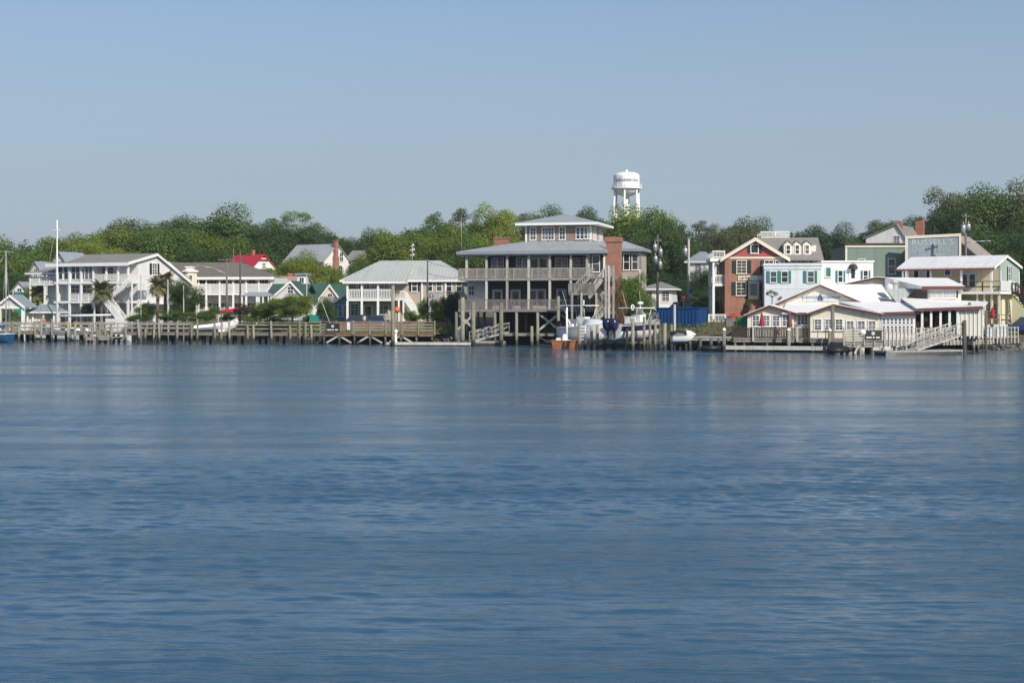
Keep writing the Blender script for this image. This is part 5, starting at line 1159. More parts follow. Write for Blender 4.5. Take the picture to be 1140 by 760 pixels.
# ------------------------------------------------------------------ yellow and mint house at the right end
def mint_house():
    h = House('balcony_house', 'yellow house with mint gable end, white ribbed roof and long balcony', 'house', 1003, 155, 38)
    W = h.u(1104.5, 0); D = 8.0; pv = 2.0; ze = h.z(298, W / 2); zr = h.z(286, W / 2, 4.6); zb = h.z(324.5, W * .8)
    vb = h.v(1133, W); vr = h.v(1117.5, W)
    zbk = h.z(297.5, W, vb); zr = h.z(285.5, W, vr)
    b = MB(); b.box(0, W - .003, pv, vb - .2, zb - .2, ze - .06); h.part(b, 'upper_wall', 'yellow')
    b = MB(); b.box(1.0, W - .3, pv + 1.5, vb - .3, -1, zb - .21); h.part(b, 'lower_wall', 'lemon')
    g = MB(); g.prism_u([(pv, zb - .2), (vb, zb - .2), (vb, zbk - .05), (vr, zr - .12), (pv, ze - .1 + (zr - ze) * pv / vr)], W, W + .16); h.part(g, 'gable_wall', 'mint')
    g = MB(); g.box(W - .297, W + .12, pv + .6, vb - .05, -1.2, zb - .21); h.part(g, 'lower_gable_wall', 'lemon')
    rf = h.gable_roof(0, W, 0, vb, ze, zr, 'u', .35, 'roofwhite2', vr, .15, .35, vends=(ze, zbk))
    f = MB(); f.box(-.35, W + .35, -.42, -.37, ze - .3, ze - .12); h.part(f, 'fascia', 'fascia', rf)
    t = MB(); sl0 = (zr - ze) / vr; sl1 = (zr - zbk) / (vb - vr)
    t.prism_u([(-.35, ze - .35 * sl0 - .12), (vr, zr - .12), (vr, zr + .15), (-.35, ze - .35 * sl0 + .15)], W + .352, W + .4); t.prism_u([(vr + .002, zr - .12), (vb + .35, zbk - .35 * sl1 - .12), (vb + .35, zbk - .35 * sl1 + .15), (vr + .002, zr + .15)], W + .352, W + .4); h.part(t, 'bargeboard', 'trim', rf)
    for v in (pv + .1, vb - .1): t = MB(); t.box(W + .163, W + .2, v - .1, v + .1, zb - .2, ze - .3); h.part(t, 'corner_board', 'trim')
    h.win(W + .16, h.v(1121.5, W), h.z(312, W, 4), .55, 1.45, 'right', nx=1, nz=2, shut='shutter')
    h.floor(-.2, W + .9, -.1, pv - .003, zb, .28, 'trim', 'balcony_floor'); h.floor(W + .163, W + .9, pv, h.v(1126, W), zb, .28, 'trim', 'balcony_floor')
    for x in (1005, 1010, 1036, 1070, 1103.5): 
        h.post(h.u(x), .05, zb, ze - .2, .2)
    for x in (1040, 1068, 1087, 1095, 1103, 1111): h.post(h.u(x), .3, -1.5, zb - .28, .2, 'creamtrim')
    h.railing((h.u(1036), .0, zb), (W + .85, .0, zb), 1.05, 'wooddark', bal=0, mid=(.5,)); h.railing((W + .85, .0, zb), (W + .85, h.v(1120, W), zb), 1.05, 'trim', bal=.12, bw=.07)
    for x in (1020, 1026, 1034): h.win(h.u(x, pv), pv, h.z(308.5, W / 2, pv), .5, 1.25, nx=1, nz=1, pane='dark' if x != 1026 else 'door')
    h.door(h.u(1078, pv), pv, zb, 1.7, 2.0, double=True); h.win(h.u(1055, pv), pv, h.z(306, W / 2, pv), .6, .5, pane='signblue', nx=1, nz=1, sill=False)
    for x in (1098, 1105): h.win(h.u(x, pv + 1.5), pv + 1.5, .6, .9, 1.5)
    # stair down on the right
    h.stair((W + 4.6, 3.2, h.z(350, W, 3)), (W + 1.0, 3.2, zb), 1.1, (0, 1, 0), 'wooddark')
    s = MB(); s.prism_v([(W + .95, -1.2), (W + 4.2, -1.2), (W + .95, zb - .3)], 3.3, 4.2); h.part(s, 'stair_wall', 'lemon')
    # bistro table on the balcony
    return h
mint_house()
# ------------------------------------------------------------------ restaurant with its white roofs
def restaurant():
    h = House('restaurant', 'cream waterfront restaurant with white roofs, maroon roof edges and rows of white windows', 'restaurant', 832, 143, 14, 1.35)
    Z = h.z
    def gab(xl, xc, xr, yl, yc, yr, v, back, yb=377.0, name='gable', wall='cream', roof='roofwhite', over=.35, skew=None):
        u0, c, u1 = h.u(xl, v), h.u(xc, v), h.u(xr, v); zl, zc, zr_ = Z(yl, u0, v), Z(yc, c, v), Z(yr, u1, v)
        b = MB(); b.prism_v([(u0, -2), (u1, -2), (u1, zr_ - .1), (c, zc - .12), (u0, zl - .1)], v, v + back); w = h.part(b, name + '_wall', wall)
        r = MB(); sl = (zc - zl) / (c - u0); sr = (zc - zr_) / (u1 - c)
        r.prism_v([(u0 - over, zl - over * sl), (c, zc), (c, zc + .15), (u0 - over, zl - over * sl + .15)], v - .5, v + back); sk = skew or 0.0; vb = v + back
        A = [(c + .002, v - .5, zc), (u1 + over, v - .5, zr_ - over * sr), (u1 + over + sk, vb, zr_ - over * sr), (c + .002 + sk, vb, zc)]; r.hexa(A, [(a, b_, z_ + .15) for a, b_, z_ in A])
        if sk: A = [(c - 3, v - .48, zc - 3 * sl + .0), (c, v - .48, zc - .01), (c + sk, vb, zc - .01), (c - 3, vb, zc - 3 * sl)]; r.hexa(A, [(a, b_, z_ + .14) for a, b_, z_ in A])
        ro = h.part(r, name + '_roof', roof)
        t = MB(); t.prism_v([(u0 - over, zl - over * sl - .06), (c, zc - .06), (c, zc + .09), (u0 - over, zl - over * sl + .09)], v - .56, v - .503); t.prism_v([(c + .002, zc - .06), (u1 + over, zr_ - over * sr - .06), (u1 + over, zr_ - over * sr + .09), (c + .002, zc + .09)], v - .56, v - .503)
        h.part(t, 'fascia', 'fascia', ro)
        return u0, c, u1
    # left wing
    gab(832, 857, 884, 350.5, 340.5, 348.5, 0, 9, name='left_wing')
    for x in (841.5, 853, 864, 875): h.win(h.u(x), 0, Z(362.5, h.u(x)), .62, .98, nx=2, nz=4, pane='glassblue')
    # link with three narrow windows
    u0, u1 = h.u(884.5, .3), h.u(902, .3); b = MB(); b.box(u0, u1, .3, 6, -2, Z(348.5, u0, .3)); h.part(b, 'link_wall', 'cream')
    for x in (889.5, 893.5, 897.5): h.win(h.u(x, .3), .3, Z(361, u0), .26, .9, nx=1, nz=3, pane='glassblue')
    b = MB(); b.prism_u([(-.4, Z(349.5, u0)), (-.4, Z(349.5, u0) + .16), (7, Z(339, u0, 7) + .16), (7, Z(339, u0, 7))], u0 - 1.2, u1 + 1.0); lr = h.part(b, 'link_roof', 'roofwhite'); f = MB(); f.box(u0 - .4, u1 + .3, -.46, -.403, Z(349.5, u0) - .12, Z(349.5, u0) + .15); h.part(f, 'fascia', 'fascia', lr)
    # middle gable
    m0, mc, m1 = gab(902, 927.5, 979.5, 348.5, 339.5, 349.5, -.6, 10, name='middle_wing')
    for x in (910.5, 922.5, 934, 946.5, 958.8, 970.8): h.win(h.u(x, -.6), -.6, Z(367, h.u(x), -.6), .62, 1.0 if x < 940 else .82, nx=2, nz=4, pane='glassblue')
    # glazed corner to the right
    u0, u1 = h.u(980, -.5), h.u(1019, -.5); zt = Z(350.5, u0, -.5); b = MB(); b.box(u0, u1, -.5, 6, -2, zt); h.part(b, 'glazed_corner', 'trim')
    for i in range(8):
        u = u0 + .35 + (u1 - u0 - .7) * i / 7; h.win(u, -.5, zt - .85, .2, .45, nx=1, nz=2, pane='glassblue', sill=False); h.win(u, -.5, zt - 1.55, .2, .45, nx=1, nz=2, pane='glassblue', sill=False)
    ua, ub = h.u(979), h.u(1021); b = MB(); z0, z1 = Z(349.3, ua, -1), Z(348, ub, -1)
    b.hexa([(ua, -1.0, z0), (ub + .2, -1.0, z1), (h.u(1020, 7), 7, Z(337, 12, 7)), (mc + .5, 7, Z(337, 12, 7))], [(ua, -1.0, z0 + .15), (ub + .2, -1.0, z1 + .15), (h.u(1020, 7), 7, Z(337, 12, 7) + .15), (mc + .5, 7, Z(337, 12, 7) + .15)]); r = h.part(b, 'corner_roof', 'roofwhite')
    f = MB(); f.hexa([(ua, -1.06, z0 - .13), (ub + .2, -1.06, z1 - .13), (ub + .2, -1.003, z1 - .13), (ua, -1.003, z0 - .13)], [(ua, -1.06, z0 + .15), (ub + .2, -1.06, z1 + .15), (ub + .2, -1.003, z1 + .15), (ua, -1.003, z0 + .15)]); h.part(f, 'fascia', 'fascia', r)
    # upper gable with the sign
    v = 7.0; g0, gc, g1 = gab(865, 913, 962, 338.3, 317.8, 338.3, v, 6.4, name='upper_gable', over=.2, skew=h.u(984, v + 6.4) - h.u(913, v))
    zs = Z(332, gc, v); b = MB(); b.box(h.u(893.5, v), h.u(934, v), v - .06, v - .003, Z(335.6, gc, v), Z(328.2, gc, v)); sg = h.part(b, 'sign_board', 'icewhite')
    uc = h.u(913, v); h.sign(h.u(902.6, v), v - .066, Z(331.2, gc, v), 'ICEHOUSE', .36, 'letternavy', parent=sg, spacing=1.08, bold=.005); h.sign(h.u(924.3, v), v - .066, Z(331.2, gc, v), 'WATERFRONT', .31, 'letternavy', parent=sg, spacing=1.04, bold=.005)
    h.sign(uc, v - .066, Z(334.4, gc, v), 'RESTAURANT', .16, 'lettergrey', parent=sg, spacing=1.5)
    e = MB(); zz = Z(333, gc, v); e.prism_v([(uc - .28, zz), (uc - .03, zz), (uc - .03, zz + .55)], v - .09, v - .063); e.prism_v([(uc + .02, zz), (uc + .3, zz), (uc + .02, zz + .6)], v - .09, v - .063); e.prism_v([(uc - .32, zz - .05), (uc + .34, zz - .05), (uc + .22, zz - .16), (uc - .2, zz - .16)], v - .09, v - .063); h.part(e, 'sailboat_emblem', 'letternavy', sg)
    # big rear roof behind with its own maroon gable edge
    v2 = 14.0; w0, wc, w1 = gab(932, 976, 1031, 318.5, 309.3, 314.5, v2, 7, name='rear_hall', over=.1)
    # sage coloured dropped roof and vent box
    q = [(h.u(986, 8.5), 8.5, Z(322.5, 13, 8.5)), (h.u(1018, 9.5), 9.5, Z(320.5, 15, 9.5)), (h.u(1004, 6.2), 6.2, Z(336.5, 14, 6.2)), (h.u(997, 6.2), 6.2, Z(335, 14, 6.2))]
    b = MB(); b.hexa([(a, c, d - .1) for a, c, d in q], [(a, c, d + .05) for a, c, d in q]); h.part(b, 'patched_roof', 'roofsage')
    # upper storey on the right
    v3 = 7.0; u0, u1 = h.u(1033, v3), h.u(1070, v3); zt = Z(321.5, u0, v3); b = MB(); b.box(u0, u1, v3, 13, -2, zt); h.part(b, 'upper_storey', 'cream')
    b = MB(); ut = h.u(1026, v3); b.hexa([(ut, v3 - .4, zt), (u1 + .4, v3 - .4, zt), (u1 + .4, 13, zt + .1), (h.u(985, 13), 13, zt + .1)], [(ut, v3 - .4, zt + .25), (u1 + .4, v3 - .4, zt + .25), (h.u(1055, 13), 13, Z(309.5, u0, 13)), (h.u(985, 13), 13, Z(308.5, u0, 13))]); r = h.part(b, 'upper_roof', 'roofwhite')
    f = MB(); f.box(ut, u1 + .4, v3 - .46, v3 - .403, zt - .1, zt + .26); h.part(f, 'fascia', 'fascia', r)
    for x in (1042, 1057): h.win(h.u(x, v3), v3, Z(331.5, u0, v3), 1.1, .78, nx=2, nz=1, pane='door')
    for x in (1035, 1050, 1065.3): b = MB(); b.box(h.u(x, v3) - .09, h.u(x, v3) + .09, v3 - .05, v3 - .003, Z(331.5, u0, v3), Z(323.5, u0, v3)); h.part(b, 'shutter', 'shutter')
    # lower white roof over the open porch
    va = -1.2; ua, ub = h.u(1020.5, va), h.u(1094, va); zl, zr_ = Z(345, ua, va), Z(342.5, ub, va)
    b = MB(); ur = h.u(1102, 4.5); uq = h.u(1003, 7.1); zb = Z(333, ub, 7.1)
    b.hexa([(ua, va, zl), (ub, va, zr_), (ur, 7.1, zb - .4), (uq, 7.1, zb)], [(ua, va, zl + .15), (ub, va, zr_ + .15), (ur, 7.1, zb - .25), (uq, 7.1, zb + .15)]); r = h.part(b, 'porch_roof', 'roofwhite')
    f = MB(); f.hexa([(ua, va - .06, zl - .16), (ub, va - .06, zr_ - .16), (ub, va - .003, zr_ - .16), (ua, va - .003, zl - .16)], [(ua, va - .06, zl + .15), (ub, va - .06, zr_ + .15), (ub, va - .003, zr_ + .15), (ua, va - .003, zl + .15)]); h.part(f, 'fascia', 'fascia', r)
    for x in (1026.5, 1036.5, 1047, 1057, 1066): h.post(h.u(x, va + .3), va + .3, .4, zl - .05, .22)
    u0, u1 = h.u(1066, va + .25), h.u(1094, va + .25); b = MB(); b.box(u0, u1, va + .4, 5, .2, zr_ - .02); h.part(b, 'panelled_wall', 'creamtrim')
    for i in range(7): 
        u = u0 + (u1 - u0) * i / 6; b = MB(); b.box(u - .05, u + .05, va + .33, va + .397, 0, zr_ - .1); h.part(b, 'batten', 'trim')
    h.door(h.u(1060, 2), 1.5, .2, 1.2, 2.0, m='greenplastic', glazed=False)
    b = MB(); b.box(h.u(1021, 3.5), h.u(1066, 3.5), 3.5, 6, .2, zl); h.part(b, 'porch_back_wall', 'wooddark')
    b = MB(); b.box(h.u(1078, 1), h.u(1081, 1), 1.0, 1.6, Z(340, ub, 1) - .3, Z(336.5, ub, 1)); h.part(b, 'roof_vent', 'greybin')
    b = MB(); b.lathe([(.45, 0), (.45, .6), (.2, .8), (.02, .82)], (h.u(990, 9.5), 9.5, Z(324, 13, 9.5)), 12); b.lathe([(.35, 0), (.35, .8), (.5, .85), (.02, 1.05)], (h.u(996, 9.5), 9.5, Z(323, 13, 9.5)), 12); h.part(b, 'roof_vent', 'pale')
restaurant()
# ------------------------------------------------------------------ docks, pilings, decks
_pm = {}
def piling_mesh(r, hgt, m, n=9):
    key = (round(r, 2), round(hgt, 1), m)
    if key not in _pm: b = MB(); b.tube((0, 0, -2.2), (0, 0, round(hgt, 1)), r * 1.06, r * .94, n); _pm[key] = b.mesh('piling', M[m])
    return _pm[key]
def piling(px, ytop, Y, label, r=.17, m='piling', cap=None, group=None):
    z = gz(ytop, Y); X = gx(px, Y)
    root = empty('piling', (X, Y, 0), 0, label, 'piling', group)
    inst(piling_mesh(r, z, m), 'post', root)
    if cap:
        b = MB(); b.lathe([(r * 1.12, 0), (r * 1.12, .1), (.02, .28)], (0, 0, round(z, 1) - .02), 9, False); b.build('cap', M[cap], root)
    return root
class Dock:
    """axis from point a to point b (world xy) along the front edge, depth towards the land"""
    def __init__(s, name, label, cat, pa, Ya, pb, Yb, z):
        A = Vector((gx(pa, Ya), Ya)); B = Vector((gx(pb, Yb), Yb)); s.a = math.atan2(B.y - A.y, B.x - A.x); s.L = (B - A).length; s.zf = z
        s.root = empty(name, (A.x, A.y, 0), s.a, label, cat); s.A = A; s.ud = (B - A).normalized()
    def u(s, px):
        k = (px - 570) / F; return (k * s.A.y - s.A.x) / (s.ud.x - k * s.ud.y)
    def z(s, y, u=0): return gz(y, s.A.y + s.ud.y * u)
    def part(s, mb, name, m, parent=None, label=None): return mb.build(name, M[m], parent or s.root, label=label)
    def deck(s, u0, u1, v0, v1, z=None, th=.09, m='wood', name='deck', gap=True):
        z = s.zf if z is None else z; b = MB(); n = max(1, int((u1 - u0) / .3)) if gap else 1
        for i in range(n): b.box(u0 + (u1 - u0) * i / n, u0 + (u1 - u0) * (i + .96) / n, v0, v1, z - th, z)
        for v in (v0 + .05, v1 - .2): b.box(u0, u1, v, v + .12, z - th - .26, z - th - .003)
        return s.part(b, name, m)
    def piles(s, us, v, ztop, r=.15, m='piling', jit=0, seed=1):
        rr = random.Random(seed)
        for u in us: inst(piling_mesh(r, (ztop + rr.uniform(-jit, jit)), m), 'piling', s.root, (u, v + rr.uniform(-.05, .05), 0), 0, None, (rr.gauss(0, .025), rr.gauss(0, .03), rr.uniform(0, 6)))
    def rail(s, u0, u1, v, z=None, h=1.05, m='wood', **k):
        z = s.zf if z is None else z; b = MB(); b.rail((u0, v, z), (u1, v, z), h, **k); return s.part(b, 'railing', m)
    def brace(s, p, q, m='woodpale', w=.08, hh=.2, name='brace'):
        b = MB(); b.bar(p, q, w, hh); return s.part(b, name, m)

def left_pier():
    d = Dock('long_pier', 'long weathered wooden pier with many uneven pilings along the left shore', 'pier', -30, 176.5, 356, 166, 1.3)
    L = d.L; rr = random.Random(7)
    d.deck(0, L, .1, 2.2, m='wood')
    us = []; u = .4
    while u < L - .3: us.append(u); u += rr.choice((.75, 1.1, 1.5, 1.9, 2.3))
    d.piles(us, -.1, 2.4, .14, 'piling', .55, 3)
    d.piles([u + .5 for u in us], 2.35, 1.2, .17, 'pilingdark', .2, 4)
    d.piles([u + .2 for u in us[1::3]], 1.1, 1.15, .2, 'pilingdark', .0, 5)
    # three board railing on the front, open gate gaps
    for a, b_ in ((0, 75), (82, 128), (140, 215), (262, 356)):
        u0, u1 = max(0, d.u(a)), min(L, d.u(b_)); m = MB()
        for z in (1.75, 2.2): m.bar((u0, .1, z), (u1, .1, z), .05, .14)
        m.bar((u0, .08, 2.52), (u1, .08, 2.52), .15, .06); d.part(m, 'railing', 'wood')
    m = MB(); 
    for z in (1.8, 2.3): m.bar((0, 2.2, z), (L * .62, 2.2, z), .05, .13)
    for i in range(30): m.bar((L * .62 * i / 29, 2.2, 1.3), (L * .62 * i / 29, 2.2, 2.4), .1, .1)
    d.part(m, 'railing', 'woodpale')
    # finger with a lower landing
    u0 = d.u(108); d.deck(u0, d.u(140), -3.2, -.3, .75, m='wood', name='landing'); d.piles([u0 + .2, d.u(124), d.u(139)], -3.3, 1.9, .15, 'piling', .3, 8)
    return d
left_pier()
def plank_deck():
    d = Dock('plank_deck', 'wooden deck with reddish planks, four board railing and braced posts over the bank', 'deck', 356, 166.3, 484, 163.5, 1.28)
    L = d.L; d.deck(0, L, .05, 5.5, m='woodred')
    a = d.u(394)
    for u0, u1 in ((.1, a - .2), (a, L)):
        b = MB()
        for z in (1.62, 1.95, 2.28): b.bar((u0, .1, z), (u1, .1, z), .04, .16)
        b.bar((u0, .08, 2.62), (u1, .08, 2.62), .2, .06)
        n = round((u1 - u0) / 1.9)
        for i in range(n + 1): u = u0 + (u1 - u0) * i / n; b.bar((u, .0, 1.1), (u, .0, 2.75), .13, .13)
        d.part(b, 'railing', 'wood' if u0 > 1 else 'woodgrey')
    b = MB()
    for z in (1.7, 2.05, 2.4): b.bar((.1, 5.3, z), (L, 5.3, z), .04, .18)
    for i in range(9): b.bar((L * i / 8, 5.35, 1.2), (L * i / 8, 5.35, 2.5), .12, .12)
    d.part(b, 'railing', 'woodred')
    n = 8
    for i in range(n):
        u = .4 + (L - .8) * i / (n - 1); inst(piling_mesh(.14, 1.15, 'piling'), 'piling', d.root, (u, .35, 0)); inst(piling_mesh(.14, 1.15, 'pilingdark'), 'piling', d.root, (u, 4.5, 0))
        if i % 2 and i < n - 1:
            d.brace((u, .2, 1.0), (u - 1.5, .2, .15)); d.brace((u, .28, 1.0), (u + 1.5, .28, .15))
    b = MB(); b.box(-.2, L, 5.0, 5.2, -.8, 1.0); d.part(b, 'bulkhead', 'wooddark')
    # dark sign board with a round emblem; the lettering is too small to read
    u0, u1 = d.u(364), d.u(378.5); sign_board(d, u0, u1, -.12, d.z(369.5), d.z(360))
    b = MB(); b.box(d.u(386.5), d.u(390), -.1, -.07, d.z(367), d.z(358.5)); d.part(b, 'notice', 'letter')
def sign_board(d, u0, u1, v, z0, z1):
    w = u1 - u0; hgt = z1 - z0
    b = MB(); b.box(u0, u1, v - .05, v, z0, z1); s = d.part(b, 'sign_board', 'signdark')
    e = MB(); c = (u0 + u1) / 2 - .02 * w; zc = z0 + hgt * .68; e.hexa([(c + .17 * w / 1.5 * math.cos(i * math.pi / 6), v - .075, zc + .17 * w / 1.5 * math.sin(i * math.pi / 6)) for i in range(12)], [(c + .17 * w / 1.5 * math.cos(i * math.pi / 6), v - .053, zc + .17 * w / 1.5 * math.sin(i * math.pi / 6)) for i in range(12)]); d.part(e, 'emblem', 'lettergrey', s)
    l = MB()
    for a, b_ in ((.06, .39), (.46, .56), (.65, .88)): l.box(u0 + a * w, u0 + b_ * w, v - .07, v - .053, z0 + hgt * .2, z0 + hgt * .33)
    d.part(l, 'lettering', 'letter', s)
plank_deck()

def float_dock():
    d = Dock('floating_dock', 'long low floating dock with pale edge boards in front of the pile house', 'dock', 430, 158, 524, 157, .42)
    L = d.L; d.deck(0, L, 0, 2.0, m='woodpale', th=.12); b = MB(); b.box(0, L, -.06, -.003, .14, .40); d.part(b, 'edge_board', 'woodpale'); b = MB(); b.box(.05, L - .05, .05, 1.9, -.2, .2); d.part(b, 'float', 'black')
    d = Dock('gangway_float', 'short floating dock under the aluminium gangway foot', 'dock', 524.5, 158.5, 561, 158.2, .5)
    L = d.L; d.deck(0, L, 0, 2.2, m='woodpale', th=.14); b = MB(); b.box(.05, L - .05, .05, 2.1, -.2, .3); d.part(b, 'float', 'black')
float_dock()
def gangway(pa, Ya, za, pb, Yb, zb, w, label, m='alu', h=1.0):
    A = Vector((gx(pa, Ya), Ya, za)); B = Vector((gx(pb, Yb), Yb, zb)); D = B - A; a = math.atan2(D.y, D.x); L = D.xy.length
    r = empty('gangway', A, a, label, 'gangway'); P = Vector((0, 0, 0)); Q = Vector((L, 0, zb - za))
    b = MB(); b.hexa([P + Vector((0, 0, -.12)), P + Vector((0, w, -.12)), P + Vector((0, w, 0)), P], [Q + Vector((0, 0, -.12)), Q + Vector((0, w, -.12)), Q + Vector((0, w, 0)), Q]); b.build('walkway', M['alu' if m == 'alu' else m], r)
    for v in (0, w):
        k = MB(); o = Vector((0, v, 0)); up = Vector((0, 0, h)); k.bar(P + o + up, Q + o + up, .07); k.bar(P + o + up * .5, Q + o + up * .5, .05); n = max(4, int(L / .9))
        for i in range(n + 1):
            c = P + o + (Q - P) * (i / n); k.bar(c, c + up, .06)
            if i < n: k.bar(c, P + o + (Q - P) * ((i + 1) / n) + up, .035)
        k.build('handrail', M[m], r)
gangway(528, 159.3, .52, 567, 161.5, 1.55, 1.2, 'aluminium gangway ramp sloping up from the float to the pile house walkway')
def pedestal(px, Y, label):
    r = empty('dock_pedestal', (gx(px, Y), Y, .42), 0, label, 'pedestal', 'white dock power pedestals'); b = MB(); b.lathe([(.2, 0), (.2, .12), (.13, .2), (.13, .95), (.02, .96)], n=10); b.build('base', M['gel'], r)
    b = MB(); b.lathe([(.14, .95), (.24, 1.05), (.24, 1.3), (.1, 1.42), (.02, 1.44)], n=10); b.build('head', M['gel'], r)
pedestal(440.5, 158.6, 'white dock power pedestal beside the tallest pale piling on the long float')
pedestal(511, 158.2, 'white dock power pedestal at the right end of the long float')
for px, yt, Y, r_, m, lab in (
    (437.5, 318, 157.6, .21, 'piling', 'tallest pale piling, at the left end of the long float'),
    (515, 331, 157.4, .24, 'piling', 'thick pale piling between the two floats, by the right pedestal'),
    (527, 336, 158, .24, 'piling', 'thick greenish piling at the foot of the aluminium gangway'),
    (558, 337, 157.6, .24, 'piling', 'thick pale piling at the right end of the gangway float'),
    (592, 363, 152, .18, 'piling', 'short greenish piling standing alone in front of the pile house'),
    (621.5, 330, 155, .19, 'piling', 'tall piling before the cross braces, left of the white boat'),
    (645, 361, 146, .16, 'piling', 'piling beside the ladder of the white boat'),
    (658.5, 364, 146, .16, 'piling', 'piling under the round white bow'),
    (665, 362, 145, .16, 'piling', 'piling just right of the round white bow'),
    (704.5, 355, 141, .17, 'piling', 'left front piling of the boat lift'),
    (698, 366, 142, .14, 'piling', 'low piling between the outboards and the lift'),
    (717, 352, 141.5, .14, 'piling', 'thin middle piling of the boat lift'),
    (723.5, 352, 141.5, .14, 'piling', 'thin piling right of the lift middle'),
    (729.5, 360, 142, .15, 'piling', 'stubby piling right of the thin lift pilings'),
    (740, 360, 141, .18, 'piling', 'thick piling left of the pale jet ski post'),
    (734.5, 363, 143, .13, 'pilingdark', 'thin dark piling behind the thick one by the lift'),
    (751, 339, 143.5, .13, 'polepale', 'tall pale post standing before the blue container'),
    (747.5, 361, 142.5, .13, 'piling', 'short piling hugging the tall pale post'),
    (806, 368, 138, .18, 'piling', 'white capped piling at the left end of the restaurant dock'),
    (878, 368, 137.2, .19, 'piling', 'white capped piling under the closed red umbrella'),
    (923.5, 368, 135.5, .18, 'piling', 'white capped piling beside the tall grey pole'),
    (926.8, 340, 135.8, .19, 'pole', 'tall dark pole before the middle restaurant gable'),
    (1073.5, 357, 134, .2, 'pole', 'tall dark piling at the end of the grey gangway'),
    (1084, 380, 134.5, .13, 'piling', 'pale short piling right of the tall dark one'),
    (1089, 379, 134.7, .13, 'piling', 'second pale short piling, nearer the rocky bank'),
    (1097.5, 346, 139, .13, 'pole', 'thin dark pole rising through the right boardwalk'),
    (76, 357, 173, .16, 'piling', 'lone piling in front of the pier below the long boat cover'),
    (333.5, 356, 166.5, .15, 'piling', 'grey piling at the edge of the mud bank'),
):
    piling(px, yt, Y, lab, r_, m, 'gel' if 'capped' in lab else None)

def lift_dock():
    d = Dock('boat_lift_dock', 'weathered catwalk with dark stub pilings around the lifted boat', 'dock', 636, 146.5, 764, 142.5, 1.0)
    L = d.L; d.deck(d.u(664), L, .3, 1.8, m='woodgrey'); d.deck(d.u(738), L, 1.8, 5.5, m='wood', name='platform')
    d.piles([d.u(x) for x in (650, 672, 684, 696, 710, 720, 733, 745, 756, 763)], .4, 1.1, .17, 'pilingdark', .25, 9)
    d.piles([d.u(x) for x in (676, 690, 706, 728, 750, 760)], 2.2, 1.0, .17, 'pilingdark', .1, 10)
    b = MB(); b.bar((d.u(700), -1.3, 2.75), (d.u(737), -1.3, 2.75), .2, .22); d.part(b, 'lift_beam', 'woodpale'); b = MB(); b.bar((d.u(690), 2.0, 2.6), (d.u(737), 2.0, 2.6), .2, .22); d.part(b, 'lift_beam', 'woodgrey')
    b = MB(); b.bar((d.u(664), .5, .75), (d.u(738), .5, .75), .1, .25); d.part(b, 'waler', 'woodgrey')
lift_dock()
def quay():
    d = Dock('plank_quay', 'low plank quay on stub pilings below the blue container', 'quay', 764.5, 142.6, 812, 140.5, 1.35)
    L = d.L; d.deck(0, L, .1, 4.0, m='woodpale'); d.piles([.3, 1.4, 2.5, 3.3, L - .4], .2, 1.25, .16, 'pilingdark', .05, 3); d.piles([.9, 2.0, 3.0], 1.0, 1.2, .18, 'pilingdark', .05, 4)
    b = MB(); b.box(0, L, 3.2, 3.4, -.6, 1.2); d.part(b, 'bulkhead', 'wooddark')
quay()

def rest_dock():
    d = Dock('restaurant_deck', 'restaurant deck with dark lattice railing above a long low timber', 'deck', 806, 139.3, 940, 136, 1.3)
    L = d.L; a = d.u(815); e = d.u(901)
    d.deck(a - .2, L, .05, 7.0, m='woodgrey', th=.12)
    b = MB(); b.rail((a, .12, 1.3), (e, .12, 1.3), 1.0, post=1.9, bal=.15, bw=.105); d.part(b, 'railing', 'wooddark')
    for x in (815.5, 838.5, 863, 887.5, 897, 900.8): 
        b = MB(); b.box(-.09, .09, -.09, .09, 1.0, 2.5); o = d.part(b, 'rail_post', 'woodpale' if x in (838.5, 887.5) else 'wooddark'); o.location = (d.u(x), .0, 0)
    for x in (818, 828, 853.5, 904, 915): inst(piling_mesh(.13, 1.15, 'piling'), 'piling', d.root, (d.u(x), .3, 0))
    for x in (822, 840, 860, 880, 900, 920, 935): inst(piling_mesh(.15, 1.15, 'pilingdark'), 'piling', d.root, (d.u(x), 3.0, 0))
    b = MB(); b.bar((d.u(806.5), -1.0, .42), (d.u(922), -1.0, .42), .35, .38); d.part(b, 'long_timber', 'woodpale')
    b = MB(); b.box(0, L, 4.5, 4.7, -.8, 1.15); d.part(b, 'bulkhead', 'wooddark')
    for x in (910, 919): b = MB(); b.bar((d.u(x), .2, 1.3), (d.u(x), .2, 2.4), .08); d.part(b, 'rail_post', 'woodgrey')
    b = MB(); b.bar((d.u(902), .2, 1.95), (d.u(938), .2, 1.95), .05, .1); d.part(b, 'railing', 'woodgrey')
rest_dock()
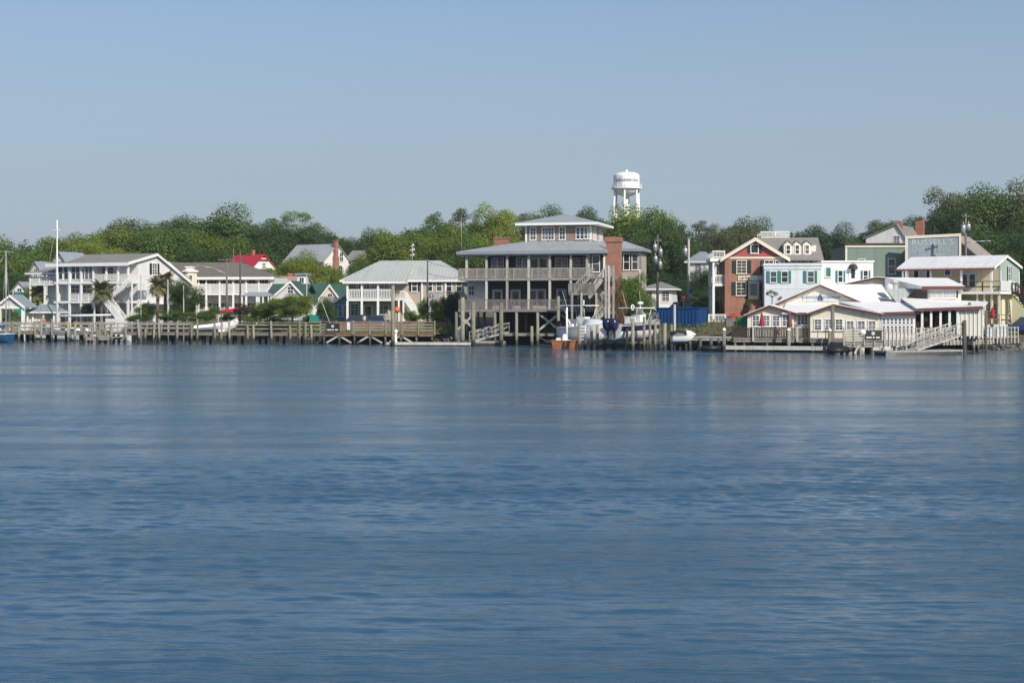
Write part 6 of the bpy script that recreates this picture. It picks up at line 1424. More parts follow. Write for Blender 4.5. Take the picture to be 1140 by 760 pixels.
def boardwalk():
    d = Dock('sign_deck', 'raised grey deck with board railing carrying the dark sign board', 'deck', 939, 131.5, 984.5, 131.8, 1.08)
    L = d.L; d.deck(0, L, .0, 4.5, m='woodgrey', th=.2)
    b = MB()
    for z in (1.35, 1.6, 1.85, 2.1): b.bar((0, .05, z), (L, .05, z), .05, .15)
    b.bar((0, .03, 2.36), (L, .03, 2.36), .2, .07)
    for i in range(5): b.bar((L * i / 4, -.03, .8), (L * i / 4, -.03, 2.5), .13, .13)
    d.part(b, 'railing', 'woodgrey')
    for x in (944, 956.5, 971, 982): 
        inst(piling_mesh(.15, .85, 'piling'), 'piling', d.root, (d.u(x), .25, 0))
        if x in (956.5, 982): d.brace((d.u(x), .05, .85), (d.u(x - 5), .05, .05)); d.brace((d.u(x), .14, .85), (d.u(x + 5), .14, .05))
    for x in (948, 962, 976): inst(piling_mesh(.17, .85, 'pilingdark'), 'piling', d.root, (d.u(x), 3, 0))
    sign_board(d, d.u(962.5), d.u(980.8), -.12, d.z(378.5), d.z(367.5))
    b = MB(); b.lathe([(.01, 0), (.27, .0), (.27, .05), (.01, .05)], n=16); o = d.part(b, 'round_plaque', 'letter'); o.location = (d.u(960), -.16, d.z(369.8)); o.rotation_euler = (R(90), 0, 0)
    d = Dock('boardwalk', 'pale boardwalk with close post railing running right along the restaurant', 'boardwalk', 985, 132.5, 1137, 142, 1.15)
    L = d.L; d.deck(0, L * .78, .0, 3.0, m='woodpale', th=.2)
    b = MB(); b.bar((0, .05, 2.3), (L * .97, .05, 2.3), .16, .07); b.bar((0, .05, 1.4), (L * .97, .05, 1.4), .06, .12); b.bar((0, .05, 1.85), (L * .97, .05, 1.85), .05, .09); d.part(b, 'railing', 'woodpale')
    n = 36; 
    for i in range(n + 1): b = MB(); b.box(-.065, .065, -.065, .065, .75, 2.42); o = d.part(b, 'rail_post', 'woodpale'); o.location = (L * .97 * i / n, -.02, 0)
    for i in range(8): inst(piling_mesh(.14, .9, 'pilingdark'), 'piling', d.root, (.4 + i * 1.5, .8 if i % 2 else 2.4, 0))
    for x in (998, 1010): d.brace((d.u(x), .3, .9), (d.u(x - 4.5), .3, .1)); d.brace((d.u(x), .4, .9), (d.u(x + 4.5), .4, .1))
    # wire mesh behind the posts
    d2 = Dock('long_float', 'long pale floating dock low in the water below the boardwalk', 'dock', 987, 127.5, 1072, 131.5, .42)
    L = d2.L; d2.deck(0, L, 0, 1.8, m='woodpale', th=.16); b = MB(); b.box(.05, L - .05, .05, 1.75, -.2, .24); d2.part(b, 'float', 'black')
boardwalk()
gangway(1021, 129.5, .45, 1071, 134.2, 1.75, 1.2, 'long grey gangway with close railings leading up from the float to the boardwalk', 'woodpale', 1.1)
def upper_deck():
    d = Dock('terrace', 'raised terrace with maroon top rail and pale posts beside the restaurant porch', 'terrace', 1020, 138.8, 1122, 145, 2.2)
    L = d.L; m = d.u(1066); d.deck(0, m, 0, 3.5, 1.9, m='woodgrey', th=.15); d.deck(m, L, 0, 6, 2.55, m='pale', th=.15, name='terrace_floor')
    b = MB(); b.rail((0, .05, 1.9), (m, .05, 1.9), .95, bal=.22, bw=.07, post=2.0); d.part(b, 'railing', 'fascia')
    b = MB(); b.rail((m, .05, 2.55), (L, .05, 2.55), 1.0, bal=0, mid=(.5,), posts=False); d.part(b, 'railing', 'fascia')
    for i in range(7): b = MB(); b.box(-.07, .07, -.07, .07, 2.4, 3.55); o = d.part(b, 'rail_post', 'creamtrim'); o.location = (m + (L - m) * i / 6, 0, 0)
    b = MB(); b.box(d.u(1098), L, .1, .18, 1.2, 2.39); d.part(b, 'skirt', 'icewhite')
    for i in range(6): inst(piling_mesh(.12, 1.7, 'pilingdark'), 'piling', d.root, (.5 + i * (m - .6) / 5, 1.0, 0))
upper_deck()

# shore structures on the far left
def gazebo():
    Y = 182.0; h = House('gazebo', 'white open gazebo with blue grey gable roof over the pier', 'gazebo', -3, Y, 8, 1.2)
    W = h.u(27); zl = h.z(341, W / 2); zp = h.z(329, W / 2)
    h.gable_roof(0, W, 0, 3, zl, zp, 'v', .25, 'roofblue', None, .12, .25)
    rk = MB(); c = W / 2; sl = (zp - zl) / c
    for sg, uu in ((1, W), (-1, 0)): rk.prism_v([(uu + sg * .25, zl - .25 * sl - .2), (uu + sg * .25, zl - .25 * sl + .13), (c + sg * .001, zp + .13), (c + sg * .001, zp - .2)], -.31, -.253)
    h.part(rk, 'bargeboard', 'trim'); g = MB(); g.prism_v([(0, zl), (W, zl), (c, zp - .1)], .1, .2); h.part(g, 'gable', 'pale')
    b = MB(); b.box(0, W, .05, .25, zl - .3, zl - .003); h.part(b, 'beam', 'trim')
    for u in (.25, W - .2):
        for v in (.15, 2.8): h.post(u, v, -1.8, zl - .3 if v < 1 else zl, .36 if v < 1 else .2)
    h.railing((.2, 2.8, .2), (W - .2, 2.8, .2), .9)
    h.floor(-.2, W + .2, 0, 3, .15, .2, 'wood', 'floor')
    h = House('pavilion', 'small peach pavilion with blue grey hip roof left of the tall mast', 'pavilion', 29, 184, 8, 1.1)
    W = h.u(61); zl = h.z(347, W / 2); h.hip_roof(0, W, 0, 3.5, zl, h.z(339, W / 2), 1.6, .3, 'roofblue', .18)
    b = MB(); b.box(.1, W * .55, .6, 3.4, -.8, zl - .18); h.part(b, 'wall', 'creamtrim'); 
    for u in (.15, W * .6, W - .15): h.post(u, .15, -1, zl - .18, .2)
    h.win(W * .3, .6, .5, .9, .9); h.railing((0, .1, 0), (W, .1, 0), .85)
gazebo()
r_ = empty('fence_panel', (gx(24, 214), 214, gz(340, 214)), 0, 'teal netted fence panel rising behind the roof of the gazebo', 'fence'); b = MB(); b.box(-1.1, 1.1, 0, .1, -1.5, 2.0); b.build('panel', M['tealplastic'], r_)
for i in range(3): b = MB(); b.box(-1.16 + i * 1.1, -1.04 + i * 1.1, -.06, -.003, -2, 2.1); b.build('post', M['wooddark'], r_)
# ------------------------------------------------------------------ water tower
def water_tower():
    Y = 470; X = gx(697.5, Y); g = ground(X, Y); r = empty('water_tower', (X, Y, g), 0, 'white water tower on slim legs above the treetops', 'water tower')
    Z = lambda y: gz(y, Y) - g; rad = 14.6 / F * Y
    zt, zb, zm = Z(191.5), Z(209.5), Z(219); b = MB(); prof = [(.02, zm - .3)]
    for i in range(1, 9): t = i / 8 * math.pi / 2; prof.append((rad * math.sin(t), zb - (zb - zm) * math.cos(t)))
    zs = Z(196.5); prof.append((rad, zs))
    for i in range(1, 9): t = i / 8 * math.pi / 2; prof.append((rad * (math.cos(t) * .42 + .58 * (1 - (i / 8) ** 2.4)) , zs + (zt - zs) * math.sin(t)))
    prof[-1] = (.02, zt); b.lathe(prof, n=48); b.build('tank', M['tank'], r)
    b = MB(); b.lathe([(rad + .02, zb + .1), (rad + .75, zb + .1), (rad + .75, zb - .35), (rad + .02, zb - .35)], n=40, smooth=False); w = b.build('walkway', M['tank'], r)
    b = MB(); n = 30; P = [(math.cos(2 * math.pi * i / n) * (rad + .7), math.sin(2 * math.pi * i / n) * (rad + .7)) for i in range(n)]
    for i in range(n):
        p, q = P[i], P[(i + 1) % n]; b.bar((p[0], p[1], zb + .1), (p[0], p[1], zb + 1.2), .08); 
        for z in (.65, 1.2): b.bar((p[0], p[1], zb + z), (q[0], q[1], zb + z), .08)
    b.build('railing', M['tank'], w)
    for i in range(6):
        a = 2 * math.pi * (i + .28) / 6; b = MB(); b.tube((math.cos(a) * (rad - .15), math.sin(a) * (rad - .15), zb + .3), (math.cos(a) * (rad + 1.1), math.sin(a) * (rad + 1.1), -.5), .3, .32, 12); b.build('leg', M['tank'], r)
    b = MB(); b.tube((0, 0, zm + .2), (0, 0, -.5), .55, .55, 14); b.build('riser', M['tank'], r)
    for z in (zb * .35, zb * .7):
        b = MB(); 
        for i in range(6):
            k = rad + 1.1 - 1.25 * z / zb; a, c = [2 * math.pi * (j + .28) / 6 for j in (i, i + 1)]; b.bar((math.cos(a) * k, math.sin(a) * k, z), (math.cos(c) * k, math.sin(c) * k, z), .15)
        b.build('brace_ring', M['tank'], r)
    b = MB(); b.lathe([(.5, 0), (.5, .6), (.15, .9), (.02, 1.0)], (0, 0, zt - .15), 12); b.build('vent', M['tank'], r)
    b = MB(); a = R(-118); 
    for o in (-.2, .2): b.bar((math.cos(a) * (rad + .12) + o, math.sin(a) * (rad + .12), zb), (math.cos(a) * (rad + .12) + o, math.sin(a) * (rad + .12), zs), .07)
    for i in range(14): z = zb + (zs - zb) * i / 14; b.bar((math.cos(a) * (rad + .12) - .2, math.sin(a) * (rad + .12), z), (math.cos(a) * (rad + .12) + .2, math.sin(a) * (rad + .12), z), .05)
    b.build('ladder', M['steel'], r)
    t = text_mb('SWANSBORO', 1.25, .035, 'CENTER', 1.12); zc = Z(202)
    t.v = [((rad + .02 - y) * math.sin(x / rad), -(rad + .02 - y) * math.cos(x / rad), z + zc) for x, y, z in t.v]; t.build('lettering', M['letternavy'], r)
water_tower()

# ------------------------------------------------------------------ poles and signs
def pole(px, ytop, ybot, Y, label, r=.14, m='pole', arms=(), cans=(), lamp=None, name='utility_pole', cat='pole'):
    X = gx(px, Y); g = ground(X, Y); root = empty(name, (X, Y, g), 0, label, cat); zt = gz(ytop, Y) - g
    b = MB(); b.tube((0, 0, -.5), (0, 0, zt), r * 1.15, r * .8, 8); b.build('post', M[m], root)
    for y, w, rot in arms:
        z = gz(y, Y) - g; k = MB(); c, s = math.cos(rot), math.sin(rot); k.bar((-w * c, -w * s - .15, z), (w * c, w * s - .15, z), .1, .12)
        for t in (-.9, -.45, .45, .9): k.lathe([(.02, 0), (.05, .02), (.06, .12), (.02, .2)], (w * c * t, w * s * t - .15, z + .06), 6)
        k.build('crossarm', M['pole'], root)
    for x, y, hh in cans:
        z = gz(y, Y) - g; dx = (x - px) / F * Y; k = MB(); k.lathe([(.02, 0), (.27, 0), (.27, hh), (.22, hh + .08), (.02, hh + .1)], (dx, -.3, z), 12); k.lathe([(.05, 0), (.07, .15), (.03, .3)], (dx, -.3, z + hh + .1), 6); k.build('transformer', M['steel'], root)
    if lamp:
        lx, ly, sy = lamp; z0 = gz(sy, Y) - g; z1 = gz(ly, Y) - g; dx = (lx - px) / F * Y; k = MB(); k.tube((0, -.1, z0), (dx * .5, -.4, z0 + (z1 - z0) * .75), .05, .05, 6); k.tube((dx * .5, -.4, z0 + (z1 - z0) * .75), (dx, -.5, z1), .05, .045, 6); a = k.build('lamp_arm', M['alu'], root)
        k = MB(); s = 1 if dx > 0 else -1; k.loft([[(dx + s * t, -.5 + w * math.cos(q), z1 + .1 * w * 4 * math.sin(q)) for q in [i * math.pi / 4 for i in range(8)]] for t, w in ((-.1, .05), (.15, .17), (.45, .16), (.6, .05))], closed=True); k.build('lamp_head', M['steel'], a)
    return root
pole(252.5, 288, 350, 186, 'grey street pole with a long lamp arm reaching left over the brown roof', .13, arms=((289.5, 1.1, .1),), lamp=(222.5, 296, 305))
pole(267.5, 279, 338, 190, 'taller bare pole just right of the lamp pole', .13)
pole(260, 276, 300, 240, 'thin pole top showing above the red roof ridge', .12)
pole(476, 288.5, 350, 172, 'slim grey pole carrying the blue sign in front of the tan house', .11)
pole(732, 262, 330, 176, 'utility pole stacked with grey transformer cans before the trees', .16, arms=((268, .5, .4),), cans=((729, 281, .9), (735, 286, .9), (729.5, 294, .9), (734.5, 300, .9)))
pole(766.7, 266, 342, 172, 'tall pale utility pole with transformer can behind the blue container', .16, 'polepale', cans=((762.5, 286, .95),))
pole(1075, 238, 285, 165, 'utility pole with transformer and lamp arm above the white ribbed roof', .15, arms=((241, .55, .2),), cans=((1071.5, 262, 1.1), (1077, 257, .7)), lamp=(1096, 268.5, 270))
for px, yt, Y, lab in ((187, 311, 179, 'thin white pole between the palms and the dark round tree'), (204.5, 318, 180, 'short thin pole in front of the dark round tree'), (341.5, 306, 178, 'thin pale pole over the green roofs'), (219, 340, 177, 'short pale post on the lawn behind the pier'), (157, 305, 183, 'thin grey pole before the white gable end'), (243, 350, 176, 'squat white post on the lawn below the lamp pole')):
    pole(px, yt, 350, Y, lab, .08, 'polepale', name='post', cat='post')
def leaning():
    Y = 172; r = empty('leaning_pole', (gx(371, Y), Y, 1.6), 0, 'thin pole leaning left on the bank by the light blue cottage', 'pole'); b = MB(); b.tube((0, 0, -.3), (gx(357, Y) - gx(371, Y), .2, gz(333, Y) - 1.6), .06, .045, 6); b.build('shaft', M['polepale'], r)
leaning()
def antenna():
    Y = 187; r = empty('roof_antenna', (gx(459, Y), Y, gz(289, Y)), 0, 'thin white antenna mast on the sage roof ridge', 'antenna'); z = gz(270, Y) - gz(289, Y); b = MB(); b.tube((0, 0, -.6), (0, 0, z), .05, .04, 6); b.build('mast', M['alu'], r)
    b = MB(); 
    for q, w in ((.25, .3), (.55, .35), (.8, .25)): b.bar((-w, 0, z * q), (w, 0, z * q), .06); b.lathe([(.02, 0), (.12, .05), (.02, .3)], (w * .6, 0, z * q), 6)
    b.build('fittings', M['gel'], r)
antenna()
def pole_sign():
    Y = 171.4; r = empty('pole_sign', (gx(480.3, Y), Y, gz(334, Y)), 0, 'blue and pink banner sign with pale emblem on the slim pole', 'sign'); s = Y / F
    b = MB(); b.box(-2.4 * s, 2.4 * s, -.03, 0, 2.5 * s, 6.5 * s); b.build('blue_panel', M['signblue'], r); b = MB(); b.box(-2.4 * s, 2.4 * s, -.03, 0, -6.5 * s, 2.5 * s - .004); b.build('lower_panel', mat('pink_banner', (.42, .3, .33), .7, .25, 3), r)
    b = MB(); b.lathe([(.01, 0), (.1, 0), (.1, .02), (.01, .02)], n=10); o = b.build('emblem', M['letter'], r); o.location = (0, -.034, 4.6 * s); o.rotation_euler = (R(90), 0, 0)
    b = MB(); b.bar((-4.5 * s, .02, 6.6 * s), (2.4 * s, .02, 6.6 * s), .05); b.bar((-4.5 * s, .02, -6.6 * s), (2.4 * s, .02, -6.6 * s), .05); b.build('bracket', M['steel'], r)
pole_sign()
def road_sign():
    Y = 168; r = empty('no_entry_sign', (gx(761, Y), Y, ground(gx(761, Y), Y)), 0, 'round red no entry sign with white bar behind the blue container', 'road sign'); zc = gz(331, Y) - r.location.z
    b = MB(); b.tube((0, .05, -.3), (0, .05, zc + .3), .035, .035, 6); b.build('post', M['steel'], r)
    b = MB(); q = .31; b.hexa([(q * math.cos(i * math.pi / 12), -.03, zc + q * math.sin(i * math.pi / 12)) for i in range(24)], [(q * math.cos(i * math.pi / 12), 0, zc + q * math.sin(i * math.pi / 12)) for i in range(24)]); f = b.build('disc', M['signred'], r)
    b = MB(); b.box(-.2, .2, -.045, -.033, zc - .05, zc + .05); b.build('bar', M['letter'], f)
    Y = 171.7; r = empty('blue_pole_sign', (gx(769, Y), Y, gz(326.5, Y)), 0, 'small blue and white sign fixed on the tall pale utility pole', 'sign'); b = MB(); b.box(-.16, .16, -.03, 0, .02, .5); b.build('upper_plate', M['signblue'], r); b = MB(); b.box(-.16, .16, -.03, 0, -.55, .0); b.build('lower_plate', M['lettergrey'], r)
road_sign()

def cables():
    for (xa, ya, Ya), (xb, yb, Yb), lab in (((476, 291, 172), (521, 297, 163), 'upper service cable sagging from the slim pole to the cupola house'), ((476, 304, 172), (514, 308, 163.5), 'lower service cable sagging from the slim pole to the upper porch'), ((252.5, 290, 186), (267.5, 284, 190), 'short cable between the lamp pole and the taller bare pole')):
        A = Vector((gx(xa, Ya), Ya, gz(ya, Ya))); B = Vector((gx(xb, Yb), Yb, gz(yb, Yb))) - A; r = empty('cable', A, 0, lab, 'cable'); b = MB(); p = Vector((0, 0, 0))
        for i in range(1, 11): t = i / 10; q = B * t + Vector((0, 0, -.3 * 4 * t * (1 - t))); b.tube(p, q, .018, .018, 4, False); p = q
        b.build('wire', M['wire'], r)
cables()

# ------------------------------------------------------------------ palms
def palm_mesh(seed, n=85):
    rng = random.Random(seed); m = MB(); m2 = []
    for i in range(n):
        a = rng.uniform(0, 6.28); el = rng.uniform(-.75, 1.25); L = rng.uniform(.85, 1.15); prev = None; w = .05
        d = Vector((math.cos(a) * math.cos(el), math.sin(a) * math.cos(el), math.sin(el)))
        p = Vector((0, 0, 0)); side = d.cross(Vector((0, 0, 1))).normalized()
        pts = [p.copy()]
        for k in range(5): p = p + d * L / 5; d = (d + Vector((0, 0, -.13 - .05 * k))).normalized(); pts.append(p.copy())
        for k in range(1, 6):      # fan of narrow leaflets
            for s in (-1, 1):
                for q in range(3):
                    c = pts[k - 1].lerp(pts[k], q / 3); tip = c + side * s * (.36 * (1 - abs(k - 3.2) / 4.5)) + (pts[k] - pts[k - 1]) * 1.3 + Vector((0, 0, -.09)); e = (pts[k] - pts[k - 1]) * .42
                    m.add([c, c + e, tip], [(0, 1, 2)])
    return m.mesh('fronds', LEAF['palm'])
_pal = [palm_mesh(i) for i in range(2)]
def palm(px, yc, wpx, Y, label, i=0, lean=0.0):
    X = gx(px, Y); g = ground(X, Y); zc = gz(yc, Y) - g; r = empty('palm_tree', (X, Y, g), px, label, 'palm', 'palms in front of the white houses'); rad = wpx / F * Y / 2
    inst(_pal[i], 'fronds', r, (lean, 0, zc), 0, (rad, rad, rad)); b = MB(); b.tube((0, 0, -.4), (lean * .4, 0, zc * .5), .24, .2, 9); b.tube((lean * .4, 0, zc * .5), (lean, 0, zc), .2, .22, 9); b.build('trunk', M['palmbark'], r)
palm(113, 324, 27, 186, 'bushy palm in front of the porch of the white three storey house', 0)
palm(175, 319, 25, 182, 'left palm of the pair before the white gable, leaning slightly', 1, .3)
palm(184, 313, 24, 183.5, 'taller right palm of the pair before the white gable', 0)
palm(42, 328, 24, 196, 'short round palm behind the pavilion roof', 1)
palm(195, 330, 18, 183, 'small palm with rusty trunk right of the palm pair', 1)

# ------------------------------------------------------------------ boats
def hull_mesh(L, B, Hh, flare=.8, sheer=.35, n=14, transom=.85, keel=.35):
    """bow towards +x, waterline z=0"""
    rings = []
    for i in range(n + 1):
        t = i / n; x = -L / 2 + L * t; w = B / 2 * (transom + (1 - transom) * math.sin(min(1, t * 1.6) * math.pi / 2)) * (1 - max(0, (t - .5) / .5) ** 2.3) + .015
        top = Hh + sheer * t ** 2; bot = -keel * (1 - max(0, (t - .62) / .38) ** 2 * 1.5); ch = w * flare
        rings.append([(x, -w, top), (x, -ch, top * .25), (x, -ch * .72, bot * .5), (x, 0, bot), (x, ch * .72, bot * .5), (x, ch, top * .25), (x, w, top)])
    m = MB(); m.loft(rings, True, False, False); m.f.append(tuple(range(7))); m.sm.append(False)
    return m, rings
def boat_parts(root, L, B, Hh, mat_hull='gel', mat_deck='gel', band=None, **k):
    m, rings = hull_mesh(L, B, Hh, **k); h = m.build('hull', M[mat_hull], root)
    d = MB(); n = len(rings)
    d.loft([[(r[0][0], r[0][1] * .97, r[0][2] - .05), (r[6][0], r[6][1] * .97, r[6][2] - .05)] for r in rings], False, False, False); d.build('deck', M[mat_deck], root)
    g = MB(); 
    for i in range(n - 1):
        for q in (0, 6): g.bar(rings[i][q], rings[i + 1][q], .08, .08)
    g.build('gunwale', M[band or 'gel'], root)
    if band:
        s = MB()
        for q, sg in ((0, -1), (6, 1)):
            A = [Vector(r[q]).lerp(Vector(r[1 if q == 0 else 5]), .18) + Vector((0, sg * .012, 0)) for r in rings]; Bq = [Vector(r[q]).lerp(Vector(r[1 if q == 0 else 5]), .78) + Vector((0, sg * .012, 0)) for r in rings]
            s.loft([[a, b] for a, b in zip(A, Bq)], True, False, False)
        s.build('hull_band', M[band], h)
    return h, rings
def boat(name, label, cat, px, Y, z, rot, group=None): return empty(name, (gx(px, Y), Y, z), rot, label, cat, group)
def sailboats():
    Y = 181; r = boat('sailboat', 'white sailboat with a tall bare mast and long pale covered boom', 'sailboat', 86, Y, .25, R(183))
    boat_parts(r, 10.5, 2.9, 1.0, 'gel', 'gel', 'bluecanvas')
    xm = gx(86, Y) - gx(64, Y); zt = gz(245, Y) - .25; b = MB(); b.tube((xm, 0, .6), (xm, 0, zt), .11, .08, 8); b.build('mast', M['gel'], r)
    b = MB(); b.tube((xm - .3, 0, gz(351.5, Y) - .25), (-6.6 + xm - .2, 0, gz(350.5, Y) - .25), .17, .13, 8); b.build('boom_cover', M['palecanvas'], r)
    b = MB(); 
    for y in (290, 256): z = gz(y, Y) - .25; b.bar((xm, -.9, z), (xm, .9, z), .06, .04); b.bar((xm - .5, 0, z + .02), (xm + .5, 0, z + .02), .06, .04)
    b.build('spreader', M['gel'], r)
    b = MB(); 
    for e in ((5.1, 0, 1.3), (-5.1, 0, 1.0), (xm, 1.35, 1), (xm, -1.35, 1)): b.tube(e, (xm, 0, zt - .2), .014, .014, 4)
    b.build('rigging', M['steel'], r)
    b = MB(); b.loft([[(x, -w, 1.0), (x, -w * .85, 1.0 + hh), (x, w * .85, 1.0 + hh), (x, w, 1.0)] for x, w, hh in ((-1.6, .8, .4), (0, .85, .45), (2.4, .7, .4), (3.2, .4, .15))]); c = b.build('cabin', M['gel'], r)
    for s in (-1, 1):
        for x in (-.9, .4, 1.6): b = MB(); b.box(x - .3, x + .3, s * .83 - .03, s * .83 + .03, 1.15, 1.32); b.build('window', M['glass'], c)
    b = MB(); b.box(-4.6, -1.8, -.9, .9, 2.0, 2.06); 
    for x in (-4.5, -1.9):
        for y in (-.8, .8): b.bar((x, y, .9), (x, y, 2.0), .05)
    b.build('bimini', M['palecanvas'], r)
    Y = 179.5; r = boat('sailboat', 'sailboat with dark blue hull and blue sail cover at the left edge', 'sailboat', -20, Y - 6.5, .2, R(172))
    Y -= 6.5; boat_parts(r, 7.5, 2.4, .85, 'bluecanvas', 'gel'); xm = -(gx(8.5, Y) - gx(-20, Y)); zt = gz(279, Y) - .2
    b = MB(); b.tube((xm, 0, .4), (xm, 0, zt), .08, .06, 8); b.build('mast', M['alu'], r); b = MB(); b.tube((xm + .2, 0, 1.75), (xm + 3.4, 0, 1.7), .2, .14, 8); b.build('sail_cover', M['bluecanvas'], r)
    b = MB(); z = zt - .15; b.bar((xm, -.7, z), (xm, .7, z), .05); b.bar((xm - 1.0, 0, z), (xm + 1.2, 0, z + .05), .05); b.build('spreader', M['alu'], r)
    b = MB(); 
    for e in ((3.6, 0, .9), (-3.7, 0, 1.2), (xm, 1.1, .9), (xm, -1.1, .9)): b.tube(e, (xm, 0, zt - .3), .02, .02, 4)
    b.build('rigging', M['steel'], r)
    b = MB(); b.loft([[(x, -w, .8), (x, -w * .85, .8 + hh), (x, w * .85, .8 + hh), (x, w, .8)] for x, w, hh in ((-1.4, .5, .2), (0, .7, .4), (1.6, .65, .4))]); b.build('cabin', M['gel'], r)
sailboats()
def kayak():
    Y = 199; r = boat('kayak', 'red kayak lying along the lower porch of the brown roofed house', 'kayak', 250, Y, ground(gx(250, Y), Y) + .9, R(3)); m1, _ = hull_mesh(3.6, .75, .3, keel=.15, transom=.25); m1.build('hull', M['signred'], r)
    b = MB(); b.lathe([(.26, .3), (.3, .36), (.22, .36), (.2, .3)], n=12); b.build('cockpit_rim', M['black'], r)
    for x in (-1, 1): b = MB(); b.bar((x, -.4, -.95), (x, -.1, -.1), .07); b.bar((x, .4, -.95), (x, .1, -.1), .07); b.build('stand', M['woodpale'], r)
kayak()
def dinghies():
    for px, Y, z, rot, L, lab, m in ((238, 173.5, 1.75, 4, 4.8, 'long white dinghy lying on the pier', 'gel'), (256, 173.2, 1.75, 20, 2.6, 'white dinghy tipped up with its bow in the air on the pier', 'gel')):
        r = boat('dinghy', lab, 'dinghy', px, Y, z, R(rot)); m1, _ = hull_mesh(L, 1.4, .28, sheer=.45); o = m1.build('hull', M[m], r); o.rotation_euler = (R(14), R(-3 if L > 4 else -30), 0); k = MB(); k.bar((-L * .42, 0, .38), (L * .3, 0, .38), .05, .08); q = k.build('keel', M['wood'], o); q.location = (0, 0, -.72)
    for px, Y, lab, rot, m in ((100, 180.2, 'small skiff with pale cover floating behind the pier', 178, 'palecanvas'), (128, 179.4, 'second small skiff with outboard floating nearer the white stair screen', 170, 'gel')):
        Y = Y - 1.2; r = boat('skiff', lab, 'skiff', px, Y + .0, .15, R(rot)); boat_parts(r, 4.6, 1.7, .55, 'gel', m); b = MB(); b.box(-2.65, -2.3, -.18, .18, -.3, .9); b.build('outboard', M['black'], r); b = MB(); b.box(-.6, .2, -.4, .4, .5, 1.15); b.build('console', M['gel'], r)
dinghies()
def outboard(root, x, y, z, mname='navy'):
    b = MB(); b.loft([[(x + dx - sx, y - w, z + zz), (x + dx + sx, y - w, z + zz), (x + dx + sx, y + w, z + zz), (x + dx - sx, y + w, z + zz)] for dx, sx, w, zz in ((0, .18, .15, -.25), (-.03, .36, .28, .05), (-.05, .42, .33, .45), (-.05, .38, .31, .8), (-.02, .22, .18, .96))], True, True); e = b.build('outboard_motor', M[mname], root)
    b = MB(); b.hexa([(x - .12, y - .07, z - .15), (x + .14, y - .07, z - .15), (x + .14, y + .07, z - .15), (x - .12, y + .07, z - .15)], [(x - .1, y - .05, z - 1.0), (x + .1, y - .05, z - 1.0), (x + .1, y + .05, z - 1.0), (x - .1, y + .05, z - 1.0)]); b.box(x - .3, x + .18, y - .13, y + .13, z - .72, z - .68); b.tube((x - .28, y, z - .95), (x + .22, y, z - .95), .09, .07, 8); b.build('leg', M['black'], e)
    b = MB()
    for i in range(3): a = i * 2.1; b.hexa([(x - .3, y, z - .95), (x - .33, y + .05 * math.cos(a), z - .95 + .05 * math.sin(a)), (x - .36, y, z - .95)], [(x - .28, y + .2 * math.cos(a) - .06 * math.sin(a), z - .95 + .2 * math.sin(a) + .06 * math.cos(a)), (x - .33, y + .24 * math.cos(a), z - .95 + .24 * math.sin(a)), (x - .38, y + .2 * math.cos(a) + .06 * math.sin(a), z - .95 + .2 * math.sin(a) - .06 * math.cos(a))])
    b.build('propeller', M['steel'], e); return e
def ttop(root, x0, x1, w, z0, z1):
    b = MB(); b.box(x0, x1, -w, w, z1, z1 + .09); t = b.build('hard_top', M['gel'], root)
    for x in (x0 + .35, x1 - .35):
        for s in (-1, 1): b = MB(); b.tube((x, s * (w - .15), z1), (x * .7, s * w * .55, z0), .04, .04, 6); b.build('support', M['alu'], t)
    return t
def seats(root, x, z, w=.55, n=2):
    for i in range(n):
        y = (i - (n - 1) / 2) * .75; b = MB(); b.box(x - .3, x + .3, y - .3, y + .3, z, z + .35); b.loft([[(x - .3 - .1 * q, y - .3, z + .35 + .5 * q), (x - .18 - .1 * q, y - .3, z + .35 + .5 * q), (x - .18 - .1 * q, y + .3, z + .35 + .5 * q), (x - .3 - .1 * q, y + .3, z + .35 + .5 * q)] for q in (0, .5, 1)], False, True); b.build('seat', M['gel'], root)
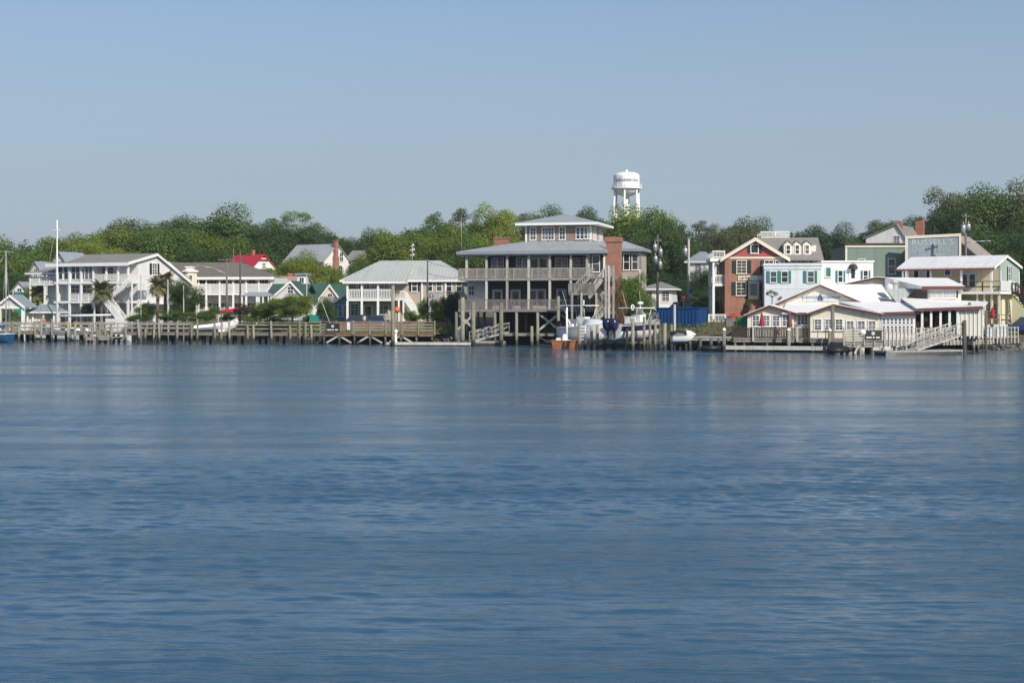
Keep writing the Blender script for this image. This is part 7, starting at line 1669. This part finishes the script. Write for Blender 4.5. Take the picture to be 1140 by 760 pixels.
def motorboats():
    # lifted boat, stern with two outboards to the left front
    Y = 144.5; r = boat('motorboat', 'white and navy motorboat on the lift with twin dark outboards and hard top', 'motorboat', 709, Y + 1.2, 1.45, R(50))
    L = 8.4; boat_parts(r, L, 2.6, 1.15, 'gel', 'gel', 'navy', sheer=.55, transom=.9, keel=.4)
    for y in (-.42, .42): outboard(r, -L / 2 - .3, y, .8).scale = (1, 1, 1)
    tt = ttop(r, -1.7, 1.6, 1.1, 1.1, 2.75); b = MB(); b.box(-.2, .8, -.55, .55, 1.1, 2.1); b.loft([[(.8, -.5, 2.1), (.8, .5, 2.1)], [(.35, -.45, 2.65), (.35, .45, 2.65)]], False, False, False); b.build('console', M['gel'], r); seats(r, -.9, 1.1)
    b = MB(); n = 14; b.loft([[((.24 + .07 * math.cos(q)) * math.cos(a), .07 * math.sin(q), (.24 + .07 * math.cos(q)) * math.sin(a)) for q in [k * math.pi / 3 for k in range(6)]] for a in [i * 2 * math.pi / n for i in range(n + 1)]], True, True, False); o = b.build('life_ring', M['gel'], tt); o.location = (-1.75, -.7, 2.85)
    b = MB(); b.lathe([(.02, 0), (.3, .05), (.32, .2), (.2, .28), (.02, .3)], (.6, 0, 3.15), 14); b.lathe([(.05, 0), (.05, .35)], (.6, 0, 2.84), 6); b.build('radar', M['gel'], tt)
    for y, x in ((-.9, -.6), (.9, -.6)): b = MB(); b.tube((x, y, 2.84), (x - .5, y * 1.2, 4.6), .02, .01, 5); b.build('antenna', M['gel'], tt)
    b = MB(); pts = [(x, s) for x, s in ((1.2, -1), (2.4, -1), (3.3, -1))]
    for s in (-1, 1):
        P = [(1.0, 1.15, 1.9), (2.2, .95, 2.1), (3.2, .45, 2.25), (3.55, 0, 2.25)]
        for p, q in zip(P, P[1:]): b.tube((p[0], s * p[1], p[2]), (q[0], s * q[1], q[2]), .025, .025, 5)
        for p in P[:3]: b.tube((p[0], s * p[1], p[2]), (p[0], s * p[1] * .95, 1.3), .02, .02, 5)
    b.build('bow_rail', M['steel'], r)
    # white boat beside it, bow towards the viewer
    Y = 150; r = boat('motorboat', 'white hard top boat with bow towards the viewer beneath the stair tower', 'motorboat', 652, Y, 1.0, R(-42))
    L = 6.4; boat_parts(r, L, 2.5, 1.2, 'gel', 'gel', None, sheer=.5, keel=.5); tt = ttop(r, -2.6, .9, 1.15, 1.2, 3.45); b = MB(); b.box(-.9, .2, -.5, .5, 1.2, 2.3); b.build('console', M['gel'], r); seats(r, -1.6, 1.2)
    b = MB(); b.loft([[(x, -w, 1.35), (x, -w * .6, 1.35 + hh), (x, w * .6, 1.35 + hh), (x, w, 1.35)] for x, w, hh in ((.4, 1.0, .75), (1.4, .95, .7), (2.4, .6, .5), (2.9, .2, .25))], True); b.build('bow_cover', M['palecanvas'], r)
    b = MB(); b.lathe([(.05, 0), (.06, .5), (.02, .55)], (-.5, .3, 3.54), 8); b.tube((-1.8, -1, 3.54), (-2.2, -1.2, 5.0), .02, .01, 5); b.build('antenna', M['gel'], tt)
    outboard(r, -L / 2 - .25, 0, .9, 'black')
    # orange barge bow
    Y = 148.6; r = boat('skiff', 'rusty orange blunt skiff tied in front of the pile house', 'skiff', 629, Y, .12, R(-8)); b = MB()
    b.hexa([(-1.2, -.6, -.15), (1.2, -.6, -.15), (1.2, .8, -.15), (-1.2, .8, -.15)], [(-1.35, -.8, .68), (1.35, -.8, .68), (1.35, .9, .68), (-1.35, .9, .68)]); b.build('hull', M['rust'], r); b = MB(); 
    for y in (-.8, .9): b.bar((-1.38, y, .72), (1.38, y, .72), .12, .08)
    for x in (-1.35, 1.35): b.bar((x, -.8, .72), (x, .9, .72), .1, .08)
    b.build('gunwale', M['wood'], r); b = MB(); b.box(-.12, .12, -.83, -.74, -.05, .66); b.build('stem', M['wooddark'], r); b = MB(); b.box(-.9, -.45, -.3, .3, .5, 1.0); b.build('seat_box', M['gel'], r)
    # ladder and pale post of the white boat's davit
    r = empty('boat_ladder', (gx(649, 147), 147, 0), 0, 'white boarding ladder hanging beside the white hard top boat', 'ladder'); z0, z1 = .5, gz(362, 147)
    b = MB()
    for x in (-.25, .25): b.bar((x, 0, z0), (x, 0, z1), .09)
    b.build('rail', M['gel'], r); b = MB()
    for i in range(6): z = z0 + .15 + (z1 - z0 - .3) * i / 5; b.bar((-.25, 0, z), (.25, 0, z), .08)
    b.build('rung', M['gel'], r)
    Y = 149.5; r = empty('davit', (gx(631, Y), Y, 0), 0, 'white hoist post standing behind the rusty orange skiff', 'davit'); b = MB(); b.tube((0, 0, .3), (0, 0, gz(342, Y)), .12, .1, 8); b.build('post', M['gel'], r); b = MB(); b.lathe([(.3, 0), (.3, .15), (.2, .5), (.12, .6)], (-.25, 0, .9), 10); b.box(-.5, .4, -.3, .3, .6, .9); b.build('winch', M['gel'], r)
    # jet ski
    Y = 142.4; r = boat('jet_ski', 'white jet ski with dark seat parked on the quay below the blue container', 'jet ski', 760, Y, 1.15, R(12)); m1, _ = hull_mesh(2.4, 1.0, .3, sheer=.2); m1.build('hull', M['gel'], r)
    b = MB(); b.loft([[(x, -w, .4), (x, -w * .7, .4 + hh), (x, w * .7, .4 + hh), (x, w, .4)] for x, w, hh in ((-1.3, .3, .35), (-.6, .3, .45), (0, .28, .4), (.3, .3, .3))]); b.build('seat', M['black'], r); b = MB(); b.loft([[(x, -w, .4), (x, -w * .6, .4 + hh), (x, w * .6, .4 + hh), (x, w, .4)] for x, w, hh in ((.3, .4, .5), (.8, .4, .4), (1.35, .1, .1))]); b.bar((.25, -.4, 1.0), (.25, .4, 1.0), .06); b.build('cowl', M['gel'], r)
    # dark inflatables
    for px, Y, L, lab in ((794, 138.8, 2.6, 'dark inflatable dinghy moored at the quay left of the long timber'), (933, 131.8, 2.4, 'dark covered dinghy moored between the tall dark pole and the sign deck')):
        r = boat('inflatable', lab, 'dinghy', px, Y, .1, R(5)); b = MB()
        for s in (-1, 1): b.tube((-L / 2, s * .55, .25), (L * .3, s * .55, .27), .24, .24, 10); b.tube((L * .3, s * .55, .27), (L / 2 + .2, 0, .42), .24, .2, 10)
        b.build('tube', M['black'], r); b = MB(); b.box(-L / 2 + .1, L * .35, -.5, .5, .05, .15); b.build('floor', M['black'], r); b = MB(); b.box(-L / 2 - .1, -L / 2 + .02, -.5, .5, .1, .6); b.build('transom', M['greybin'], r)
        if px > 900: b = MB(); b.loft([[(x, -.6, .4), (x, -.4, .4 + hh), (x, .4, .4 + hh), (x, .6, .4)] for x, hh in ((-1.1, .3), (0, .4), (.8, .2))]); b.build('cover', M['black'], r)
motorboats()
def mooring():
    r = empty('mooring_line', (gx(598, 156), 156, 1.4), 0, 'sagging mooring rope from the walkway down to the rusty orange skiff', 'rope'); A = Vector((0, 0, 0)); B = Vector((gx(616, 149), 149, .8)) - r.location; b = MB(); p = A
    for i in range(1, 9): t = i / 8; q = A.lerp(B, t) + Vector((0, 0, -.35 * 4 * t * (1 - t))); b.tube(p, q, .035, .035, 5, False); p = q
    b.build('rope', M['rope'], r)
mooring()

# ------------------------------------------------------------------ container, bins, umbrellas
def container():
    h = House('container', 'large royal blue open topped steel container on the bank', 'container', 731, 157, 26, None)
    h.root.location.z = gz(366.5, 152); h.O.z = h.root.location.z; W = h.u(777.5); D = h.v(787.5, W); zt = h.z(343.5, W)
    b = MB(); b.box(0, W, 0, D, .12, zt); h.part(b, 'body', 'container')
    n = 12
    for i in range(n): b = MB(); u = W * (i + .5) / n; b.prism_u([(-.003, .2), (-.09, .2), (-.09, zt - .15), (-.003, zt - .15)], u - .09, u + .09); h.part(b, 'rib', 'container')
    for i in range(3): b = MB(); v = D * (i + .5) / 3; b.box(W + .003, W + .09, v - .09, v + .09, .2, zt - .15); h.part(b, 'rib', 'container')
    b = MB(); b.box(-.1, W + .1, -.12, D + .05, zt + .003, zt + .12); h.part(b, 'top_rim', 'container'); b = MB(); b.box(.1, W - .1, .05, D - .1, -.3, .115); h.part(b, 'skid', 'black')
container()
def umbrella_open(px, Y, label):
    X = gx(px, Y); zf = 2.0; r = empty('umbrella', (X, Y, ground(X, Y)), 0, label, 'umbrella'); z = gz(352.5, Y) - r.location.z; b = MB(); b.tube((0, 0, -.1), (0, 0, z + .4), .035, .035, 6); b.build('pole', M['polepale'], r); b = MB(); b.lathe([(.9, z - .12), (.9, z), (.5, z + .2), (.02, z + .42)], n=8, smooth=False); b.build('canopy', M['orangecanvas'], r); b = MB(); b.lathe([(.3, 0), (.3, .1), (.06, .14)], (0, 0, 0), 10); b.build('base', M['greybin'], r)
umbrella_open(819, 146, 'open orange red umbrella between the bins and the brick house steps')
def umbrella_closed(px, yt, yb, Y, label, mname='redcanvas', zb=1.32):
    X = gx(px, Y); r = empty('closed_umbrella', (X, Y, zb), 0, label, 'umbrella', 'closed red umbrellas on the decks'); z1 = gz(yt, Y) - zb; z0 = gz(yb, Y) - zb
    b = MB(); b.tube((0, 0, 0), (0, 0, z1 + .1), .03, .03, 6); b.build('pole', M['polepale'], r); b = MB(); n = 12
    b.loft([[((w * (1 + .22 * (i % 2))) * math.cos(i * 2 * math.pi / n), (w * (1 + .22 * (i % 2))) * math.sin(i * 2 * math.pi / n), z0 + (z1 - z0) * t) for i in range(n)] for t, w in ((0, .24), (.12, .23), (.5, .16), (.85, .1), (1, .03))], True, True); b.build('canopy', M[mname], r); b = MB(); b.lathe([(.3, 0), (.3, .08), (.05, .12)], n=10); b.build('base', M['greybin'], r)
umbrella_closed(848, 348, 363, 139.8, 'closed red umbrella in front of the left restaurant windows')
umbrella_closed(879, 347, 364, 139, 'closed brick red umbrella at the corner of the left wing and link', 'fascia')
umbrella_closed(1046.5, 349, 361, 140.2, 'closed red umbrella among the white porch columns', zb=1.92)
umbrella_closed(1068.5, 344, 356, 141.5, 'closed dark red umbrella leaning near the panelled wall', 'fascia', 2.57)
umbrella_closed(1105, 342, 353, 143.8, 'closed red umbrella at the right end of the raised terrace', zb=2.57)
def bins():
    for px, Y, w, y0, y1, m, lab in ((811.5, 145.5, .8, 363.5, 354, 'greybin', 'grey wheelie bin beside the green one by the orange umbrella'), (826.5, 145, 1.1, 363, 352.5, 'greenplastic', 'bright green bin between the orange umbrella and the cream wall')):
        z0 = gz(y0, Y); hh = gz(y1, Y) - z0; r = empty('bin', (gx(px, Y), Y, z0), 0, lab, 'bin'); b = MB(); b.hexa([(-w * .42, -.35, 0), (w * .42, -.35, 0), (w * .42, .35, 0), (-w * .42, .35, 0)], [(-w / 2, -.42, hh * .88), (w / 2, -.42, hh * .88), (w / 2, .42, hh * .88), (-w / 2, .42, hh * .88)]); b.build('body', M[m], r); b = MB(); b.prism_u([(-.46, hh * .885), (.46, hh * .885), (.4, hh * .98), (-.2, hh)], -w / 2 - .03, w / 2 + .03); b.build('lid', M[m], r)
        for s in (-1, 1): b = MB(); b.lathe([(.01, -.04), (.12, -.04), (.12, .04), (.01, .04)], n=10); o = b.build('wheel', M['tyre'], r); o.location = (s * w * .3, .4, .1); o.rotation_euler = (0, R(90), 0)
    r = empty('utility_box', (gx(350, 174), 174, gz(358, 174)), 0, 'green tarp covered box on the bank beside the plank deck', 'box'); b = MB(); b.hexa([(-.6, -.4, 0), (.65, -.4, 0), (.65, .5, 0), (-.6, .5, 0)], [(-.5, -.35, .9), (.5, -.35, .75), (.5, .4, .75), (-.5, .4, .9)]); b.build('tarp', M['tealplastic'], r); b = MB(); b.box(-.62, .67, -.42, .52, -.12, -.003); b.build('pallet', M['wood'], r)
    r = empty('rail_rosette', (gx(865, 139.2), 139.05, gz(369.5, 139)), 0, 'red and white starburst rosette hanging on the dark lattice railing', 'rosette'); 
    for i in range(12):
        a = i * math.pi / 6; b = MB(); c, s = math.cos(a), math.sin(a); b.hexa([(0, -.06, 0), (.1 * c - .08 * s, -.06, .1 * s + .08 * c), (.1 * c + .08 * s, -.06, .1 * s - .08 * c)], [(.0, -.0, 0), (.34 * c - .1 * s, -.02, .34 * s + .1 * c), (.34 * c + .1 * s, -.02, .34 * s - .1 * c)]); b.build('petal', M['signred' if i % 3 else 'letter'], r)
    Y = 172; r = empty('hanging_buoy', (gx(442, Y), Y, gz(345, Y)), 0, 'round orange buoy hanging below the porch corner of the tan house', 'buoy'); b = MB(); b.lathe([(.02, -.4), (.25, -.32), (.38, -.1), (.4, .1), (.28, .32), (.02, .4)], n=14); b.build('ball', M['orange'], r); b = MB(); b.tube((0, 0, .38), (0, 0, 1.7), .02, .02, 5); b.build('rope', M['rope'], r)
    r = empty('roof_kiosk', (gx(287, 186), 186, ground(gx(287, 186), 186)), 0, 'grey roofed open kiosk in front of the right end of the white porch', 'kiosk'); b = MB(); zt = gz(327, 186) - r.location.z; b.hexa([(-2.2, -1, zt - .3), (2.2, -1, zt - .3), (2.2, 1.2, zt - .3), (-2.2, 1.2, zt - .3)], [(-1.2, -.1, zt + .25), (1.2, -.1, zt + .25), (1.2, .3, zt + .25), (-1.2, .3, zt + .25)]); b.build('roof', M['roofblue'], r)
    for x in (-1.9, 0, 1.9): b = MB(); b.box(x - .08, x + .08, -.9, -.74, -.3, zt - .3); b.build('post', M['trim'], r)
bins()

# ------------------------------------------------------------------ cars
def car(px, Y, rot, label, m, suv=True, z=None):
    X = gx(px, Y); r = empty('parked_car', (X, Y, ground(X, Y) if z is None else z), rot, label, 'car'); L, W_ = 4.6, 1.8; hb = .95 if suv else .85; ht = 1.75 if suv else 1.42
    prof = [(-2.3, .4), (-2.3, .8), (-2.1, hb), (1.2, hb), (2.15, hb - .12), (2.3, .65), (2.3, .4)]
    b = MB(); b.prism_v(prof, -W_ / 2, W_ / 2); body = b.build('body', M[m], r)
    t0 = -2.05 if suv else -1.7; cab = [(t0, hb + .002), (t0 + .25, ht), (.2, ht), (1.0, hb + .002)]
    b = MB(); b.hexa([(p[0], -W_ / 2 + .05 + (.1 if p[1] > 1.2 else 0), p[1]) for p in cab], [(p[0], W_ / 2 - .05 - (.1 if p[1] > 1.2 else 0), p[1]) for p in cab]); b.build('cabin', M['glass'], r)
    b = MB(); b.box(t0 + .2, .25, -W_ / 2 + .12, W_ / 2 - .12, ht + .002, ht + .06); b.build('roof', M[m], r)
    for x in (-1.45, 1.4):
        for s in (-1, 1):
            b = MB(); b.lathe([(.01, -.1), (.33, -.1), (.35, -.06), (.35, .06), (.33, .1), (.01, .1)], n=16); o = b.build('wheel', M['tyre'], r); o.location = (x, s * (W_ / 2 - .02), .34); o.rotation_euler = (R(90), 0, 0); k = MB(); k.lathe([(.01, -.108), (.2, -.108), (.2, .108), (.01, .108)], n=12); k.build('rim', M['alu'], o)
    for x, mm in ((2.302, 'letter'), (-2.302, 'signred')):
        for s in (-1, 1): b = MB(); b.box(min(x, x * 1.008), max(x, x * 1.008), s * .65 - .2, s * .65 + .2, .62, .78); b.build('headlight' if x > 0 else 'taillight', M[mm], r)
car(393, 173.5, R(182), 'dark green car parked in front of the tan house porch', 'carblack')
car(414, 174.5, R(178), 'dark blue car parked right of the dark green one', 'carblue', False)
car(1139, 150, R(150), 'blue car parked at the right edge beyond the boardwalk', 'carblue', True)
car(752, 172, R(175), 'dark car roof showing above the blue container', 'carblack', True)
car(778, 196, R(170), 'dark blue car in the shade left of the brick house porch', 'carblue', False)

# ------------------------------------------------------------------ people
def skin_mesh(name, joints, edges, m):
    me = bpy.data.meshes.new(name); me.from_pydata([j[0] for j in joints], edges, []); o = bpy.data.objects.new(name, me); C.objects.link(o)
    mo = o.modifiers.new('skin', 'SKIN'); sv = me.skin_vertices[0].data
    for i, j in enumerate(joints): sv[i].radius = (j[1], j[2] if len(j) > 2 else j[1]); sv[i].use_root = (i == 0)
    s = o.modifiers.new('sub', 'SUBSURF'); s.levels = 1; s.render_levels = 1
    bpy.context.view_layer.update(); ev = o.evaluated_get(bpy.context.evaluated_depsgraph_get()); out = bpy.data.meshes.new_from_object(ev); out.name = name
    out.materials.clear(); out.materials.append(M[m]); out.polygons.foreach_set('use_smooth', [True] * len(out.polygons)); bpy.data.objects.remove(o); bpy.data.meshes.remove(me); return out
BODY = [((0, 0, .95), .13, .10), ((0, 0, 1.2), .12, .09), ((0, 0, 1.42), .13, .09), ((0, 0, 1.52), .055), ((0, -.01, 1.6), .075), ((0, -.02, 1.7), .085), ((0, -.01, 1.76), .05),
        ((.17, 0, 1.43), .055), ((.22, .0, 1.15), .042), ((.24, -.08, .92), .032), ((.24, -.11, .84), .03), ((-.17, 0, 1.43), .055), ((-.22, .02, 1.15), .042), ((-.24, -.04, .92), .032), ((-.24, -.06, .84), .03),
        ((.09, 0, .88), .09), ((.1, -.02, .5), .06), ((.1, .02, .08), .04), ((.11, -.12, .03), .035), ((-.09, 0, .88), .09), ((-.1, .0, .5), .06), ((-.1, .04, .08), .04), ((-.11, -.1, .03), .035)]
BE = [(0, 1), (1, 2), (2, 3), (3, 4), (4, 5), (5, 6), (2, 7), (7, 8), (8, 9), (9, 10), (2, 11), (11, 12), (12, 13), (13, 14), (0, 15), (15, 16), (16, 17), (17, 18), (0, 19), (19, 20), (20, 21), (21, 22)]
def sub(ix, grow, cut=None):
    mp = {k: i for i, k in enumerate(ix)}; J = [(BODY[k][0], BODY[k][1] + grow, (BODY[k][2] if len(BODY[k]) > 2 else BODY[k][1]) + grow) for k in ix]
    return J, [(mp[a], mp[b]) for a, b in BE if a in mp and b in mp]
_body = skin_mesh('body', BODY, BE, 'skin'); _shirts = {}; _hair = None
def person(px, Y, zf, rot, label, shirt, legs='trouser', hgt=1.75):
    global _hair
    r = empty('person', (gx(px, Y), Y, zf), rot, label, 'person'); k = hgt / 1.8; inst(_body, 'body', r, (0, 0, 0), 0, (k, k, k))
    for nm, ix, mm in (('shirt', [1, 0, 2, 7, 8, 11, 12], shirt), ('trousers', [0, 15, 16, 17, 19, 20, 21], legs)):
        if (nm, mm) not in _shirts: J, E = sub(ix, .016); _shirts[(nm, mm)] = skin_mesh(nm, J, E, mm)
        inst(_shirts[(nm, mm)], nm, r, (0, 0, 0), 0, (k, k, k))
    if not _hair: b = MB(); b.lathe([(.098, -.04), (.1, .02), (.085, .08), (.05, .105), (.01, .112)], (0, .012, 1.71), 12); _hair = b.mesh('hair', M['hair'])
    inst(_hair, 'hair', r, (0, 0, 0), 0, (k, k, k))
person(405.5, 171.3, 1.75, 2.6, 'person in a white shirt standing by the dark green car', 'shirtwhite')
person(1123.5, 142.6, 1.75, 1.0, 'person in navy clothes standing at the right end of the boardwalk', 'shirtnavy', 'trouser')
person(49, 177, 1.32, .4, 'person in a red top standing on the pier below the pavilion', 'shirtred', 'trouser')
person(1043, 140.6, 1.92, 2.0, 'person in a red top standing among the white porch columns', 'shirtred', 'shirtwhite')
person(1031, 141.0, 1.92, .3, 'person in white standing in the shade of the restaurant porch', 'shirtwhite', 'trouser')
# ------------------------------------------------------------------ rocks on the right bank, small clutter
def rock_mesh(seed):
    rng = random.Random(seed); bm = bmesh.new(); bmesh.ops.create_icosphere(bm, subdivisions=2, radius=1)
    dirs = [Vector((rng.gauss(0, 1), rng.gauss(0, 1), rng.gauss(0, 1))).normalized() for _ in range(9)]; cuts = [rng.uniform(.6, .95) for _ in dirs]
    for v in bm.verts:
        for d, c in zip(dirs, cuts):
            t = v.co.dot(d)
            if t > c: v.co -= d * (t - c)
        v.co.z *= .7
    me = bpy.data.meshes.new('rock'); bm.to_mesh(me); bm.free(); me.materials.append(mat('bank_rock', (.13, .12, .105), .9, .35, 1.2)); return me
_rocks = [rock_mesh(i) for i in range(4)]
def rocks(): 
    rng = random.Random(3); V = []; Fc = []
    def batch(x0, x1, n, smin, smax):
        for i in range(n):
            X = rng.uniform(x0, x1); Y = shore(X) + rng.uniform(-1.0, 1.6); s = rng.uniform(smin, smax); me = _rocks[rng.randrange(4)]; a = rng.uniform(0, 6.28); m = Matrix.Translation((X, Y, ground(X, Y) + s * .1)) @ Matrix.Rotation(a, 4, 'Z') @ Matrix.Diagonal((s, s * rng.uniform(.7, 1.1), s, 1))
            k = len(V); V.extend([tuple(m @ v.co) for v in me.vertices]); Fc.extend([tuple(k + q for q in p.vertices) for p in me.polygons])
    batch(44, 62, 320, .15, .45); batch(15, 26, 170, .12, .35); batch(-26, -6, 160, .1, .3)
    me = bpy.data.meshes.new('bank_rocks'); me.from_pydata(V, [], Fc); me.materials.append(MATS['bank_rock']); o = bpy.data.objects.new('bank_rocks', me); C.objects.link(o); o['kind'] = 'stuff'
rocks()
# ------------------------------------------------------------------ thin coastal haze
def haze():
    m = bpy.data.materials.new('haze_air'); m.use_nodes = True; N = m.node_tree.nodes; L = m.node_tree.links; N.remove(N['Principled BSDF'])
    v = N.new('ShaderNodeVolumePrincipled'); v.inputs['Color'].default_value = (.86, .93, 1, 1); v.inputs['Density'].default_value = .0002; v.inputs['Anisotropy'].default_value = .3
    L.new(v.outputs[0], N['Material Output'].inputs['Volume']); b = MB(); b.box(-450, 450, -40, 640, -6, 75); o = b.build('haze', m); o['kind'] = 'stuff'
haze()
